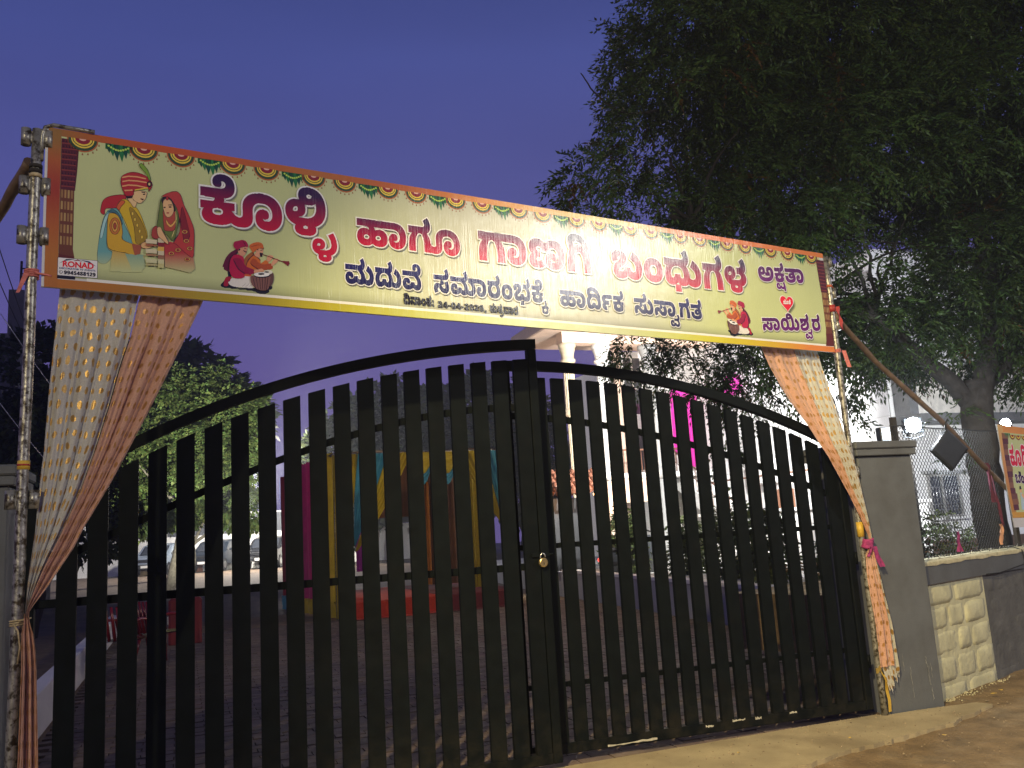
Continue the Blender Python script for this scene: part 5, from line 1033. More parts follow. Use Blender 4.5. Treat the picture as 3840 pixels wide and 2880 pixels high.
# ================================================================ CURTAINS
def itp(pts, z):
    q = sorted(pts); return float(np.interp(z, [a for a, _ in q], [b for _, b in q]))
def drape(t, name, m, Lc, Rc, z_top, z_bot, nf, amp, width, off, seed, nu=110, nv=70, ragged=0.0, side=1):
    r = random.Random(seed); ph = [r.uniform(0, 6.28) for _ in range(6)]
    mb = MB(); P = []; uv = []
    wt = itp(Rc, z_top) - itp(Lc, z_top)
    for i in range(nv):
        v = i / (nv - 1); row = []
        for j in range(nu):
            s = j / (nu - 1); z = z_top + (z_bot - z_top) * v
            if ragged: z += ragged * (0.5 * math.sin(s * 9 + ph[0]) + 0.5 * math.sin(s * 23 + ph[1])) * v
            a, b = itp(Lc, z), itp(Rc, z); wd_ = max(1e-3, b - a); rel = wd_ / max(1e-6, wt)
            ss = s + 0.018 * math.sin(2 * math.pi * nf * s + ph[2]) * min(1, rel + .3)
            f = math.sin(2 * math.pi * nf * s + ph[3] + 0.5 * math.sin(3 * v + ph[4])) + 0.55 * math.sin(2 * math.pi * (nf * 1.83) * s + ph[5] + v) + 0.3 * math.sin(2 * math.pi * nf * 3.1 * s + ph[1])
            o = off(z) + amp * f * (0.35 + 0.65 * min(1.0, rel)) * min(1, .25 + 3 * v)
            row.append(BP(a + wd_ * min(1, max(0, ss)), o, z)); uv.append((s * width, (z_top - z) * 1.12))
        P.append(row)
    mb.grid(P)
    return mb.build(name, m, t, loc=tuple(t.location), uvs=uv)
LL = [(2.86, .068), (2.76, .063), (2.5, .045), (2.285, .031), (1.992, .018), (1.882, .008), (1.623, -.007), (1.408, -.030), (1.285, -.036), (1.0, -.036)]
LD = [(2.86, .45), (2.749, .421), (2.559, .386), (2.42, .345), (2.222, .298), (2.006, .239), (1.804, .174), (1.617, .099), (1.459, .028), (1.36, -.008), (1.285, -.031), (1.0, -.031)]
LR = [(2.86, .76), (2.761, .725), (2.566, .641), (2.397, .565), (2.185, .47), (2.036, .399), (1.852, .31), (1.633, .191), (1.549, .153), (1.381, .049), (1.285, -.020), (1.0, -.02)]
c = BP(0.3, -0.06, 2.8)
tcl = thing("curtain", "ivory and peach curtain with gold dots gathered to the left pole under the banner", "curtain", c, group="tied back entrance curtains")
offL = lambda z: -0.055 + 0.10 * max(0, min(1, (2.2 - z) / 0.9)) ** 1.3
drape(tcl, "ivory_panel", m_cwhite, LL, LD, 2.84, 1.262, 3.3, 0.013, 0.80, offL, 3)
drape(tcl, "peach_panel", m_cpeach, LD, LR, 2.84, 1.258, 2.6, 0.018, 0.72, lambda z: offL(z) + 0.006, 5)
TL_ = [(1.30, -.040), (1.24, -.040), (1.19, -.048), (1.05, -.045), (.67, -.047), (0.2, -.05), (0, -.05)]
TR_ = [(1.30, -.024), (1.24, -.018), (1.19, -.002), (1.12, .008), (1.04, .015), (.65, .032), (0.2, .05), (0, .05)]
drape(tcl, "hanging_tail", m_cpeach, TL_, TR_, 1.275, 0.22, 2.6, 0.016, 0.7, lambda z: 0.046, 8, nu=60, nv=50, ragged=0.03)
RLf = [(2.80, 4.67), (2.695, 4.72), (2.501, 4.803), (2.348, 4.879), (2.246, 4.949), (2.144, 5.019), (1.989, 5.10), (1.835, 5.19), (1.616, 5.326), (1.31, 5.490), (1.23, 5.500), (1.1, 5.5)]
RDv = [(2.80, 5.04), (2.691, 5.065), (2.512, 5.11), (2.323, 5.152), (2.145, 5.196), (1.988, 5.235), (1.7, 5.35), (1.4, 5.485), (1.25, 5.512), (1.1, 5.51)]
RRt = [(2.80, 5.28), (2.703, 5.316), (2.52, 5.353), (2.306, 5.376), (2.093, 5.400), (1.956, 5.413), (1.78, 5.455), (1.459, 5.507), (1.308, 5.524), (1.23, 5.528), (1.1, 5.53)]
c = BP(5.1, -0.06, 2.75)
tcr = thing("curtain", "peach and ivory curtain gathered to the right pole with a magenta knot", "curtain", c, group="tied back entrance curtains")
offR = lambda z: -0.055 + 0.112 * max(0, min(1, (2.62 - z) / 0.72)) ** 1.2
drape(tcr, "peach_panel", m_cpeach, RLf, RDv, 2.775, 1.235, 2.2, 0.015, 0.7, offR, 12)
drape(tcr, "ivory_panel", m_cwhite, RDv, RRt, 2.775, 1.235, 2.3, 0.013, 0.62, lambda z: offR(z) - 0.004, 15)
TLr = [(1.25, 5.495), (1.21, 5.480), (1.183, 5.432), (1.05, 5.424), (.954, 5.424), (.679, 5.445), (.356, 5.431), (.2, 5.44)]
TDr = [(1.25, 5.508), (1.21, 5.505), (1.183, 5.500), (.91, 5.525), (.662, 5.552), (.338, 5.555), (.2, 5.56)]
TRr = [(1.25, 5.520), (1.2, 5.528), (1.15, 5.532), (.91, 5.565), (.662, 5.616), (.338, 5.639), (.26, 5.636), (.2, 5.63)]
drape(tcr, "hanging_tail", m_cpeach, TLr, [(a, b + .018) for a, b in TDr], 1.215, 0.36, 1.9, 0.010, 0.5, lambda z: 0.060, 21, nu=50, nv=40)
drape(tcr, "hanging_tail", m_cwhite, [(a, b + .006) for a, b in TDr], TRr, 1.215, 0.27, 2.6, 0.012, 0.5, lambda z: 0.050, 22, nu=50, nv=40, ragged=0.05)
TLw = [(1.25, 5.50), (.5, 5.47), (.36, 5.47), (.17, 5.52), (.1, 5.53)]; TRw = [(1.25, 5.51), (.36, 5.56), (.17, 5.575), (.1, 5.57)]
drape(tcr, "hanging_tail", m_cwhite, TLw, TRw, 0.55, 0.185, 2.2, 0.008, 0.4, lambda z: 0.045, 23, nu=40, nv=20, ragged=0.03)
mb = MB()
for i in range(5): mb.tube([BP(5.49 + .036 * math.cos(a) + .004 * i, 0.032 + .032 * math.sin(a), 1.225 + .012 * i + .006 * math.sin(a * 2)) for a in np.linspace(0, 6.2, 16)], 0.011, 7)
mb.build("knot", m_magknot, tcr, loc=tuple(tcr.location))
mb = MB(); P = [[BP(5.475 + .010 * i + .014 * j, 0.078 + .006 * math.sin(j * 2 + i), 1.225 - i * .022) for j in range(5)] for i in range(8)]; mb.grid(P)
P = [[BP(5.46 - .006 * i + .010 * j, 0.074 + .006 * math.sin(j * 2 + i), 1.225 - i * .014) for j in range(4)] for i in range(6)]; mb.grid(P)
mb.build("knot_end", m_magknot, tcr, loc=tuple(tcr.location))
# yellow ribbon and strap ends near the right pole foot
t = thing("ribbon", "yellow ribbon wound round the foot of the right pole with one end sticking out", "ribbon", BP(5.49, 0.03, 0.0))
mb = MB(); P = [[BP(5.49 + .016 * j + .001 * i, 0.032 + .004 * math.sin(i), 0.30 - i * .024) for j in range(3)] for i in range(12)]; mb.grid(P); part(mb, "hanging_end", m_yellow, t)
mb = MB(); P = [[BP(5.45 - .018 * i, 0.05 + .008 * i, 0.335 + .004 * math.sin(i) + .018 * j) for j in range(3)] for i in range(8)]; mb.grid(P); part(mb, "loose_end", m_yellow, t)
mb = MB(); P = [[BP(5.44 + .018 * i, 0.047, 0.335 - .030 * i + .02 * j) for j in range(2)] for i in range(5)]; mb.grid(P); part(mb, "wound_strip", m_yellow, t)
band(Q0, Q1, 3.5, 1.30, 1.41, 0.0265, m_yellow, pr, "tape_band")
# ================================================================ BOUNDARY WALL
W0 = Vector((5.5, 5.45, 0)); WD = Vector((0.951, 0.309, 0)); WN = Vector((0.309, -0.951, 0)); wang = math.atan2(0.309, 0.951)
def WP(s, o, z): p = W0 + WD * s + WN * o; return (p.x, p.y, z)
tw = thing("boundary_wall", "grey stone boundary wall with a cream painted panel of stones beside the gate pillar", "wall", (W0.x, W0.y, 0))
mb = MB(); oriented(mb, W0, WD, -0.06, 9, -0.34, -0.032, -0.1, 0.884); part(mb, "wall_core", m_greystone, tw)
mb = MB(); oriented(mb, W0, WD, -0.06, 9, -0.36, 0.004, 0.886, 1.052); part(mb, "coping", m_pillar, tw)
mb = MB(); P = [[WP(s, o, 1.054 + random.uniform(0, .008) + (0.006 if 0 < i < 3 else 0)) for s in np.linspace(-.06, 9, 90)] for i, o in enumerate((0.010, -0.05, -.2, -.36))]
front = [[(x, y, 1.030 + random.uniform(-.007, .007)) for x, y, z in P[0]]]; mb.grid(front + P); part(mb, "coping_top", m_coptop, tw)
def stone(s0, s1, z0, z1, m, bulge=0.022, proud=0.0):
    nx, nz = 7, 5; rr = random.Random(s0 * 91 + z0 * 57)
    k1, k2, k3 = rr.uniform(0, 6), rr.uniform(0, 6), rr.uniform(.6, 1.3)
    P = []
    for i in range(nz):
        row = []
        for j in range(nx):
            u = j / (nx - 1); v = i / (nz - 1)
            ed = min(1, 4 * min(u, 1 - u)) * min(1, 3.5 * min(v, 1 - v))
            jx = (rr.uniform(-.008, .008), rr.uniform(-.006, .006))
            o = -0.030 + proud + (bulge * k3 * ed ** .5 * (1 + .45 * math.sin(u * 5 + k1) * math.sin(v * 4 + k2)) + rr.uniform(-.003, .003) * ed)
            row.append(WP(s0 + (s1 - s0) * u + jx[0] * (0 < j < nx - 1), o, z0 + (z1 - z0) * v + jx[1] * (0 < i < nz - 1)))
        P.append(row)
    mb = MB(); mb.grid(P)
    n = nx * nz; ring = list(range(nx)) + [nx * (i + 1) - 1 for i in range(1, nz)] + [nx * (nz - 1) + j for j in range(nx - 2, -1, -1)] + [nx * i for i in range(nz - 2, 0, -1)]
    vs = []
    for q in ring:
        x, y, z = mb.v[q]; vs.append((x - WN.x * 0.03, y - WN.y * 0.03, z))
    o = len(mb.v); mb.add(vs, [])
    for q in range(len(ring)):
        r2 = (q + 1) % len(ring); mb.f.append((ring[r2], ring[q], o + q, o + r2)); mb.smooth.append(False)
    part(mb, "stone", m, tw)
mb = MB(); oriented(mb, W0, WD, -.05, .985, -.0315, -.0215, -.05, .883); part(mb, "mortar", m_cream, tw)
mb = MB(); oriented(mb, W0, WD, .987, 4.2, -.0315, -.0215, -.05, .883); part(mb, "mortar", m_greystone, tw)
courses = [(-0.03, .112), (.118, .325), (.331, .518), (.524, .706), (.712, .882)]
cuts = [[0, .46, 1.0], [0, .33, .66, 1.01], [.0, .40, .63, 1.0], [0, .28, .56, .97], [0, .42, .985]]
for (z0, z1), cs in zip(courses, cuts):
    for a, b in zip(cs, cs[1:]): stone(a - (.045 if a == 0 else 0) + .002, b - .003, z0, z1, m_cream, .013, 0.006)
for (z0, z1), cs in zip(courses, [[1.0, 1.44], [1.02, 1.22, 1.45], [1.0, 1.46], [.98, 1.47], [.99, 1.20, 1.47]]):
    for a, b in zip(cs, cs[1:]): stone(a + .004, b - .003, z0, z1, m_greystone, .012)
s = 1.475
while s < 4.2:
    b = s + random.uniform(.3, .5)
    for (z0, z1) in courses: stone(s + .003, b - .003, z0, z1, m_cream if z1 < .3 else m_greystone, .012)
    s = b
# rubble along the foot
mb = MB()
for k in range(170):
    s_ = random.uniform(-.05, 1.6); o_ = abs(random.gauss(0, .035)) + .012; r_ = random.uniform(.004, .013); c = WP(s_, o_, random.uniform(0, .012) + .022 * math.exp(-(o_ / .05)))
    v = []; 
    for d in ((1, 0, 0), (-1, 0, 0), (0, 1, 0), (0, -1, 0), (0, 0, 1), (0, 0, -1)): q = r_ * random.uniform(.6, 1.3); v.append((c[0] + d[0] * q, c[1] + d[1] * q, c[2] + d[2] * q))
    mb.add(v, [(0, 2, 4), (2, 1, 4), (1, 3, 4), (3, 0, 4), (2, 0, 5), (1, 2, 5), (3, 1, 5), (0, 3, 5)])
tag(mb.build("rubble", m_coptop), kind="stuff")
# small litter on the apron
mb = MB()
for x, y, r_ in ((4.62, 4.62, .022), (4.1, 4.9, .012), (3.3, 5.0, .010), (5.9, 5.35, .03), (6.05, 5.42, .02)):
    mb.poly([(x + r_ * random.uniform(.5, 1.4) * math.cos(a), y + r_ * random.uniform(.4, 1) * math.sin(a)) for a in np.linspace(0, 6.28, 8)[:-1]], lambda p: (p[0], p[1], 0.031 + random.uniform(0, .006)), (1, 1, 1))
tag(mb.build("dry_leaf_litter", m_yellow), kind="stuff")
# cable lying down the wall
t = thing("cable", "thin black cable hanging over the coping down the grey stone wall", "cable", WP(1.78, .02, 0))
mb = MB(); mb.tube([WP(1.74, -.25, 1.075), WP(1.76, -.05, 1.078), WP(1.775, .014, 1.05), WP(1.80, .018, .92), WP(1.79, .020, .75), WP(1.78, .022, .5), WP(1.80, .024, .1)], 0.0055, 6); part(mb, "wire", m_cable, t)
t = thing("cable", "thin black cable running sideways along the joint below the coping", "cable", WP(1.3, .01, .86))
mb = MB(); mb.tube([WP(1.0, .012, .893), WP(1.25, .014, .885), WP(1.5, .013, .902), WP(1.8, .016, .925), WP(2.4, .014, .93)], 0.004, 6); part(mb, "wire", m_cable, t)

# ================================================================ CHAIN LINK FENCE
tf = thing("chain_link_fence", "rusty chain link fence standing on the boundary wall in front of the white house", "fence", WP(1.2, -.12, 1.06))
mb = MB(); p = 0.052; s0 = -0.02; ns = 70; nz = 21
for k in range(ns):
    pts = []
    for i in range(nz * 2 + 1):
        side = (i + k) % 2
        pts.append(WP(s0 + p * .5 * (k + side) + random.uniform(-.0015, .0015), -0.12 + (0.003 if side else -0.003), 1.075 + i * p * .5))
    mb.tube(pts, 0.0026, 4, smooth=False, caps=False)
o = part(mb, "wire_mesh", m_wire, tf); tag(o, kind="stuff")
for z, r_ in ((1.078, .004), (2.165, .005)):
    mb = MB(); mb.tube([WP(s, -.12, z + .004 * math.sin(s * 7)) for s in np.linspace(-.05, 2.4, 14)], r_, 6); part(mb, "line_wire", m_wire, tf)
for s_ in (0.05, 2.1):
    mb = MB(); mb.box((W0.x + WD.x * s_ - WN.x * .14 - .02, W0.y + WD.y * s_ - WN.y * .14 - .02, 1.03), (W0.x + WD.x * s_ - WN.x * .14 + .02, W0.y + WD.y * s_ - WN.y * .14 + .02, 2.24)); part(mb, "post", m_bark, tf)
for k in range(12):
    mb = MB(); c = WP(.08 + k * .19, -.118, 1.08); mb.tube([(c[0], c[1], 1.062), (c[0] + .01, c[1] - .012, 1.085), (c[0] + .03, c[1], 1.093)], 0.003, 5); part(mb, "tie_wire", m_steel, tf)
# magenta rag on the fence foot, cord on mesh
t = thing("rag", "crimson rag caught at the foot of the chain link fence", "rag", WP(.82, -.10, 1.08))
mb = MB(); P = [[WP(.83 + (j - 2) * (.006 + .012 * i / 10) + .004 * math.sin(i), -.105 + .012 * math.sin(j * 2.2 + i * .5), 1.265 - i * .017) for j in range(5)] for i in range(11)]; mb.grid(P); part(mb, "cloth_strip", m_magknot, t)
t = thing("rag", "long maroon cloth strip hanging from the bamboo strut before the white house", "rag", WP(1.28, .0, 1.8))
mb = MB(); P = [[WP(1.245 + .012 * j + .0035 * i, .03 + .012 * math.sin(j * 1.9 + i * .35), 1.845 - i * .027) for j in range(6)] for i in range(14)]; mb.grid(P)
P = [[WP(1.31 + .010 * j + .007 * i, .03 + .01 * math.sin(j * 1.9 + i * .35), 1.83 - i * .034) for j in range(3)] for i in range(17)]; mb.grid(P); part(mb, "cloth_strip", m_maroon, t)
t = thing("rag", "peach cloth end dangling beside the lower left corner of the small banner", "rag", WP(1.38, .02, 1.3))
mb = MB(); P = [[WP(1.37 + .022 * j - .003 * i, .02 + .01 * math.sin(j * 2 + i * .6), 1.30 - i * .018) for j in range(4)] for i in range(11)]; mb.grid(P); part(mb, "cloth_strip", mat("peach_rag", (0.60, 0.30, 0.16), 0.85), t)

# ================================================================ DARK SQUARE BOARD hung cornerwise
c = Vector(WP(.585, .03, 1.955))
t = thing("hanging_board", "dark square board hanging cornerwise like a diamond from the bamboo strut", "board", tuple(c))
t.rotation_euler = (0, 0, R(-14))
mb = MB()
hw, hh, th = .165, .178, .030
bmv = [(-hw, 0), (0, -hh), (hw, 0), (0, hh)]
v = [(x, -th, z) for x, z in bmv] + [(x, 0.01, z) for x, z in bmv] + [(x * .86, -th - .006, z * .86) for x, z in bmv]
mb.add(v, [(4, 7, 6, 5), (0, 1, 5, 4), (1, 2, 6, 5), (2, 3, 7, 6), (3, 0, 4, 7), (0, 8, 9, 1), (1, 9, 10, 2), (2, 10, 11, 3), (3, 11, 8, 0), (8, 11, 10, 9)]); mb.build("panel", m_dark, t)
mb = MB(); mb.tube([(0, 0, hh - .01), (0.01, 0, hh + .05), (0.03, -.01, hh + .085)], .008, 7); mb.build("hook", m_cable, t)

# ================================================================ FLOODLIGHTS
def floodlight(loc, tgt, label, r=0.085):
    t = thing("floodlight", label, "floodlight", loc, group="white floodlights behind the fence")
    D = (Vector(tgt) - Vector(loc)).normalized(); q = D.to_track_quat('Y', 'Z')
    def tr(p): return tuple(q @ Vector(p))
    mb = MB(); mb.box((-r * 1.15, -.07, -r), (r * 1.15, -.004, r), bev=.012); mb.v = [tr(p) for p in mb.v]; mb.build("housing", m_dark, t)
    mb = MB(); mb.lathe([(0, r * .98), (.012, r * .95), (.03, r * .7), (.04, r * .3)], (0, 0, 0), 20); mb.v = [(x, z, y) for x, y, z in mb.v]; mb.v = [tr(p) for p in mb.v]; mb.build("lamp_glass", m_floodglow, t)
    mb = MB(); mb.tube([tr((-r * 1.2, -.03, 0)), tr((-r * 1.25, -.03, -r * 1.4)), tr((0, -.03, -r * 1.7)), tr((r * 1.25, -.03, -r * 1.4)), tr((r * 1.2, -.03, 0))], .008, 6); mb.build("bracket", m_dark, t)
    return t
# the lamp seen next to the pillar faces across the yard and partly towards the street
floodlight((6.30, 6.17, 2.24), (5.0, 3.5, 2.35), "bright white floodlight glowing above the gate pillar and chain link fence", .072)
floodlight((8.86, 7.33, 2.38), (6.0, 3.0, 2.4), "small white floodlight glowing above the small banner", .055)
t = thing("floodlight_post", "thin iron post with a bracket behind the pillar carrying the floodlight", "post", (6.27, 6.25, 0.4))
mb = MB(); mb.tube([(6.30, 6.25, 0.3), (6.30, 6.25, 2.32)], .014, 8); part(mb, "shaft", m_bark, t)
mb = MB(); mb.box((5.94, 6.20, 2.07), (6.05, 6.27, 2.23), bev=.008); part(mb, "junction_box", m_dark, t)
mb = MB(); mb.tube([(6.0, 6.22, 2.2), (6.30, 6.24, 2.2)], .008, 6); part(mb, "bracket", m_bark, t)
mb = MB(); mb.tube([(8.9, 7.42, 0.3), (8.9, 7.42, 2.42)], .014, 8)
t = thing("floodlight_post", "thin iron post behind the small banner carrying the farther floodlight", "post", (8.9, 7.42, 0.3)); part(mb, "shaft", m_bark, t)

# ================================================================ SMALL BANNER on the fence
so = Vector(WP(1.463, .085, 1.262)); sb = thing("small_banner", "small cream printed wedding banner tied to the chain link fence at the right", "banner", tuple(so), wang)
class SL(PL):
    def f3(s, k): return lambda p: (p[0], -0.012 - 0.0003 * k + 0.012 * math.sin(p[0] * 5 + 1) * math.sin(p[1] * 3.2), p[1])
    def build(s, name, par=None): return s.mb.build(name, m_print, sb)
def skew(z): return 0.0 + 0.027 * (1 - z / .92)
W_ = 1.05
mb = MB(); P = []
for i in range(13):
    z = .926 * i / 12; P.append([(skew(z) + W_ * j / 16, 0, z - .03 * j / 16) for j in range(17)])
def sform(P, off): return [[(x, off - 0.012 + 0.012 * math.sin(x * 5 + 1) * math.sin(z * 3.2), z) for x, y, z in r] for r in P]
mb.grid(sform(P, 0.0), (0.66, 0.66, 0.64)); mb.grid(sform(P, .006), (0.66, 0.66, 0.64)); mb.build("cloth_sheet", m_print, sb)
def cellgrid(p, x0, x1, z0, z1, colf, k, nx=8, nz=6):
    for i in range(nx):
        for j in range(nz):
            a = x0 + (x1 - x0) * i / nx; b = x0 + (x1 - x0) * (i + 1) / nx; c_ = z0 + (z1 - z0) * j / nz; d = z0 + (z1 - z0) * (j + 1) / nz
            Q = [(a, c_), (b, c_), (b, d), (a, d)]; f = p.f3(k)
            p.mb.add([f((x + skew(z), z - .03 * x / W_)) for x, z in Q], [(0, 1, 2, 3)], [colf(x, z) for x, z in Q])
p = SL(); cellgrid(p, .10, W_, .115, .86, lambda x, z: CREAM, 6, 10, 8); cellgrid(p, .0, .10, .085, .926, lambda x, z: ink(ramp([(0, (150, 110, 30)), (.5, (172, 120, 60)), (1, (186, 150, 90))], z / .926)), 6, 2, 8)
cellgrid(p, .10, W_, .86, .926, lambda x, z: ink(ramp([(0, (186, 128, 62)), (1, (176, 110, 52))], x / W_)), 6, 8, 1); cellgrid(p, .0, W_, .085, .135, lambda x, z: ink(ramp([(0, (176, 130, 40)), (1, (150, 140, 30))], x / W_)), 8, 8, 1); p.build("printed_ground")
p = SL()
for q in range(14):
    z = .15 + q * .05; w_ = .105 + .02 * math.sin(q * 1.1); f = p.f3(10); Q = [(.06, z), (.06 + w_, z), (.06 + w_ + .006, z + .05), (.06, z + .05)]
    p.mb.add([f((x + skew(zz), zz)) for x, zz in Q], [(0, 1, 2, 3)], [ink(((84, 46, 26), (120, 84, 46), (100, 66, 36))[q % 3], 1.4)] * 4)
p.build("printed_pillar")
p = SL(); pl_ = p
def small_scallop(u, w, rx, ry):
    for k, (c_, f_) in enumerate((('o', 1), ('g', .86), ('y', .7), ('m', .45))): p.poly([(u + rx * f_ * math.cos(a), w - ry * f_ * math.sin(a)) for a in np.linspace(0, math.pi, 10)], GA[c_], 12 + k * 2)
for q in range(7): small_scallop(.28 + q * .12, .845 - .03 * (.28 + q * .12), .055, .045)
for dx, L in ((.12, .04), (.15, .055), (.18, .05), (.21, .04)): p.poly([(dx + .0, .85), (dx + .028, .85), (dx + .02, .85 - L)], GA['lf'], 12)
p.build("printed_garland")
f_sb = lambda k: SL().f3(k)
lettering('ku', .175, .52, .555, .000255, (196, 34, 50), (196, 34, 50), .008, False, slope=-.04, par=sb, f3=f_sb, layer=12)
lettering('bandhuga', .215, .62, .395, .000140, (62, 22, 70), (62, 22, 70), .004, False, slope=-.04, par=sb, f3=f_sb, layer=12)
p = SL(); p.poly([(.30, .50), (.345, .495), (.34, .455), (.315, .45), (.305, .46)], ink((20, 16, 20)), 12)
# little printed bride and groom
for pts, cc in (([(.24, .15), (.31, .15), (.33, .20), (.315, .27), (.30, .31), (.27, .31), (.262, .25), (.245, .20)], (150, 170, 176)), ([(.27, .305), (.30, .305), (.302, .335), (.272, .335)], (190, 150, 110)), ([(.265, .33), (.305, .335), (.30, .365), (.272, .365)], (26, 20, 20)), ([(.345, .15), (.42, .15), (.41, .24), (.385, .30), (.36, .30), (.35, .22)], (70, 120, 70)), ([(.362, .295), (.388, .295), (.39, .32), (.362, .32)], (190, 150, 110)), ([(.355, .31), (.392, .32), (.375, .345), (.356, .335)], (30, 22, 20)), ([(.28, .28), (.35, .225), (.372, .25), (.30, .30)], (190, 150, 110))): p.poly(pts, ink(cc), 12 + random.randint(0, 4))
p.build("printed_couple")

# ================================================================ FOLIAGE
def quat_frames(D):
    D = D / np.linalg.norm(D, axis=1, keepdims=True); up = np.tile([0, 0, 1.0], (len(D), 1)); S = np.cross(D, up); n = np.linalg.norm(S, axis=1, keepdims=True); S = np.where(n > 1e-3, S / np.maximum(n, 1e-3), [1, 0, 0]); return D, S, np.cross(S, D)
def leaf_mesh(name, P, D, length, width, colr, m, parent, loc):
    """rhombic leaflets at P pointing along D, colours per leaflet"""
    D, S, U = quat_frames(D); n = len(P)
    roll = rng.uniform(-.9, .9, (n, 1)); S2 = S * np.cos(roll) + U * np.sin(roll); U2 = np.cross(S2, D)
    L = length[:, None]; Wd = width[:, None]
    v = np.empty((n, 4, 3)); v[:, 0] = P; v[:, 1] = P + D * L * .42 + S2 * Wd - U2 * L * .05; v[:, 2] = P + D * L - U2 * L * .12; v[:, 3] = P + D * L * .42 - S2 * Wd - U2 * L * .05
    v -= np.array(loc)
    me = bpy.data.meshes.new(name); me.vertices.add(n * 4); me.loops.add(n * 4); me.polygons.add(n)
    me.vertices.foreach_set("co", v.reshape(-1).astype(np.float32)); me.loops.foreach_set("vertex_index", np.arange(n * 4, dtype=np.int32))
    me.polygons.foreach_set("loop_start", np.arange(0, n * 4, 4, dtype=np.int32))
    at = me.color_attributes.new("Col", 'FLOAT_COLOR', 'POINT'); c = np.ones((n, 4, 4), np.float32); c[:, :, :3] = colr[:, None, :]; at.data.foreach_set("color", c.ravel())
    me.update(calc_edges=True); me.materials.append(m)
    o = bpy.data.objects.new(name, me); COL.objects.link(o); o.parent = parent
    return o
def blob_points(blobs, n, shell=0.55):
    vol = np.array([b[3] * b[4] * b[5] for b in blobs]); pick = rng.choice(len(blobs), n, p=vol / vol.sum())
    B = np.array(blobs)[pick]; d = rng.normal(size=(n, 3)); d /= np.linalg.norm(d, axis=1, keepdims=True)
    r = shell + (1 - shell) * rng.random((n, 1)) ** .6; r = np.where(rng.random((n, 1)) < .25, rng.random((n, 1)) ** .5, r)
    return B[:, :3] + d * r * B[:, 3:6], d
def frond_cloud(blobs, n_tips, per, L, nl, ll, lw, droop=.55, tint=None, dry=.02, clump=1.3):
    C, d = blob_points(blobs, n_tips)
    # leave gaps: drop tips where a coarse noise is low
    h = np.sin(C[:, 0] * 2.3 + 1.1 * np.sin(C[:, 2] * 1.7)) + np.sin(C[:, 1] * 2.1 + C[:, 2] * 1.9) + np.sin(C[:, 2] * 2.7 + C[:, 0] * .8)
    keep = h > -clump; C = C[keep]; d = d[keep]; n = len(C)
    tint_t = np.clip(rng.normal(1.0, .28, n), .45, 1.7); isdry = rng.random(n) < dry
    C = np.repeat(C, per, 0); d = np.repeat(d, per, 0); tint_t = np.repeat(tint_t, per); isdry = np.repeat(isdry, per); N = len(C)
    a = rng.normal(size=(N, 3)); a /= np.linalg.norm(a, axis=1, keepdims=True); F = d * .75 + a * .8; F[:, 2] -= droop * .6; F /= np.linalg.norm(F, axis=1, keepdims=True)
    FL_ = L * rng.uniform(.65, 1.15, N)
    _, S, U = quat_frames(F)
    PP = []; DD = []; CC = []
    for i in range(nl):
        t = (i + .8) / nl
        base = C + F * (FL_ * t)[:, None]; base[:, 2] -= droop * FL_ * t * t * .6
        for sg in ((-1, 1) if i < nl - 1 else (0,)):
            q = F * .75 + S * (sg * .8); q[:, 2] -= .25 * droop; PP.append(base); DD.append(q + rng.normal(size=(N, 3)) * .18)
            k = tint_t * rng.uniform(.75, 1.25, N); c_ = np.stack([k * rng.uniform(.85, 1.3, N), k, k * .9], 1)
            c_[isdry] = np.array([2.1, .55, .35]) * k[isdry][:, None] * .8; CC.append(c_)
    PP = np.concatenate(PP); DD = np.concatenate(DD); CC = np.concatenate(CC); M_ = len(PP)
    return PP, DD, ll * rng.uniform(.7, 1.25, M_), lw * rng.uniform(.7, 1.25, M_), CC
def limb(mb, pts, r0, r1, n=9, jit=.03):
    P = [Vector(p) for p in pts]; Q = []
    m_ = (len(P) - 1) * 5
    for i in range(m_ + 1):
        f = i / 5; k = min(int(f), len(P) - 2); t = f - k
        p0, p1, p2, p3 = P[max(k - 1, 0)], P[k], P[k + 1], P[min(k + 2, len(P) - 1)]
        q = .5 * ((2 * p1) + (p2 - p0) * t + (2 * p0 - 5 * p1 + 4 * p2 - p3) * t * t + (3 * p1 - p0 - 3 * p2 + p3) * t ** 3)
        Q.append(q + Vector((random.uniform(-jit, jit), random.uniform(-jit, jit), 0)) * (1 if i else 0))
    mb.tube(Q, [r0 + (r1 - r0) * (i / m_) ** .8 for i in range(m_ + 1)], n)
# ---- the big neem over the right half
tn = thing("neem_tree", "huge dark neem tree spreading over the right half of the gate and fence", "tree", (7.75, 6.75, 0))
mb = MB()
limb(mb, [(7.80, 6.80, -.1), (7.75, 6.76, .8), (7.72, 6.72, 1.6), (7.72, 6.70, 2.3), (7.78, 6.70, 2.75)], .165, .155, 14, .012)
limb(mb, [(7.76, 6.70, 2.45), (7.30, 6.85, 2.98), (6.85, 7.02, 3.48), (6.35, 7.2, 3.75), (5.6, 7.3, 4.1), (4.7, 7.35, 4.6)], .10, .03, 11)
limb(mb, [(7.78, 6.70, 2.6), (7.98, 6.62, 3.2), (8.05, 6.55, 3.9), (7.8, 6.6, 5.0), (7.2, 6.8, 6.3), (6.8, 7, 7.6)], .115, .04, 11)
limb(mb, [(7.80, 6.70, 2.6), (8.3, 6.6, 3.1), (8.9, 6.5, 3.9), (9.5, 6.3, 5.0), (10, 6.2, 6.4)], .09, .03, 10)
part(mb, "trunk", m_bark, tn)
mb = MB(); r_ = random.Random(3)
tips = []
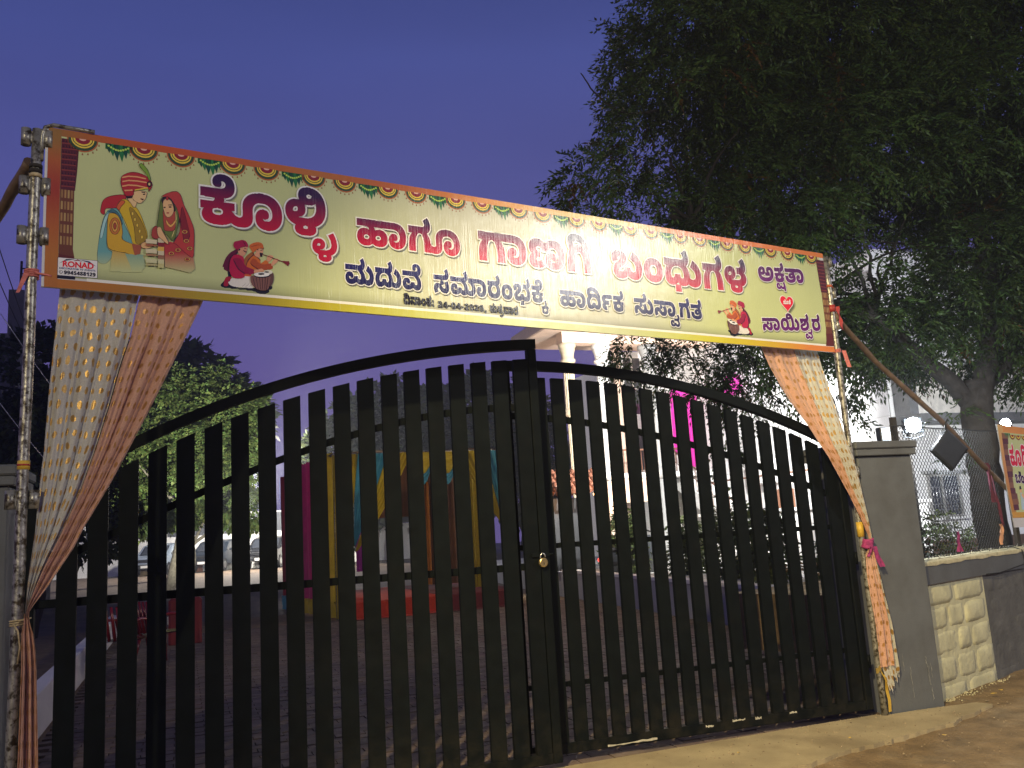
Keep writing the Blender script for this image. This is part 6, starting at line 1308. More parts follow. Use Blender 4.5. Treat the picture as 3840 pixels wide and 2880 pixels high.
for k in range(46):
    a = Vector(r_.choice([(6.35, 7.2, 3.75), (5.6, 7.3, 4.1), (7.8, 6.6, 5.0), (7.2, 6.8, 6.3), (8.9, 6.5, 3.9), (6.85, 7.02, 3.48), (4.9, 7.3, 4.5), (8.05, 6.55, 3.9)]))
    b = a + Vector((r_.uniform(-1.5, 1.2), r_.uniform(-.8, .8), r_.uniform(-.3, 1.5))); limb(mb, [a, a.lerp(b, .5) + Vector((0, 0, .12)), b], .028, .007, 6)
limb(mb, [(4.45, 7.0, 5.55), (4.05, 7.05, 5.50), (3.80, 7.12, 5.72), (3.68, 7.16, 5.93)], .016, .006, 6, .008)
part(mb, "branch", m_bark, tn)
neem = [(4.35, 7.25, 4.75, .95, .8, .55), (4.9, 7.1, 5.5, .95, 1.0, .75), (5.0, 7.1, 6.3, .9, 1.1, .8), (5.55, 7.0, 7.3, 1.2, 1.3, .9), (5.6, 7.2, 4.6, 1.0, 1.0, .8), (6.6, 7.2, 5.4, 1.3, 1.3, 1.0), (6.4, 7.0, 6.6, 1.3, 1.3, 1.0), (7.5, 6.9, 7.0, 1.4, 1.4, 1.1), (7.9, 6.7, 5.6, 1.3, 1.4, 1.1), (8.9, 6.3, 6.2, 1.3, 1.4, 1.2), (8.7, 6.5, 4.6, 1.1, 1.2, .9), (9.7, 6.2, 5.0, 1.2, 1.3, 1.2), (6.9, 7.4, 4.2, 1.0, .9, .7), (7.9, 6.6, 4.0, .8, .9, .7), (8.9, 6.3, 3.5, .9, .9, .7), (9.6, 6.0, 3.4, 1.0, 1.0, 1.0), (8.4, 6.0, 7.9, 1.6, 1.4, 1.0), (7.1, 7.3, 3.5, .55, .7, .35), (7.2, 7.2, 3.45, .8, .8, .5), (8.1, 7.0, 3.35, .9, .8, .5), (8.9, 6.7, 3.1, .7, .7, .5), (6.4, 7.4, 3.6, .6, .6, .4)]
PP = frond_cloud(neem, 11500, 5, .28, 6, .066, .0115, .6, dry=.03, clump=1.75)
leaf_mesh("crown", *PP, m_leaf, tn, tuple(tn.location))
hang = [(6.5, 10.2, 3.7, .55, .5, .45), (7.2, 9.9, 3.4, .5, .5, .65), (7.5, 9.6, 3.9, .7, .6, .4), (6.75, 10.1, 3.2, .35, .4, .4), (5.75, 10.2, 3.75, .5, .4, .35), (6.3, 7.35, 2.95, .4, .4, .45), (6.55, 7.3, 2.35, .22, .3, .22), (5.9, 7.4, 3.2, .4, .4, .35), (7.35, 6.65, 2.35, .2, .2, .25), (6.9, 10.0, 2.6, .25, .3, .35)]
PP = frond_cloud(hang, 330, 5, .26, 6, .07, .012, 1.0, dry=.03, clump=2.2)
leaf_mesh("drooping_spray", *PP, m_leaf, tn, tuple(tn.location))
mb = MB()
for a, b in (((6.35, 7.2, 3.75), (6.5, 10.2, 3.9)), ((6.5, 10.2, 3.9), (6.75, 10.1, 3.0)), ((6.85, 7.02, 3.48), (7.5, 9.6, 4.1)), ((7.5, 9.6, 4.1), (7.2, 9.9, 3.0)), ((7.2, 9.9, 3.2), (6.9, 10.0, 2.4)), ((6.85, 7.02, 3.48), (6.3, 7.35, 2.7)), ((6.3, 7.35, 2.9), (6.55, 7.3, 2.25)), ((5.6, 7.3, 4.1), (5.9, 7.4, 3.0))):
    a, b = Vector(a), Vector(b); limb(mb, [a, a.lerp(b, .5) + Vector((.05, .05, .1)), b], .014, .004, 6, .01)
part(mb, "twig", m_bark, tn)
# ---- generic broadleaf trees
def tree(label, base, blobs, n, ll, lw, m, trunk_r, tmat, group, per=6, clump=1.5, limbs=7, cat="tree", nm="broadleaf_tree"):
    t = thing(nm, label, cat, base, group=group); mb = MB(); B = Vector(base)
    top = Vector((sum(b[0] for b in blobs) / len(blobs), sum(b[1] for b in blobs) / len(blobs), sum(b[2] for b in blobs) / len(blobs)))
    fork = B.lerp(top, .5); limb(mb, [B - Vector((0, 0, .1)), B.lerp(fork, .5) + Vector((.08, 0, 0)), fork], trunk_r, trunk_r * .7, 10)
    r_ = random.Random(len(blobs) * 7 + n)
    for b in blobs[:limbs]:
        e_ = Vector(b[:3]) + Vector((0, 0, b[5] * .3)); limb(mb, [fork, fork.lerp(e_, .5) + Vector((r_.uniform(-.2, .2), 0, .15)), e_], trunk_r * .55, trunk_r * .1, 7)
    part(mb, "trunk", tmat, t)
    PP = frond_cloud(blobs, n, per, ll * 1.6, 3, ll, lw, .4, dry=0, clump=clump); leaf_mesh("crown", *PP, m, t, tuple(t.location)); return t
gT = "trees behind the driveway"
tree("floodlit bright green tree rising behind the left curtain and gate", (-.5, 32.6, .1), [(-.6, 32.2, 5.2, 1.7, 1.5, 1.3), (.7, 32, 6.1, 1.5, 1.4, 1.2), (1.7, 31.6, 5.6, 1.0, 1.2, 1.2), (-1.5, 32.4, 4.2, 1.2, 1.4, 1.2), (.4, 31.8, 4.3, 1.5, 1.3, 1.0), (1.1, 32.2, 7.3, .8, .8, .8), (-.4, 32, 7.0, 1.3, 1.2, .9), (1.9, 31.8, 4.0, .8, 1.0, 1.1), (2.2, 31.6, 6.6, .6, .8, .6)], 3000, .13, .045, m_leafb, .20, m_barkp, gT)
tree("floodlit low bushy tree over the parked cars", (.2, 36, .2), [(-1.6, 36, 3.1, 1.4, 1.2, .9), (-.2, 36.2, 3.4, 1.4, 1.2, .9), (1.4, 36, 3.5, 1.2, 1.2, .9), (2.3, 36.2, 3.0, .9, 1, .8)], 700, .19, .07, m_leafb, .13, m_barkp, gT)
tree("tall dark tree standing behind the floodlit tree", (.2, 42, .3), [(.0, 42, 9.2, 2.4, 2, 1.6), (-2.4, 42, 8.6, 2.2, 2, 2), (1.6, 42, 7.6, 2, 2, 1.8), (-1.2, 42, 6.2, 3.0, 2, 2.0)], 700, .42, .16, m_leafd, .25, m_bark, gT)
tree("dark tree beyond the left pole and curtain", (-2.9, 20.2, 0), [(-2.6, 20.2, 5.4, 1.1, 1.2, 1.0), (-3.5, 20.4, 4.6, 1.2, 1.2, 1.2), (-1.9, 19.9, 5.7, .9, 1, .8), (-2.4, 20, 3.7, 1.3, 1.2, 1.0), (-1.4, 19.6, 4.6, .8, 1.0, 1.1), (-3.2, 20, 2.6, 1.2, 1, 1.1), (-1.8, 19.8, 2.4, 1.0, 1, 1.0)], 1300, .13, .05, m_leafd, .16, m_bark, gT, clump=.9)
for i, (x, z, r_) in enumerate(((7.9, 7.0, 2.2), (10.3, 8.0, 2.3), (12.6, 7.8, 2.2), (14.9, 8.4, 2.3), (17.4, 7.6, 2.5))):
    tree(["dark tree above the left part of the drape tent", "dark rounded tree above the middle of the drape tent", "dark tree above the right half of the drape tent", "tall dark tree just left of the stone porch columns", "dark tree behind the porch columns"][i], (x, 45, .45), [(x, 45, z, r_ * .7, r_, r_ * .75), (x - r_ * .55, 45, z - 1.6, r_ * .6, r_, r_ * .7), (x + r_ * .55, 45, z - 1.7, r_ * .6, r_, r_ * .7), (x, 44.6, z - 3.6, r_ * .8, r_, r_ * .8), (x + .3, 45, z + r_ * .55, r_ * .35, r_ * .4, r_ * .35)], 430, .36, .14, m_leafd, .2, m_bark, gT)
# garden shrubs along the terrace
def shrub(x, y, z, h, r_, label):
    t = thing("garden_shrub", label, "shrub", (x, y, z), group="shrubs on the garden terrace"); mb = MB()
    for k in range(5): limb(mb, [(x, y, z), (x + random.uniform(-.5, .5) * r_, y + random.uniform(-.5, .5) * r_, z + h * .5), (x + random.uniform(-.8, .8) * r_, y + random.uniform(-.8, .8) * r_, z + h * .9)], .018, .006, 5, .01)
    part(mb, "stem", m_bark, t)
    PP = frond_cloud([(x, y, z + h * .35, r_, r_, h * .35), (x, y, z + h * .7, r_ * .7, r_ * .7, h * .3)], 130, 5, .16, 3, .09, .03, .3, dry=0, clump=3); leaf_mesh("foliage", *PP, m_leafd, t, tuple(t.location))
for i, (x, y, h, r_, lb) in enumerate(((8.9, 16.8, 1.5, .32, "narrow dark cypress shrub standing before the porch stairs"), (9.3, 15.2, 1.1, .42, "dark rounded shrub on the terrace left of the stair foot"), (9.0, 13.2, 1.5, .42, "dark shrub on the terrace under the drooping neem branches"), (8.6, 11.6, 1.1, .36, "low dark shrub on the terrace nearest the middle of the right gate leaf"), (9.6, 18.6, 1.2, .4, "dark shrub on the terrace by the tiled kiosk"), (8.0, 9.3, .9, .3, "small dark shrub on the terrace close to the right gate pillar"))): shrub(x, y, .46, h, r_, lb)
# ragged plants behind the chain link fence
for i, (s_, h, lb) in enumerate(((1.15, .62, "scraggly plant behind the chain link fence under the window"), (1.42, .75, "scraggly plant at the foot of the tree trunk behind the small banner"))):
    c = WP(s_, -.45, .8); t = thing("garden_shrub", lb, "shrub", (c[0], c[1], .7), group="plants behind the fence")
    mb = MB()
    for k in range(4): limb(mb, [(c[0], c[1], .7), (c[0] + .05 * k, c[1], .95), (c[0] - .2 + .12 * k, c[1], .75 + h)], .009, .003, 5, .01)
    part(mb, "stem", m_bark, t); PP = frond_cloud([(c[0], c[1], .75 + h * .55, .22, .16, h * .38)], 42, 4, .11, 3, .05, .016, .4, dry=.1, clump=3); leaf_mesh("foliage", *PP, m_leafd, t, tuple(t.location))
mb = MB()
for k in range(900):
    s_ = random.uniform(-.1, 3); o_ = random.uniform(-1.5, -.2); c = WP(s_, o_, .78 + random.uniform(0, .05) + .2 * min(1, max(0, (-o_ - .3)))); r_ = random.uniform(.015, .045); a = random.uniform(0, 6)
    mb.add([(c[0] + r_ * math.cos(a), c[1] + r_ * math.sin(a), c[2]), (c[0] - r_ * .4 * math.sin(a), c[1] + r_ * .4 * math.cos(a), c[2] + r_ * .6), (c[0] - r_ * math.cos(a), c[1] - r_ * math.sin(a), c[2] + .01), (c[0] + r_ * .4 * math.sin(a), c[1] - r_ * .4 * math.cos(a), c[2])], [(0, 1, 2, 3)])
tag(mb.build("dry_leaf_bed", mat("dry_leaf", (0.16, 0.09, 0.04), .9, 0, .4, 30)), kind="stuff")
mb = MB(); oriented(mb, W0, WD, -.1, 6, -1.9, -.345, .3, .80); tag(mb.build("planting_bed", m_dirt), kind="structure")
# ================================================================ BANQUET HALL
th = thing("banquet_hall", "white banquet hall with tiled wall and tall columned porch behind the right gate leaf", "building", (13.5, 20, 0))
XF = 13.5; YF = 22.0; Y0 = 13.75
mb = MB(); mb.box((XF, Y0, 0), (22, 29, 6.9)); mb.box((11.6, YF, 0), (XF - .002, 22.6, 6.45)); part(mb, "wall", m_white, th)
mb = MB(); mb.box((11.7, 12.2, .3), (12.55, 18.3, 1.56), bev=.02); part(mb, "plinth", m_white, th)
mb = MB(); mb.box((11.64, 12.15, 1.562), (12.6, 18.35, 1.63), bev=.008); part(mb, "plinth_coping", m_white, th)
for k in range(9):
    q = MB(); q.tube([(11.78, 12.6 + k * .68, 1.63), (11.78, 12.6 + k * .68, 2.36)], .03 if k % 3 == 0 else .012, 8); part(q, "railing_post", mat("brown_rail", (.16, .07, .04), .6) if k == 0 else MATS["brown_rail"], th)
mb = MB(); mb.tube([(11.78, 12.5, 2.36), (11.78, 18.2, 2.36)], .02, 8); part(mb, "railing_bar", MATS["brown_rail"], th)
mb = MB(); mb.box((XF - .02, Y0 + .005, .47), (XF - .002, 20.2, 6.45)); part(mb, "grout_sheet", m_grout, th)
tile_me = None
for i in range(15):
    for j in range(16):
        y = Y0 + .01 + i * .42; z = .48 + j * .36
        if tile_me is None:
            mb = MB(); mb.box((-.010, 0, 0), (0, .413, .353), bev=.003); o = mb.build("wall_tile", m_tile, th); tile_me = o.data
        else: o = bpy.data.objects.new("wall_tile", tile_me); COL.objects.link(o); o.parent = th
        o.location = (-.021, y - 20, z)
# porch: beam, soffit slab, columns in a row facing the gate
mb = MB(); mb.box((8.48, 19.2, 6.46), (XF - .023, 21.998, 6.80), bev=.03); part(mb, "porch_roof", m_peach, th)
mb = MB(); mb.box((9.05, 19.82, 6.17), (XF - .023, 20.18, 6.458)); part(mb, "porch_beam", m_peach, th)
m_col = mat("cream_column", (0.60, 0.50, 0.34), .7, 0, .08, 5); m_colg = mat("grey_column", (0.30, 0.30, 0.29), .7, 0, .1, 5)
def column(x, m, r=.15):
    c = (x, 20.0, 0); col = MB(); col.lathe([(.45, r * .8), (2.86, r * .8), (2.9, r * .8), (4.36, r * .86), (4.40, r), (5.70, r * .95)], c, 64, flute=.14, flutes=16); o = part(col, "column", m, th)
    for nm, prof in (("column_base", [(2.62, r * 1.0), (2.70, r * 1.35), (2.80, r * 1.35), (2.86, r * 1.1), (2.94, r * .9)]), ("column_ring", [(4.28, r * .9), (4.32, r * 1.3), (4.44, r * 1.3), (4.48, r * 1.02)]),
                     ("column_capital", [(5.66, r), (5.69, r * 1.3), (5.75, r * 1.3), (5.78, r * 1.05), (5.9, r * 1.1), (6.0, r * 1.35), (6.03, r * 1.3), (6.05, r * 1.3), (6.07, r * 1.5), (6.168, r * 1.55)])):
        q = MB(); q.lathe(prof, c, 28); k = q.build(nm, m, o); k.data.transform(Matrix.Translation((-th.location.x, -th.location.y, -th.location.z)))
column(9.25, m_col); column(10.22, m_white, .165); column(11.60, m_colg, .175)
mb = MB(); mb.box((10.02, 19.8, .3), (10.40, 20.2, 2.6), bev=.02); part(mb, "porch_pier", m_peach, th)
# window, pilasters, wall openings on the porch wall
mb = MB(); mb.box((11.57, YF - .10, 1.2), (11.78, YF - .003, 6.46)); part(mb, "pilaster", m_peach, th)
mb = MB(); mb.box((12.62, YF - .10, 1.2), (12.80, YF - .003, 6.46)); part(mb, "pilaster", m_peach, th)
def wall_window(x0, x1, z0, z1, transom=.45):
    t2 = MB(); f = .05; yb = YF - .003
    for a, b in (((x0, YF - .06, z0), (x0 + f, yb, z1)), ((x1 - f, YF - .06, z0), (x1, yb, z1)), ((x0 + f, YF - .06, z0), (x1 - f, yb, z0 + f)), ((x0 + f, YF - .06, z1 - f), (x1 - f, yb, z1)), (((x0 + x1) / 2 - .02, YF - .055, z0 + f), ((x0 + x1) / 2 + .02, yb, z1 - f)), ((x0 + f, YF - .05, z0 + (z1 - z0) * transom - .02), (x1 - f, yb, z0 + (z1 - z0) * transom + .02))): t2.box(a, b)
    w_ = part(t2, "window", m_white, th)
    for xa, xb in ((x0 + f, (x0 + x1) / 2 - .02), ((x0 + x1) / 2 + .02, x1 - f)):
        q = MB(); q.box((xa, YF - .02, z0 + f), (xb, YF - .004, z1 - f)); k = q.build("pane", m_glass, w_); k.data.transform(Matrix.Translation((-13.5, -20, 0)))
wall_window(11.84, 12.5, 4.55, 6.30)
mb = MB(); mb.box((11.9, YF - .03, 3.0), (12.45, YF - .004, 4.1)); part(mb, "doorway", m_dark, th)
mb = MB(); mb.box((10.45, 20.0, 2.66), (XF - .023, 21.998, 2.80), bev=.01); part(mb, "landing", m_white, th)
mb = MB(); mb.box((10.45, 20.08, 2.05), (11.45, 20.3, 2.658)); part(mb, "porch_wall", m_peach, th)
bal_me = None; x = 10.5
while x < 12.5:
    if bal_me is None:
        q = MB(); q.tube([(0, 0, 0), (0, 0, .58)], .010, 6); o = q.build("baluster", MATS["brown_rail"], th); bal_me = o.data
    else: o = bpy.data.objects.new("baluster", bal_me); COL.objects.link(o); o.parent = th
    o.location = (x - 13.5, .06, 2.80); x += .085
mb = MB(); mb.tube([(10.46, 20.06, 3.40), (12.55, 20.06, 3.40)], .022, 8); part(mb, "handrail", MATS["brown_rail"], th)
N = 13
for k in range(N):
    y1 = 20.9 - k * .28; z1 = 2.78 - k * .165
    q = MB(); q.box((12.66, y1 - .295, z1 - .16), (XF - .023, y1, z1), bev=.006); part(q, "stair_step", m_white, th)
mb = MB(); mb.add([(12.6, 20.9, 2.42), (12.6, 20.9, 2.84), (12.6, 17.2, .66), (12.6, 17.2, .24), (12.656, 20.9, 2.42), (12.656, 20.9, 2.84), (12.656, 17.2, .66), (12.656, 17.2, .24)], [(0, 1, 2, 3), (7, 6, 5, 4), (0, 4, 5, 1), (1, 5, 6, 2), (2, 6, 7, 3), (3, 7, 4, 0)]); part(mb, "stair_string", m_white, th)
mb = MB(); mb.tube([(12.63, 20.9, 3.46), (12.63, 17.2, 1.28), (12.63, 17.18, .6)], .022, 8); mb.tube([(12.63, 20.9, 3.16), (12.63, 17.2, .98)], .010, 6)
for k in range(22): a = k / 21; mb.tube([(12.63, 20.9 - 3.7 * a, 2.84 - 2.18 * a), (12.63, 20.9 - 3.7 * a, 3.44 - 2.18 * a)], .008, 5, caps=False)
part(mb, "stair_railing", MATS["brown_rail"], th)
mb = MB(); mb.box((13.2, 17.0, 1.2), (13.47, 17.6, 2.1), bev=.01); part(mb, "notice_panel", mat("brown_panel", (.20, .09, .05), .6), th)
# air conditioner
t = thing("air_conditioner", "white outdoor air conditioner unit with round fan grille on the hall wall", "air conditioner", (13.2, 17.8, 2.25))
mb = MB(); mb.box((13.05, 17.4, 2.27), (13.40, 18.25, 2.85), bev=.02); part(mb, "casing", m_white, t)
mb = MB()
for rr in (.23, .19, .15, .11, .07):
    mb.tube([(13.045, 17.8 + rr * math.cos(a), 2.56 + rr * math.sin(a)) for a in np.linspace(0, 2 * math.pi, 22)], .006, 5, caps=False)
part(mb, "fan_grille", m_grout, t)
m_mag = cloth("magenta_drape", (0.72, 0.03, 0.42))
def flat_drape(name, label, cat, x, y0, y1, z0, z1, m, nf, amp=.05, group=None, axis='y', arch=False):
    t = thing(name, label, cat, (x, (y0 + y1) / 2, z0) if axis == 'y' else ((y0 + y1) / 2, x, z0), group=group); mb = MB(); P = []
    for i in range(24):
        v = i / 23; row = []
        for j in range(46):
            s = j / 45; yy = y0 + (y1 - y0) * s; top = z1 - (.9 * (z1 - z0) * max(0, 1 - math.sqrt(max(0, 1 - (2 * s - 1) ** 2))) * .5 if arch else 0); zz = top + (z0 - top) * v
            o = amp * math.sin(2 * math.pi * nf * s + .6 * math.sin(3 * v)) * (.4 + .6 * v); row.append((x + o, yy, zz) if axis == 'y' else (yy, x + o, zz))
        P.append(row)
    mb.grid(P); part(mb, "cloth_panel", m, t); return t
gM = "magenta drapes on the hall"
flat_drape("drape", "tall magenta drape hanging on the left side of the stair head", "drape", 20.75, 12.62, 12.92, 3.3, 5.05, m_mag, 3, group=gM, axis='x')
flat_drape("drape", "tall magenta drape hanging on the right side of the stair head", "drape", 20.75, 13.10, 13.40, 2.95, 5.05, m_mag, 3, group=gM, axis='x')
flat_drape("drape", "short magenta swag above the two tall stair drapes", "drape", 20.66, 12.6, 13.42, 4.72, 5.10, m_mag, 6, .04, group=gM, axis='x')
flat_drape("drape", "small arched magenta drape glimpsed higher up through the neem branches", "drape", 13.30, 18.4, 19.15, 4.62, 5.2, m_mag, 5, .04, group=gM, arch=True)

# ================================================================ WHITE HOUSE behind the fence
ha = thing("white_house", "white house with a barred window and chajja ledge seen through the chain link fence", "building", (16, 13.6, 0))
YA = 13.6
mb = MB(); mb.box((13.56, YA, 0), (24, 13.74, 3.12)); part(mb, "wall", m_white, ha)
mb = MB(); mb.box((13.562, YA - .03, 0), (24, YA - .002, .80)); part(mb, "plinth", mat("brown_plinth", (.10, .06, .04), .9), ha)
mb = MB(); mb.box((13.56, YA - .55, 3.122), (24, 13.73, 3.30), bev=.01); part(mb, "chajja", m_greystone, ha)
mb = MB(); mb.box((13.8, YA - .02, 3.302), (24, YA + .12, 4.35)); part(mb, "parapet", mat("cream_parapet", (.66, .62, .52), .8), ha)
mb = MB(); mb.box((13.56, YA - .3, 3.302), (13.78, YA + .1, 5.2)); part(mb, "pillar", m_greystone, ha)
mb = MB(); mb.tube([(13.6, YA - .05, 4.72), (18, YA - .05, 4.72)], .035, 8); mb.tube([(13.6, YA - .05, 4.53), (18, YA - .05, 4.53)], .022, 8)
for k in range(6): mb.tube([(13.9 + k * .62, YA - .05, 4.36), (13.9 + k * .62, YA - .05, 4.72)], .022, 6)
part(mb, "pipe_railing", m_pipe, ha)
wx0, wx1, wz0, wz1 = 14.03, 14.88, 1.25, 2.12
q = MB(); f = .045
for a, b in (((wx0, YA - .05, wz0), (wx0 + f, YA - .003, wz1)), ((wx1 - f, YA - .05, wz0), (wx1, YA - .003, wz1)), ((wx0 + f, YA - .05, wz0), (wx1 - f, YA - .003, wz0 + f)), ((wx0 + f, YA - .05, wz1 - f), (wx1 - f, YA - .003, wz1)), ((wx0 + .34, YA - .048, wz0 + f), (wx0 + .385, YA - .003, wz1 - f))): q.box(a, b)
w_ = part(q, "window", m_grout, ha)
for a, b in ((wx0 + f, wx0 + .34), (wx0 + .385, wx1 - f)):
    q = MB(); q.box((a, YA - .02, wz0 + f), (b, YA - .004, wz1 - f)); k = q.build("pane", m_glass, w_); k.data.transform(Matrix.Translation((-16, -13.6, 0)))
for k in range(9):
    q = MB(); x = wx0 + .08 + k * .085; q.tube([(x, YA - .055, wz0), (x, YA - .055, wz1)], .006, 6); part(q, "window_bar", m_steel, ha)
for z in (1.40, 1.52, 1.85): q = MB(); q.tube([(wx0, YA - .06, z), (wx1, YA - .06, z)], .006, 6); part(q, "window_bar", m_steel, ha)
q = MB(); q.box((wx0 - .06, YA - .10, wz0 - .05), (wx1 + .06, YA - .002, wz0 - .002)); part(q, "sill", m_white, ha)
q = MB(); q.box((wx0 - .10, YA - .14, wz1 + .01), (15.65, YA - .002, wz1 + .065)); part(q, "lintel_ledge", m_colg, ha)

# ================================================================ TILED KIOSK with warm lamps
KX, KY = 7.95, 18.0
tk = thing("kiosk", "small kiosk with red clay tiled roof and warm lamps seen between gate slats", "kiosk", (8.5, 18.5, .46))
mb = MB()
for x in (KX + .05, KX + 1.05):
    for y in (KY + .15, KY + 1.1): mb.box((x - .04, y - .04, .4), (x + .04, y + .04, 2.26))
part(mb, "post", m_dark, tk)
mb = MB(); mb.box((KX + .1, KY + 1.06, .4), (KX + 1.0, KY + 1.10, 2.2)); part(mb, "back_panel", m_dark, tk)
tile_me = None
for side in (0, 1):
    for i in range(10):
        for j in range(5):
            if tile_me is None:
                q = MB(); q.tube([(0, 0, 0), (0, .16, .06)], [.056, .048], 7); o = q.build("roof_tile", m_roof, tk); tile_me = o.data
            else: o = bpy.data.objects.new("roof_tile", tile_me); COL.objects.link(o); o.parent = tk
            yy = (KY - .05 + j * .14) if side == 0 else (KY + 1.30 - j * .14); o.location = (KX - .08 + i * .128 - 8.5, yy - 18.5, 2.30 + j * .105 - .46); o.rotation_euler = (.32, 0, 0 if side == 0 else math.pi)
for x in (KX + .10, KX + .5, KX + .9):
    q = MB(); q.box((x - .08, KY + .03, 2.20), (x + .08, KY + .12, 2.25), bev=.008); part(q, "warm_lamp", m_warmlamp, tk)
mb = MB(); mb.tube([(KX + .12, KY + .2, 1.45), (KX + .12, KY + .2, 2.15)], .016, 8); part(mb, "tube_lamp", mat("tube_lamp_glow", (1, 1, 1), .5, emit=(1, .82, .62), estr=3.0), tk)
lamp("kiosk_lamp", 'POINT', (8.4, 18.25, 2.1), 22, (1.0, .55, .25), .08)

# ================================================================ DRAPE TENT over the entrance path
tt = thing("drape_tent", "festive tent doorway hung with yellow and blue swags at the end of the driveway", "tent", (4.7, 17.9, 0))
m_ye = cloth("yellow_satin", (0.52, 0.40, 0.02)); m_bl = cloth("blue_satin", (0.06, 0.30, 0.42)); m_pk = cloth("pink_drape", (0.42, 0.015, 0.15)); m_gy = cloth("grey_drape", (0.42, 0.40, 0.48)); m_pu = cloth("purple_drape", (0.28, 0.02, 0.30)); m_or = cloth("orange_drape", (0.42, 0.16, 0.02)); m_br = cloth("brown_drape", (0.12, 0.05, 0.02)); m_lv = cloth("lavender_drape", (0.32, 0.22, 0.55)); m_rd = cloth("maroon_drape", (0.26, 0.01, 0.03))
def tdrape(name, x0, x1, z0, z1, y, m, nf, amp=.045, fl=None, fr=None, yslope=0.0):
    """hanging cloth; fl/fr move the left/right edge with v (0 top..1 bottom)"""
    mb = MB(); P = []
    for i in range(22):
        v = i / 21; a = x0 if fl is None else fl(v); b = x1 if fr is None else fr(v); row = []
        for j in range(40):
            s = j / 39; x = a + (b - a) * s; row.append((x, y + yslope * (x - x0) + amp * math.sin(2 * math.pi * nf * s + v) * (.5 + .5 * v), z1 + (z0 - z1) * v))
        P.append(row)
    mb.grid(P); part(mb, name, m, tt)
YT = 17.75
for x in (2.86, 6.62):
    for y in (YT + .05, YT + 3.4): q = MB(); q.tube([(x, y, -.02), (x, y, 3.27)], .03, 8); part(q, "post", m_pipe, tt)
for a, b in (((2.86, YT + .05, 3.26), (6.62, YT + .05, 3.26)), ((2.86, YT + 3.4, 3.26), (6.62, YT + 3.4, 3.26)), ((2.86, YT, 3.26), (2.86, YT + 3.4, 3.26)), ((6.62, YT, 3.26), (6.62, YT + 3.4, 3.26))): q = MB(); q.tube([a, b], .03, 8); part(q, "crossbar", m_pipe, tt)
mb = MB(); mb.grid([[(x, y, 3.29 + .03 * math.sin(x * 3) * math.sin(y * 2)) for x in np.linspace(2.8, 6.7, 20)] for y in np.linspace(YT, YT + 3.5, 14)]); part(mb, "roof_cloth", m_br, tt)
tdrape("side_drape", 2.82, 3.03, .02, 3.25, YT, m_ye, 2)
tdrape("side_drape", 6.40, 6.62, .28, 3.25, YT, m_ye, 2)
tdrape("side_drape", 5.95, 6.40, .30, 3.25, YT + 1.2, m_ye, 4)
def swag(name, top0, top1, tie, m, y, zt=3.25, zb=1.30, n=6):
    """tied back swag: top edge from top0 to top1, gathered at tie (x, z)"""
    mb = MB(); P = []
    for i in range(26):
        v = i / 25; row = []
        for j in range(22):
            s = j / 21; xt = top0 + (top1 - top0) * s; k = v ** (1.0 + 1.3 * s if True else 1)
            x = xt + (tie[0] + .05 * (s - .5) - xt) * (v ** (1.0 + .35 * (1 - s) * 0 + .0)); sag = .38 * s * math.sin(math.pi * v) * abs(xt - tie[0]) * .5
            z = zt + (tie[1] - zt) * v - sag * .55; row.append((x, y + .05 * math.sin(2 * math.pi * n * s + v * 2) * (1 - .5 * v), z))
        P.append(row)
    mb.grid(P); part(mb, name, m, tt)
swag("swag", 3.30, 3.95, (3.22, 1.42), m_bl, YT - .05); swag("swag", 3.95, 4.45, (3.24, 1.30), m_ye, YT - .10); swag("swag", 3.03, 3.34, (3.10, 1.35), m_ye, YT - .02)
swag("swag", 6.05, 5.45, (6.42, 1.55), m_ye, YT - .10); swag("swag", 6.45, 6.05, (6.45, 1.55), m_bl, YT - .05)
# pelmet
for x0, x1 in ((4.40, 4.95), (4.95, 5.48)):
    mb = MB(); mb2 = MB(); P = []; P2 = []
    for i in range(10):
        v = i / 9; r1 = []; r2 = []
        for j in range(16):
            s = j / 15; d = .42 * math.sin(math.pi * s) + .04; r1.append((x0 + (x1 - x0) * s, YT - .06 + .03 * math.sin(v * 14), 3.25 - d * v)); r2.append((x0 + (x1 - x0) * s, YT - .05 + .03 * math.sin(v * 14 + 1), 3.25 - d * (1 + .5 * v)))
        P.append(r1); P2.append(r2)
    mb.grid(P); mb2.grid(P2); part(mb, "pelmet", m_ye, tt); part(mb2, "pelmet", m_bl, tt)
# inner curtains
tdrape("inner_drape", 3.04, 3.55, .62, 2.7, YT + 2.6, m_lv, 5); tdrape("inner_drape", 3.75, 4.28, .80, 2.6, YT + 2.7, m_pu, 5)
tdrape("inner_drape", 4.55, 4.78, .55, 2.7, YT + 2.4, m_gy, 3); tdrape("inner_drape", 4.95, 5.35, .42, 2.75, YT + 2.0, m_or, 4); tdrape("inner_drape", 5.40, 6.35, .40, 2.75, YT + 2.2, m_br, 6)
tdrape("inner_drape", 4.25, 6.3, 2.0, 3.2, YT + 2.8, m_br, 8)
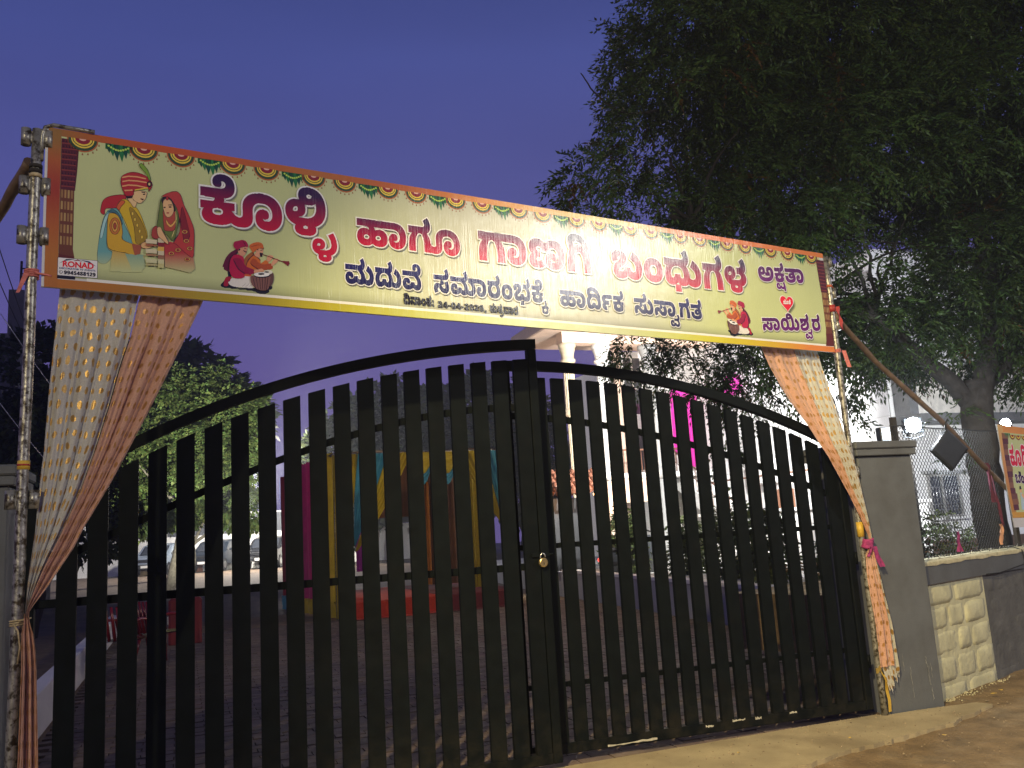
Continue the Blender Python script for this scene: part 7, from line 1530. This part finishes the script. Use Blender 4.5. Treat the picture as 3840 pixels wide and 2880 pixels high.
# side wing running back on the left
for i, (y0, y1, m, zt) in enumerate(((21.4, 22.0, m_rd, 3.15), (20.75, 21.4, m_gy, 3.22), (20.2, 20.75, m_rd, 3.25), (19.4, 20.2, m_pk, 3.28), (18.7, 19.4, m_gy, 3.3), (18.0, 18.7, m_ye, 3.32))):
    mb = MB(); P = []
    for r_ in range(16):
        v = r_ / 15; P.append([(2.86 - (y - 17.9) * .145 + .05 * math.sin(s * 12 + v), y, zt + (.30 - zt) * v) for s, y in ((q / 11, y0 + (y1 - y0) * q / 11) for q in range(12))])
    mb.grid(P); part(mb, "wing_drape", m, tt)
    mb = MB(); P = []
    for r_ in range(6):
        v = r_ / 5; P.append([(2.83 - (y - 17.9) * .145 + .06 * math.sin(s * 14 + v * 2), y, .33 + (.02 - .33) * v) for s, y in ((q / 11, y0 + (y1 - y0) * q / 11) for q in range(12))])
    mb.grid(P); part(mb, "skirt_drape", (m_bl, m_ye)[i % 2], tt)
m_carpet = mat("red_carpet_pile", (.42, .030, .008), .95, 0, .15, 30, .003, 200); m_carpet_shade = mat("shaded_carpet_pile", (.11, .008, .010), .95, 0, .2, 30, .003, 200)  # one carpet; the darker pile colour paints the shade on its right half
for xa, xb, mm, lb in ((3.08, 4.86, m_carpet, "left half of the red carpet on the tent step, in its lit colour"), (4.88, 6.58, m_carpet_shade, "right half of the red carpet on the tent step, shade put into its colour")):
    t = thing("carpet", lb, "carpet", ((xa + xb) / 2, 17.6, 0), group="lit and shaded halves of the tent step carpet")
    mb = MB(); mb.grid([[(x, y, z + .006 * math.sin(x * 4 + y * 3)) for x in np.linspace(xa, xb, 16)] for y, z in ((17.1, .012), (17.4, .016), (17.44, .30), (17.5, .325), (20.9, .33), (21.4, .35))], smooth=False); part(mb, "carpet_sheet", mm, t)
t = thing("tent_step", "low wooden step under the red carpet in the tent mouth", "step", (4.7, 18, 0)); mb = MB(); mb.box((3.06, 17.46, -.03), (6.6, 21.4, .305)); part(mb, "deck", m_bark, t)

# ================================================================ RED CHAIRS by the kerb wall
def chair(loc, rz, label):
    t = thing("plastic_chair", label, "chair", loc, rz, "red plastic chairs inside the gate")
    q = MB(); P = [[(x, y, .43 + .015 * math.cos(x * 5) - .02 * (y + .2)) for x in np.linspace(-.21, .21, 8)] for y in np.linspace(-.21, .22, 8)]; q.grid(P); q.grid([[(x, y, z - .018) for x, y, z in r] for r in P]); q.build("seat", m_redplastic, t)
    q = MB()
    for k in range(5): x = -.16 + k * .08; q.tube([(x, .21, .43), (x * 1.06, .255, .65), (x * 1.02, .30, .86)], [.022, .020, .018], 6)
    q.tube([(-.22, .20, .42), (-.235, .26, .66), (-.20, .31, .88), (-.1, .325, .93), (.1, .325, .93), (.20, .31, .88), (.235, .26, .66), (.22, .20, .42)], .024, 8); q.build("backrest", m_redplastic, t)
    for sx in (-1, 1):
        q = MB(); q.tube([(sx * .20, -.18, .42), (sx * .23, -.23, .0)], [.026, .018], 8); q.build("leg", m_redplastic, t)
        q = MB(); q.tube([(sx * .20, .19, .42), (sx * .23, .28, .0)], [.026, .018], 8); q.build("leg", m_redplastic, t)
        q = MB(); q.tube([(sx * .235, .26, .66), (sx * .255, .05, .68), (sx * .25, -.17, .66), (sx * .215, -.21, .42)], .022, 8); q.build("armrest", m_redplastic, t)
chair((-.70, 12.75, 0), 2.6, "glossy red plastic chair nearest the left kerb wall behind the gate"); chair((-.27, 13.4, 0), 2.2, "glossy red plastic chair second from the kerb wall behind the gate")
t = thing("cloth_bundle", "dark red cloth covered box standing on the drive right of the plastic chairs", "bundle", (-.02, 16.0, 0)); mb = MB(); mb.box((-.22, 15.8, -.03), (.30, 16.3, .74), bev=.04); part(mb, "cover", mat("dark_red_cloth", (.14, .006, .008), .8), t)
mb = MB(); mb.box((-.235, 15.92, .33), (-.222, 16.05, .45)); part(mb, "paper_label", m_white, t)

# ================================================================ FAR COMPOUND WALL, FENCE SHEETS AND CARS
fd = Vector((0.93, -0.357, 0)); F0 = Vector((-6.0, 53.8, 0))
def FP(s, o, z): n = Vector((fd.y, -fd.x, 0)); p = F0 + fd * s + n * o; return (p.x, p.y, z)
t = thing("compound_wall", "white compound wall at the far end of the drive behind the parked cars", "wall", FP(6, 0, .3)); mb = MB(); oriented(mb, F0, fd, -4, 22, -.2, 0, 0, 2.32); part(mb, "wall_face", m_white, t)
for k in range(9): q = MB(); oriented(q, F0, fd, -4 + k * 3, -3.7 + k * 3, .002, .06, 0, 2.38); part(q, "pilaster", m_white, t)
t = thing("mesh_fence", "dark mesh fence with white rails on top of the far compound wall", "fence", FP(6, -.1, 2.33)); mb = MB(); oriented(mb, F0, fd, -4, 22, -.11, -.09, 2.33, 3.34); part(mb, "mesh_panel", mat("dark_mesh", (.06, .065, .075), .8), t)
mb = MB(); oriented(mb, F0, fd, -4, 22, -.13, -.06, 3.345, 3.42); part(mb, "top_rail", m_white, t)
for k in range(12): q = MB(); oriented(q, F0, fd, -3.6 + k * 2.25, -3.45 + k * 2.25, -.085, -.02, 2.33, 3.343); part(q, "fence_post", m_white, t)
t = thing("masonry_heap", "brown heap of earth beside the parked cars at the far wall", "heap", (-2.0, 50.2, .35)); mb = MB(); mb.grid([[(-2.1 + 1.1 * u, 50.6 + .5 * v, .33 + .75 * max(0, 1 - u * u - v * v) ** .7 + random.uniform(0, .05)) for u in np.linspace(-1, 1, 14)] for v in np.linspace(-1, 1, 10)]); part(mb, "heap", m_dirt, t)
t = thing("gate_stub", "reddish brown brick stub wall between the two parked cars", "wall", (.95, 50.2, .3)); mb = MB(); mb.box((.55, 50.1, .3), (1.0, 50.5, 1.45), bev=.02); part(mb, "wall_face", m_roof, t)
def car(loc, rz, body, label):
    t = thing("parked_car", label, "car", loc, rz, "cars parked along the far compound wall"); Wd = .86
    m_b = mat("car_paint", body, .25, .3, .03, 3, spec=.6)
    prof = [(-2.0, .35), (-2.05, .62), (-2.0, .90), (-1.15, 1.0), (-.45, 1.50), (.2, 1.60), (1.25, 1.58), (1.85, 1.10), (2.0, .95), (2.05, .55), (2.0, .35)]
    q = MB(); n = len(prof); v = []
    for yy, k in ((-Wd, .94), (-Wd * .93, 1.0), (Wd * .93, 1.0), (Wd, .94)):
        for x, z in prof:
            inn = .10 if z > 1.2 else 0; v.append((x * (k if abs(x) > 1.5 else 1), yy * (1 - inn if abs(yy) else 1), z if k == 1.0 else .35 + (z - .35) * .97))
    q.add(v, [(i * n + j, i * n + (j + 1) % n, (i + 1) * n + (j + 1) % n, (i + 1) * n + j) for i in range(3) for j in range(n)] + [tuple(range(n))[::-1], tuple(3 * n + j for j in range(n))]); q.build("body", m_b, t)
    q = MB()
    q.add([(-1.14, -Wd * .78, 1.03), (-1.14, Wd * .78, 1.03), (-.52, Wd * .74, 1.465), (-.52, -Wd * .74, 1.465)], [(0, 1, 2, 3)]); q.v = [(x - .012, y, z + .012) for x, y, z in q.v]; q.build("windscreen", m_glass, t)
    q = MB(); q.add([(1.83, -Wd * .74, 1.14), (1.83, Wd * .74, 1.14), (1.32, Wd * .72, 1.52), (1.32, -Wd * .72, 1.52)], [(3, 2, 1, 0)]); q.v = [(x + .014, y, z + .01) for x, y, z in q.v]; q.build("rear_window", m_glass, t)
    for sg in (-1, 1):
        q = MB(); q.add([(-.9, sg * (Wd * .985), 1.03), (1.6, sg * (Wd * .985), 1.06), (1.15, sg * Wd * .905, 1.46), (-.35, sg * Wd * .905, 1.44)], [(0, 1, 2, 3) if sg < 0 else (3, 2, 1, 0)]); q.build("side_window", m_glass, t)
        q = MB(); q.box((-2.035, sg * .62 - .16, .72), (-1.97, sg * .62 + .16, .86), bev=.02); q.build("headlight", m_steel, t)
        q = MB(); q.box((-.78, sg * .98 - .08, 1.02), (-.66, sg * .98 + .08, 1.14), bev=.02); q.build("mirror", m_b, t)
        for x in (-1.28, 1.25):
            q = MB(); q.tube([(x, sg * (Wd - .16), .32), (x, sg * (Wd + .02), .32)], .32, 18, smooth=False); w_ = q.build("wheel", m_dark, t); q = MB(); q.tube([(x, sg * (Wd + .022), .32), (x, sg * (Wd + .03), .32)], .18, 12, smooth=False); q.build("rim", m_steel, w_)
    q = MB(); q.box((-2.075, -.7, .36), (-2.0, .7, .56), bev=.03); q.build("bumper", m_dark, t)
    q = MB(); q.box((-2.088, -.24, .40), (-2.076, .24, .52)); q.build("number_plate", m_white, t)
    q = MB(); q.box((-2.062, -.45, .66), (-2.02, .45, .82), bev=.02); q.build("grille", m_dark, t)
zc_ = .40
car((-1.05, 50.3, zc_), R(70), (.30, .36, .44), "pale blue grey car parked facing the gate, left of the brown stub wall"); car((1.75, 49.5, zc_ + .02), R(66), (.02, .03, .045), "dark blue black car parked right of the brown stub wall"); car((4.35, 48.7, zc_ + .03), R(70), (.016, .017, .02), "black car parked at the far right beside the pink tent wing")

# ================================================================ DARK HOUSE, MAST AND WIRES on the left
t = thing("dark_house", "dark flat roofed house silhouette beyond the left gate pillar", "building", (-6.5, 24, 0)); mb = MB(); mb.box((-12, 23, -.1), (-3.72, 30, 6.72)); part(mb, "wall", m_greystone, t); mb = MB(); mb.box((-12.1, 22.9, 6.722), (-3.6, 30, 6.84)); part(mb, "roof_slab", m_greystone, t)
mb = MB(); mb.box((-3.95, 23.2, 6.842), (-3.62, 23.6, 8.0)); part(mb, "chimney", m_greystone, t); mb = MB(); mb.tube([(-3.72, 23.3, 8.0), (-3.71, 23.3, 8.75)], .03, 6)
for k in range(4): mb.tube([(-3.72, 23.3, 8.15 + k * .14), (-3.55, 23.3, 8.2 + k * .12)], .018, 5)
part(mb, "roof_rod", m_bark, t)
q = MB(); q.box((-6.5, 22.93, 3.6), (-5.3, 22.998, 5.2)); part(q, "window", m_glass, t)
for i, (a, b, lb) in enumerate((((-3.4, 15.5, 8.6), (-2.55, 17.6, 5.3), "upper thin wire dropping steeply past the left pole"), ((-3.5, 15.5, 7.9), (-2.55, 18, 5.1), "lower thin wire dropping steeply past the left pole"), ((-2.75, 13, 4.3), (-1.1, 14.6, 2.0), "pale guy string slanting between the left pole and curtain"), ((-2.3, 13, 4.8), (-1.0, 14.6, 3.0), "thin pale string slanting behind the left curtain"))):
    t = thing("wire", lb, "wire", a, group="thin wires on the left"); q = MB(); A_ = Vector(a); B_ = Vector(b); q.tube([A_.lerp(B_, k / 8) - Vector((0, 0, .12 * math.sin(math.pi * k / 8))) for k in range(9)], .009 if i < 2 else .006, 5); part(q, "strand", m_cable if i < 2 else m_steel, t)
# small things seen between slats
SX, SY = 8.15, 16.6
t = thing("scooter", "parked motor scooter with glowing red tail lamp beside the retaining wall", "scooter", (SX + .6, SY + .2, .46)); mb = MB(); mb.box((SX + .1, SY, .66), (SX + 1.2, SY + .32, .95), bev=.09); mb.box((SX + .95, SY + .04, .8), (SX + 1.3, SY + .28, 1.25), bev=.08); part(mb, "body", m_dark, t)
for x in (SX + .25, SX + 1.2): q = MB(); q.tube([(x, SY + .10, .70), (x, SY + .22, .70)], .24, 16, smooth=False); part(q, "wheel", m_cable, t)
q = MB(); q.box((SX, SY + .05, .76), (SX + .095, SY + .27, .84), bev=.02); part(q, "tail_lamp", mat("red_lamp", (.6, .02, .02), .3, emit=(1, .05, .03), estr=3.5), t)
q = MB(); q.tube([(SX + 1.1, SY - .12, 1.32), (SX + 1.14, SY + .16, 1.36), (SX + 1.1, SY + .44, 1.32)], .018, 6); part(q, "handlebar", m_cable, t)
q = MB(); q.box((SX + .1, SY + .03, .955), (SX + .8, SY + .29, 1.03), bev=.03); part(q, "seat", m_cable, t)
bpy.context.view_layer.update()

# ================================================================ faint haze added to give the floodlight a glow like lens glare
mb = MB(); mb.box((-70, -45, -1.9), (100, 130, 16)); hz = mb.build("haze", None); tag(hz, kind="stuff")
hm = bpy.data.materials.new("glare_haze"); hm.use_nodes = True; hn = hm.node_tree; hn.nodes.clear(); ho = hn.nodes.new("ShaderNodeOutputMaterial"); pv = hn.nodes.new("ShaderNodeVolumePrincipled")
pv.inputs["Color"].default_value = (.85, .9, 1, 1); pv.inputs["Density"].default_value = 0.003; pv.inputs["Anisotropy"].default_value = 0.55; hn.links.new(pv.outputs[0], ho.inputs["Volume"]); hz.data.materials.append(hm)
lamp('floodlight_glow_lamp','POINT',(6.28,6.10,2.24),120,(.85,.93,1),.05)  # point light added at the floodlight to make the haze glow
scn.cycles.volume_bounces=0
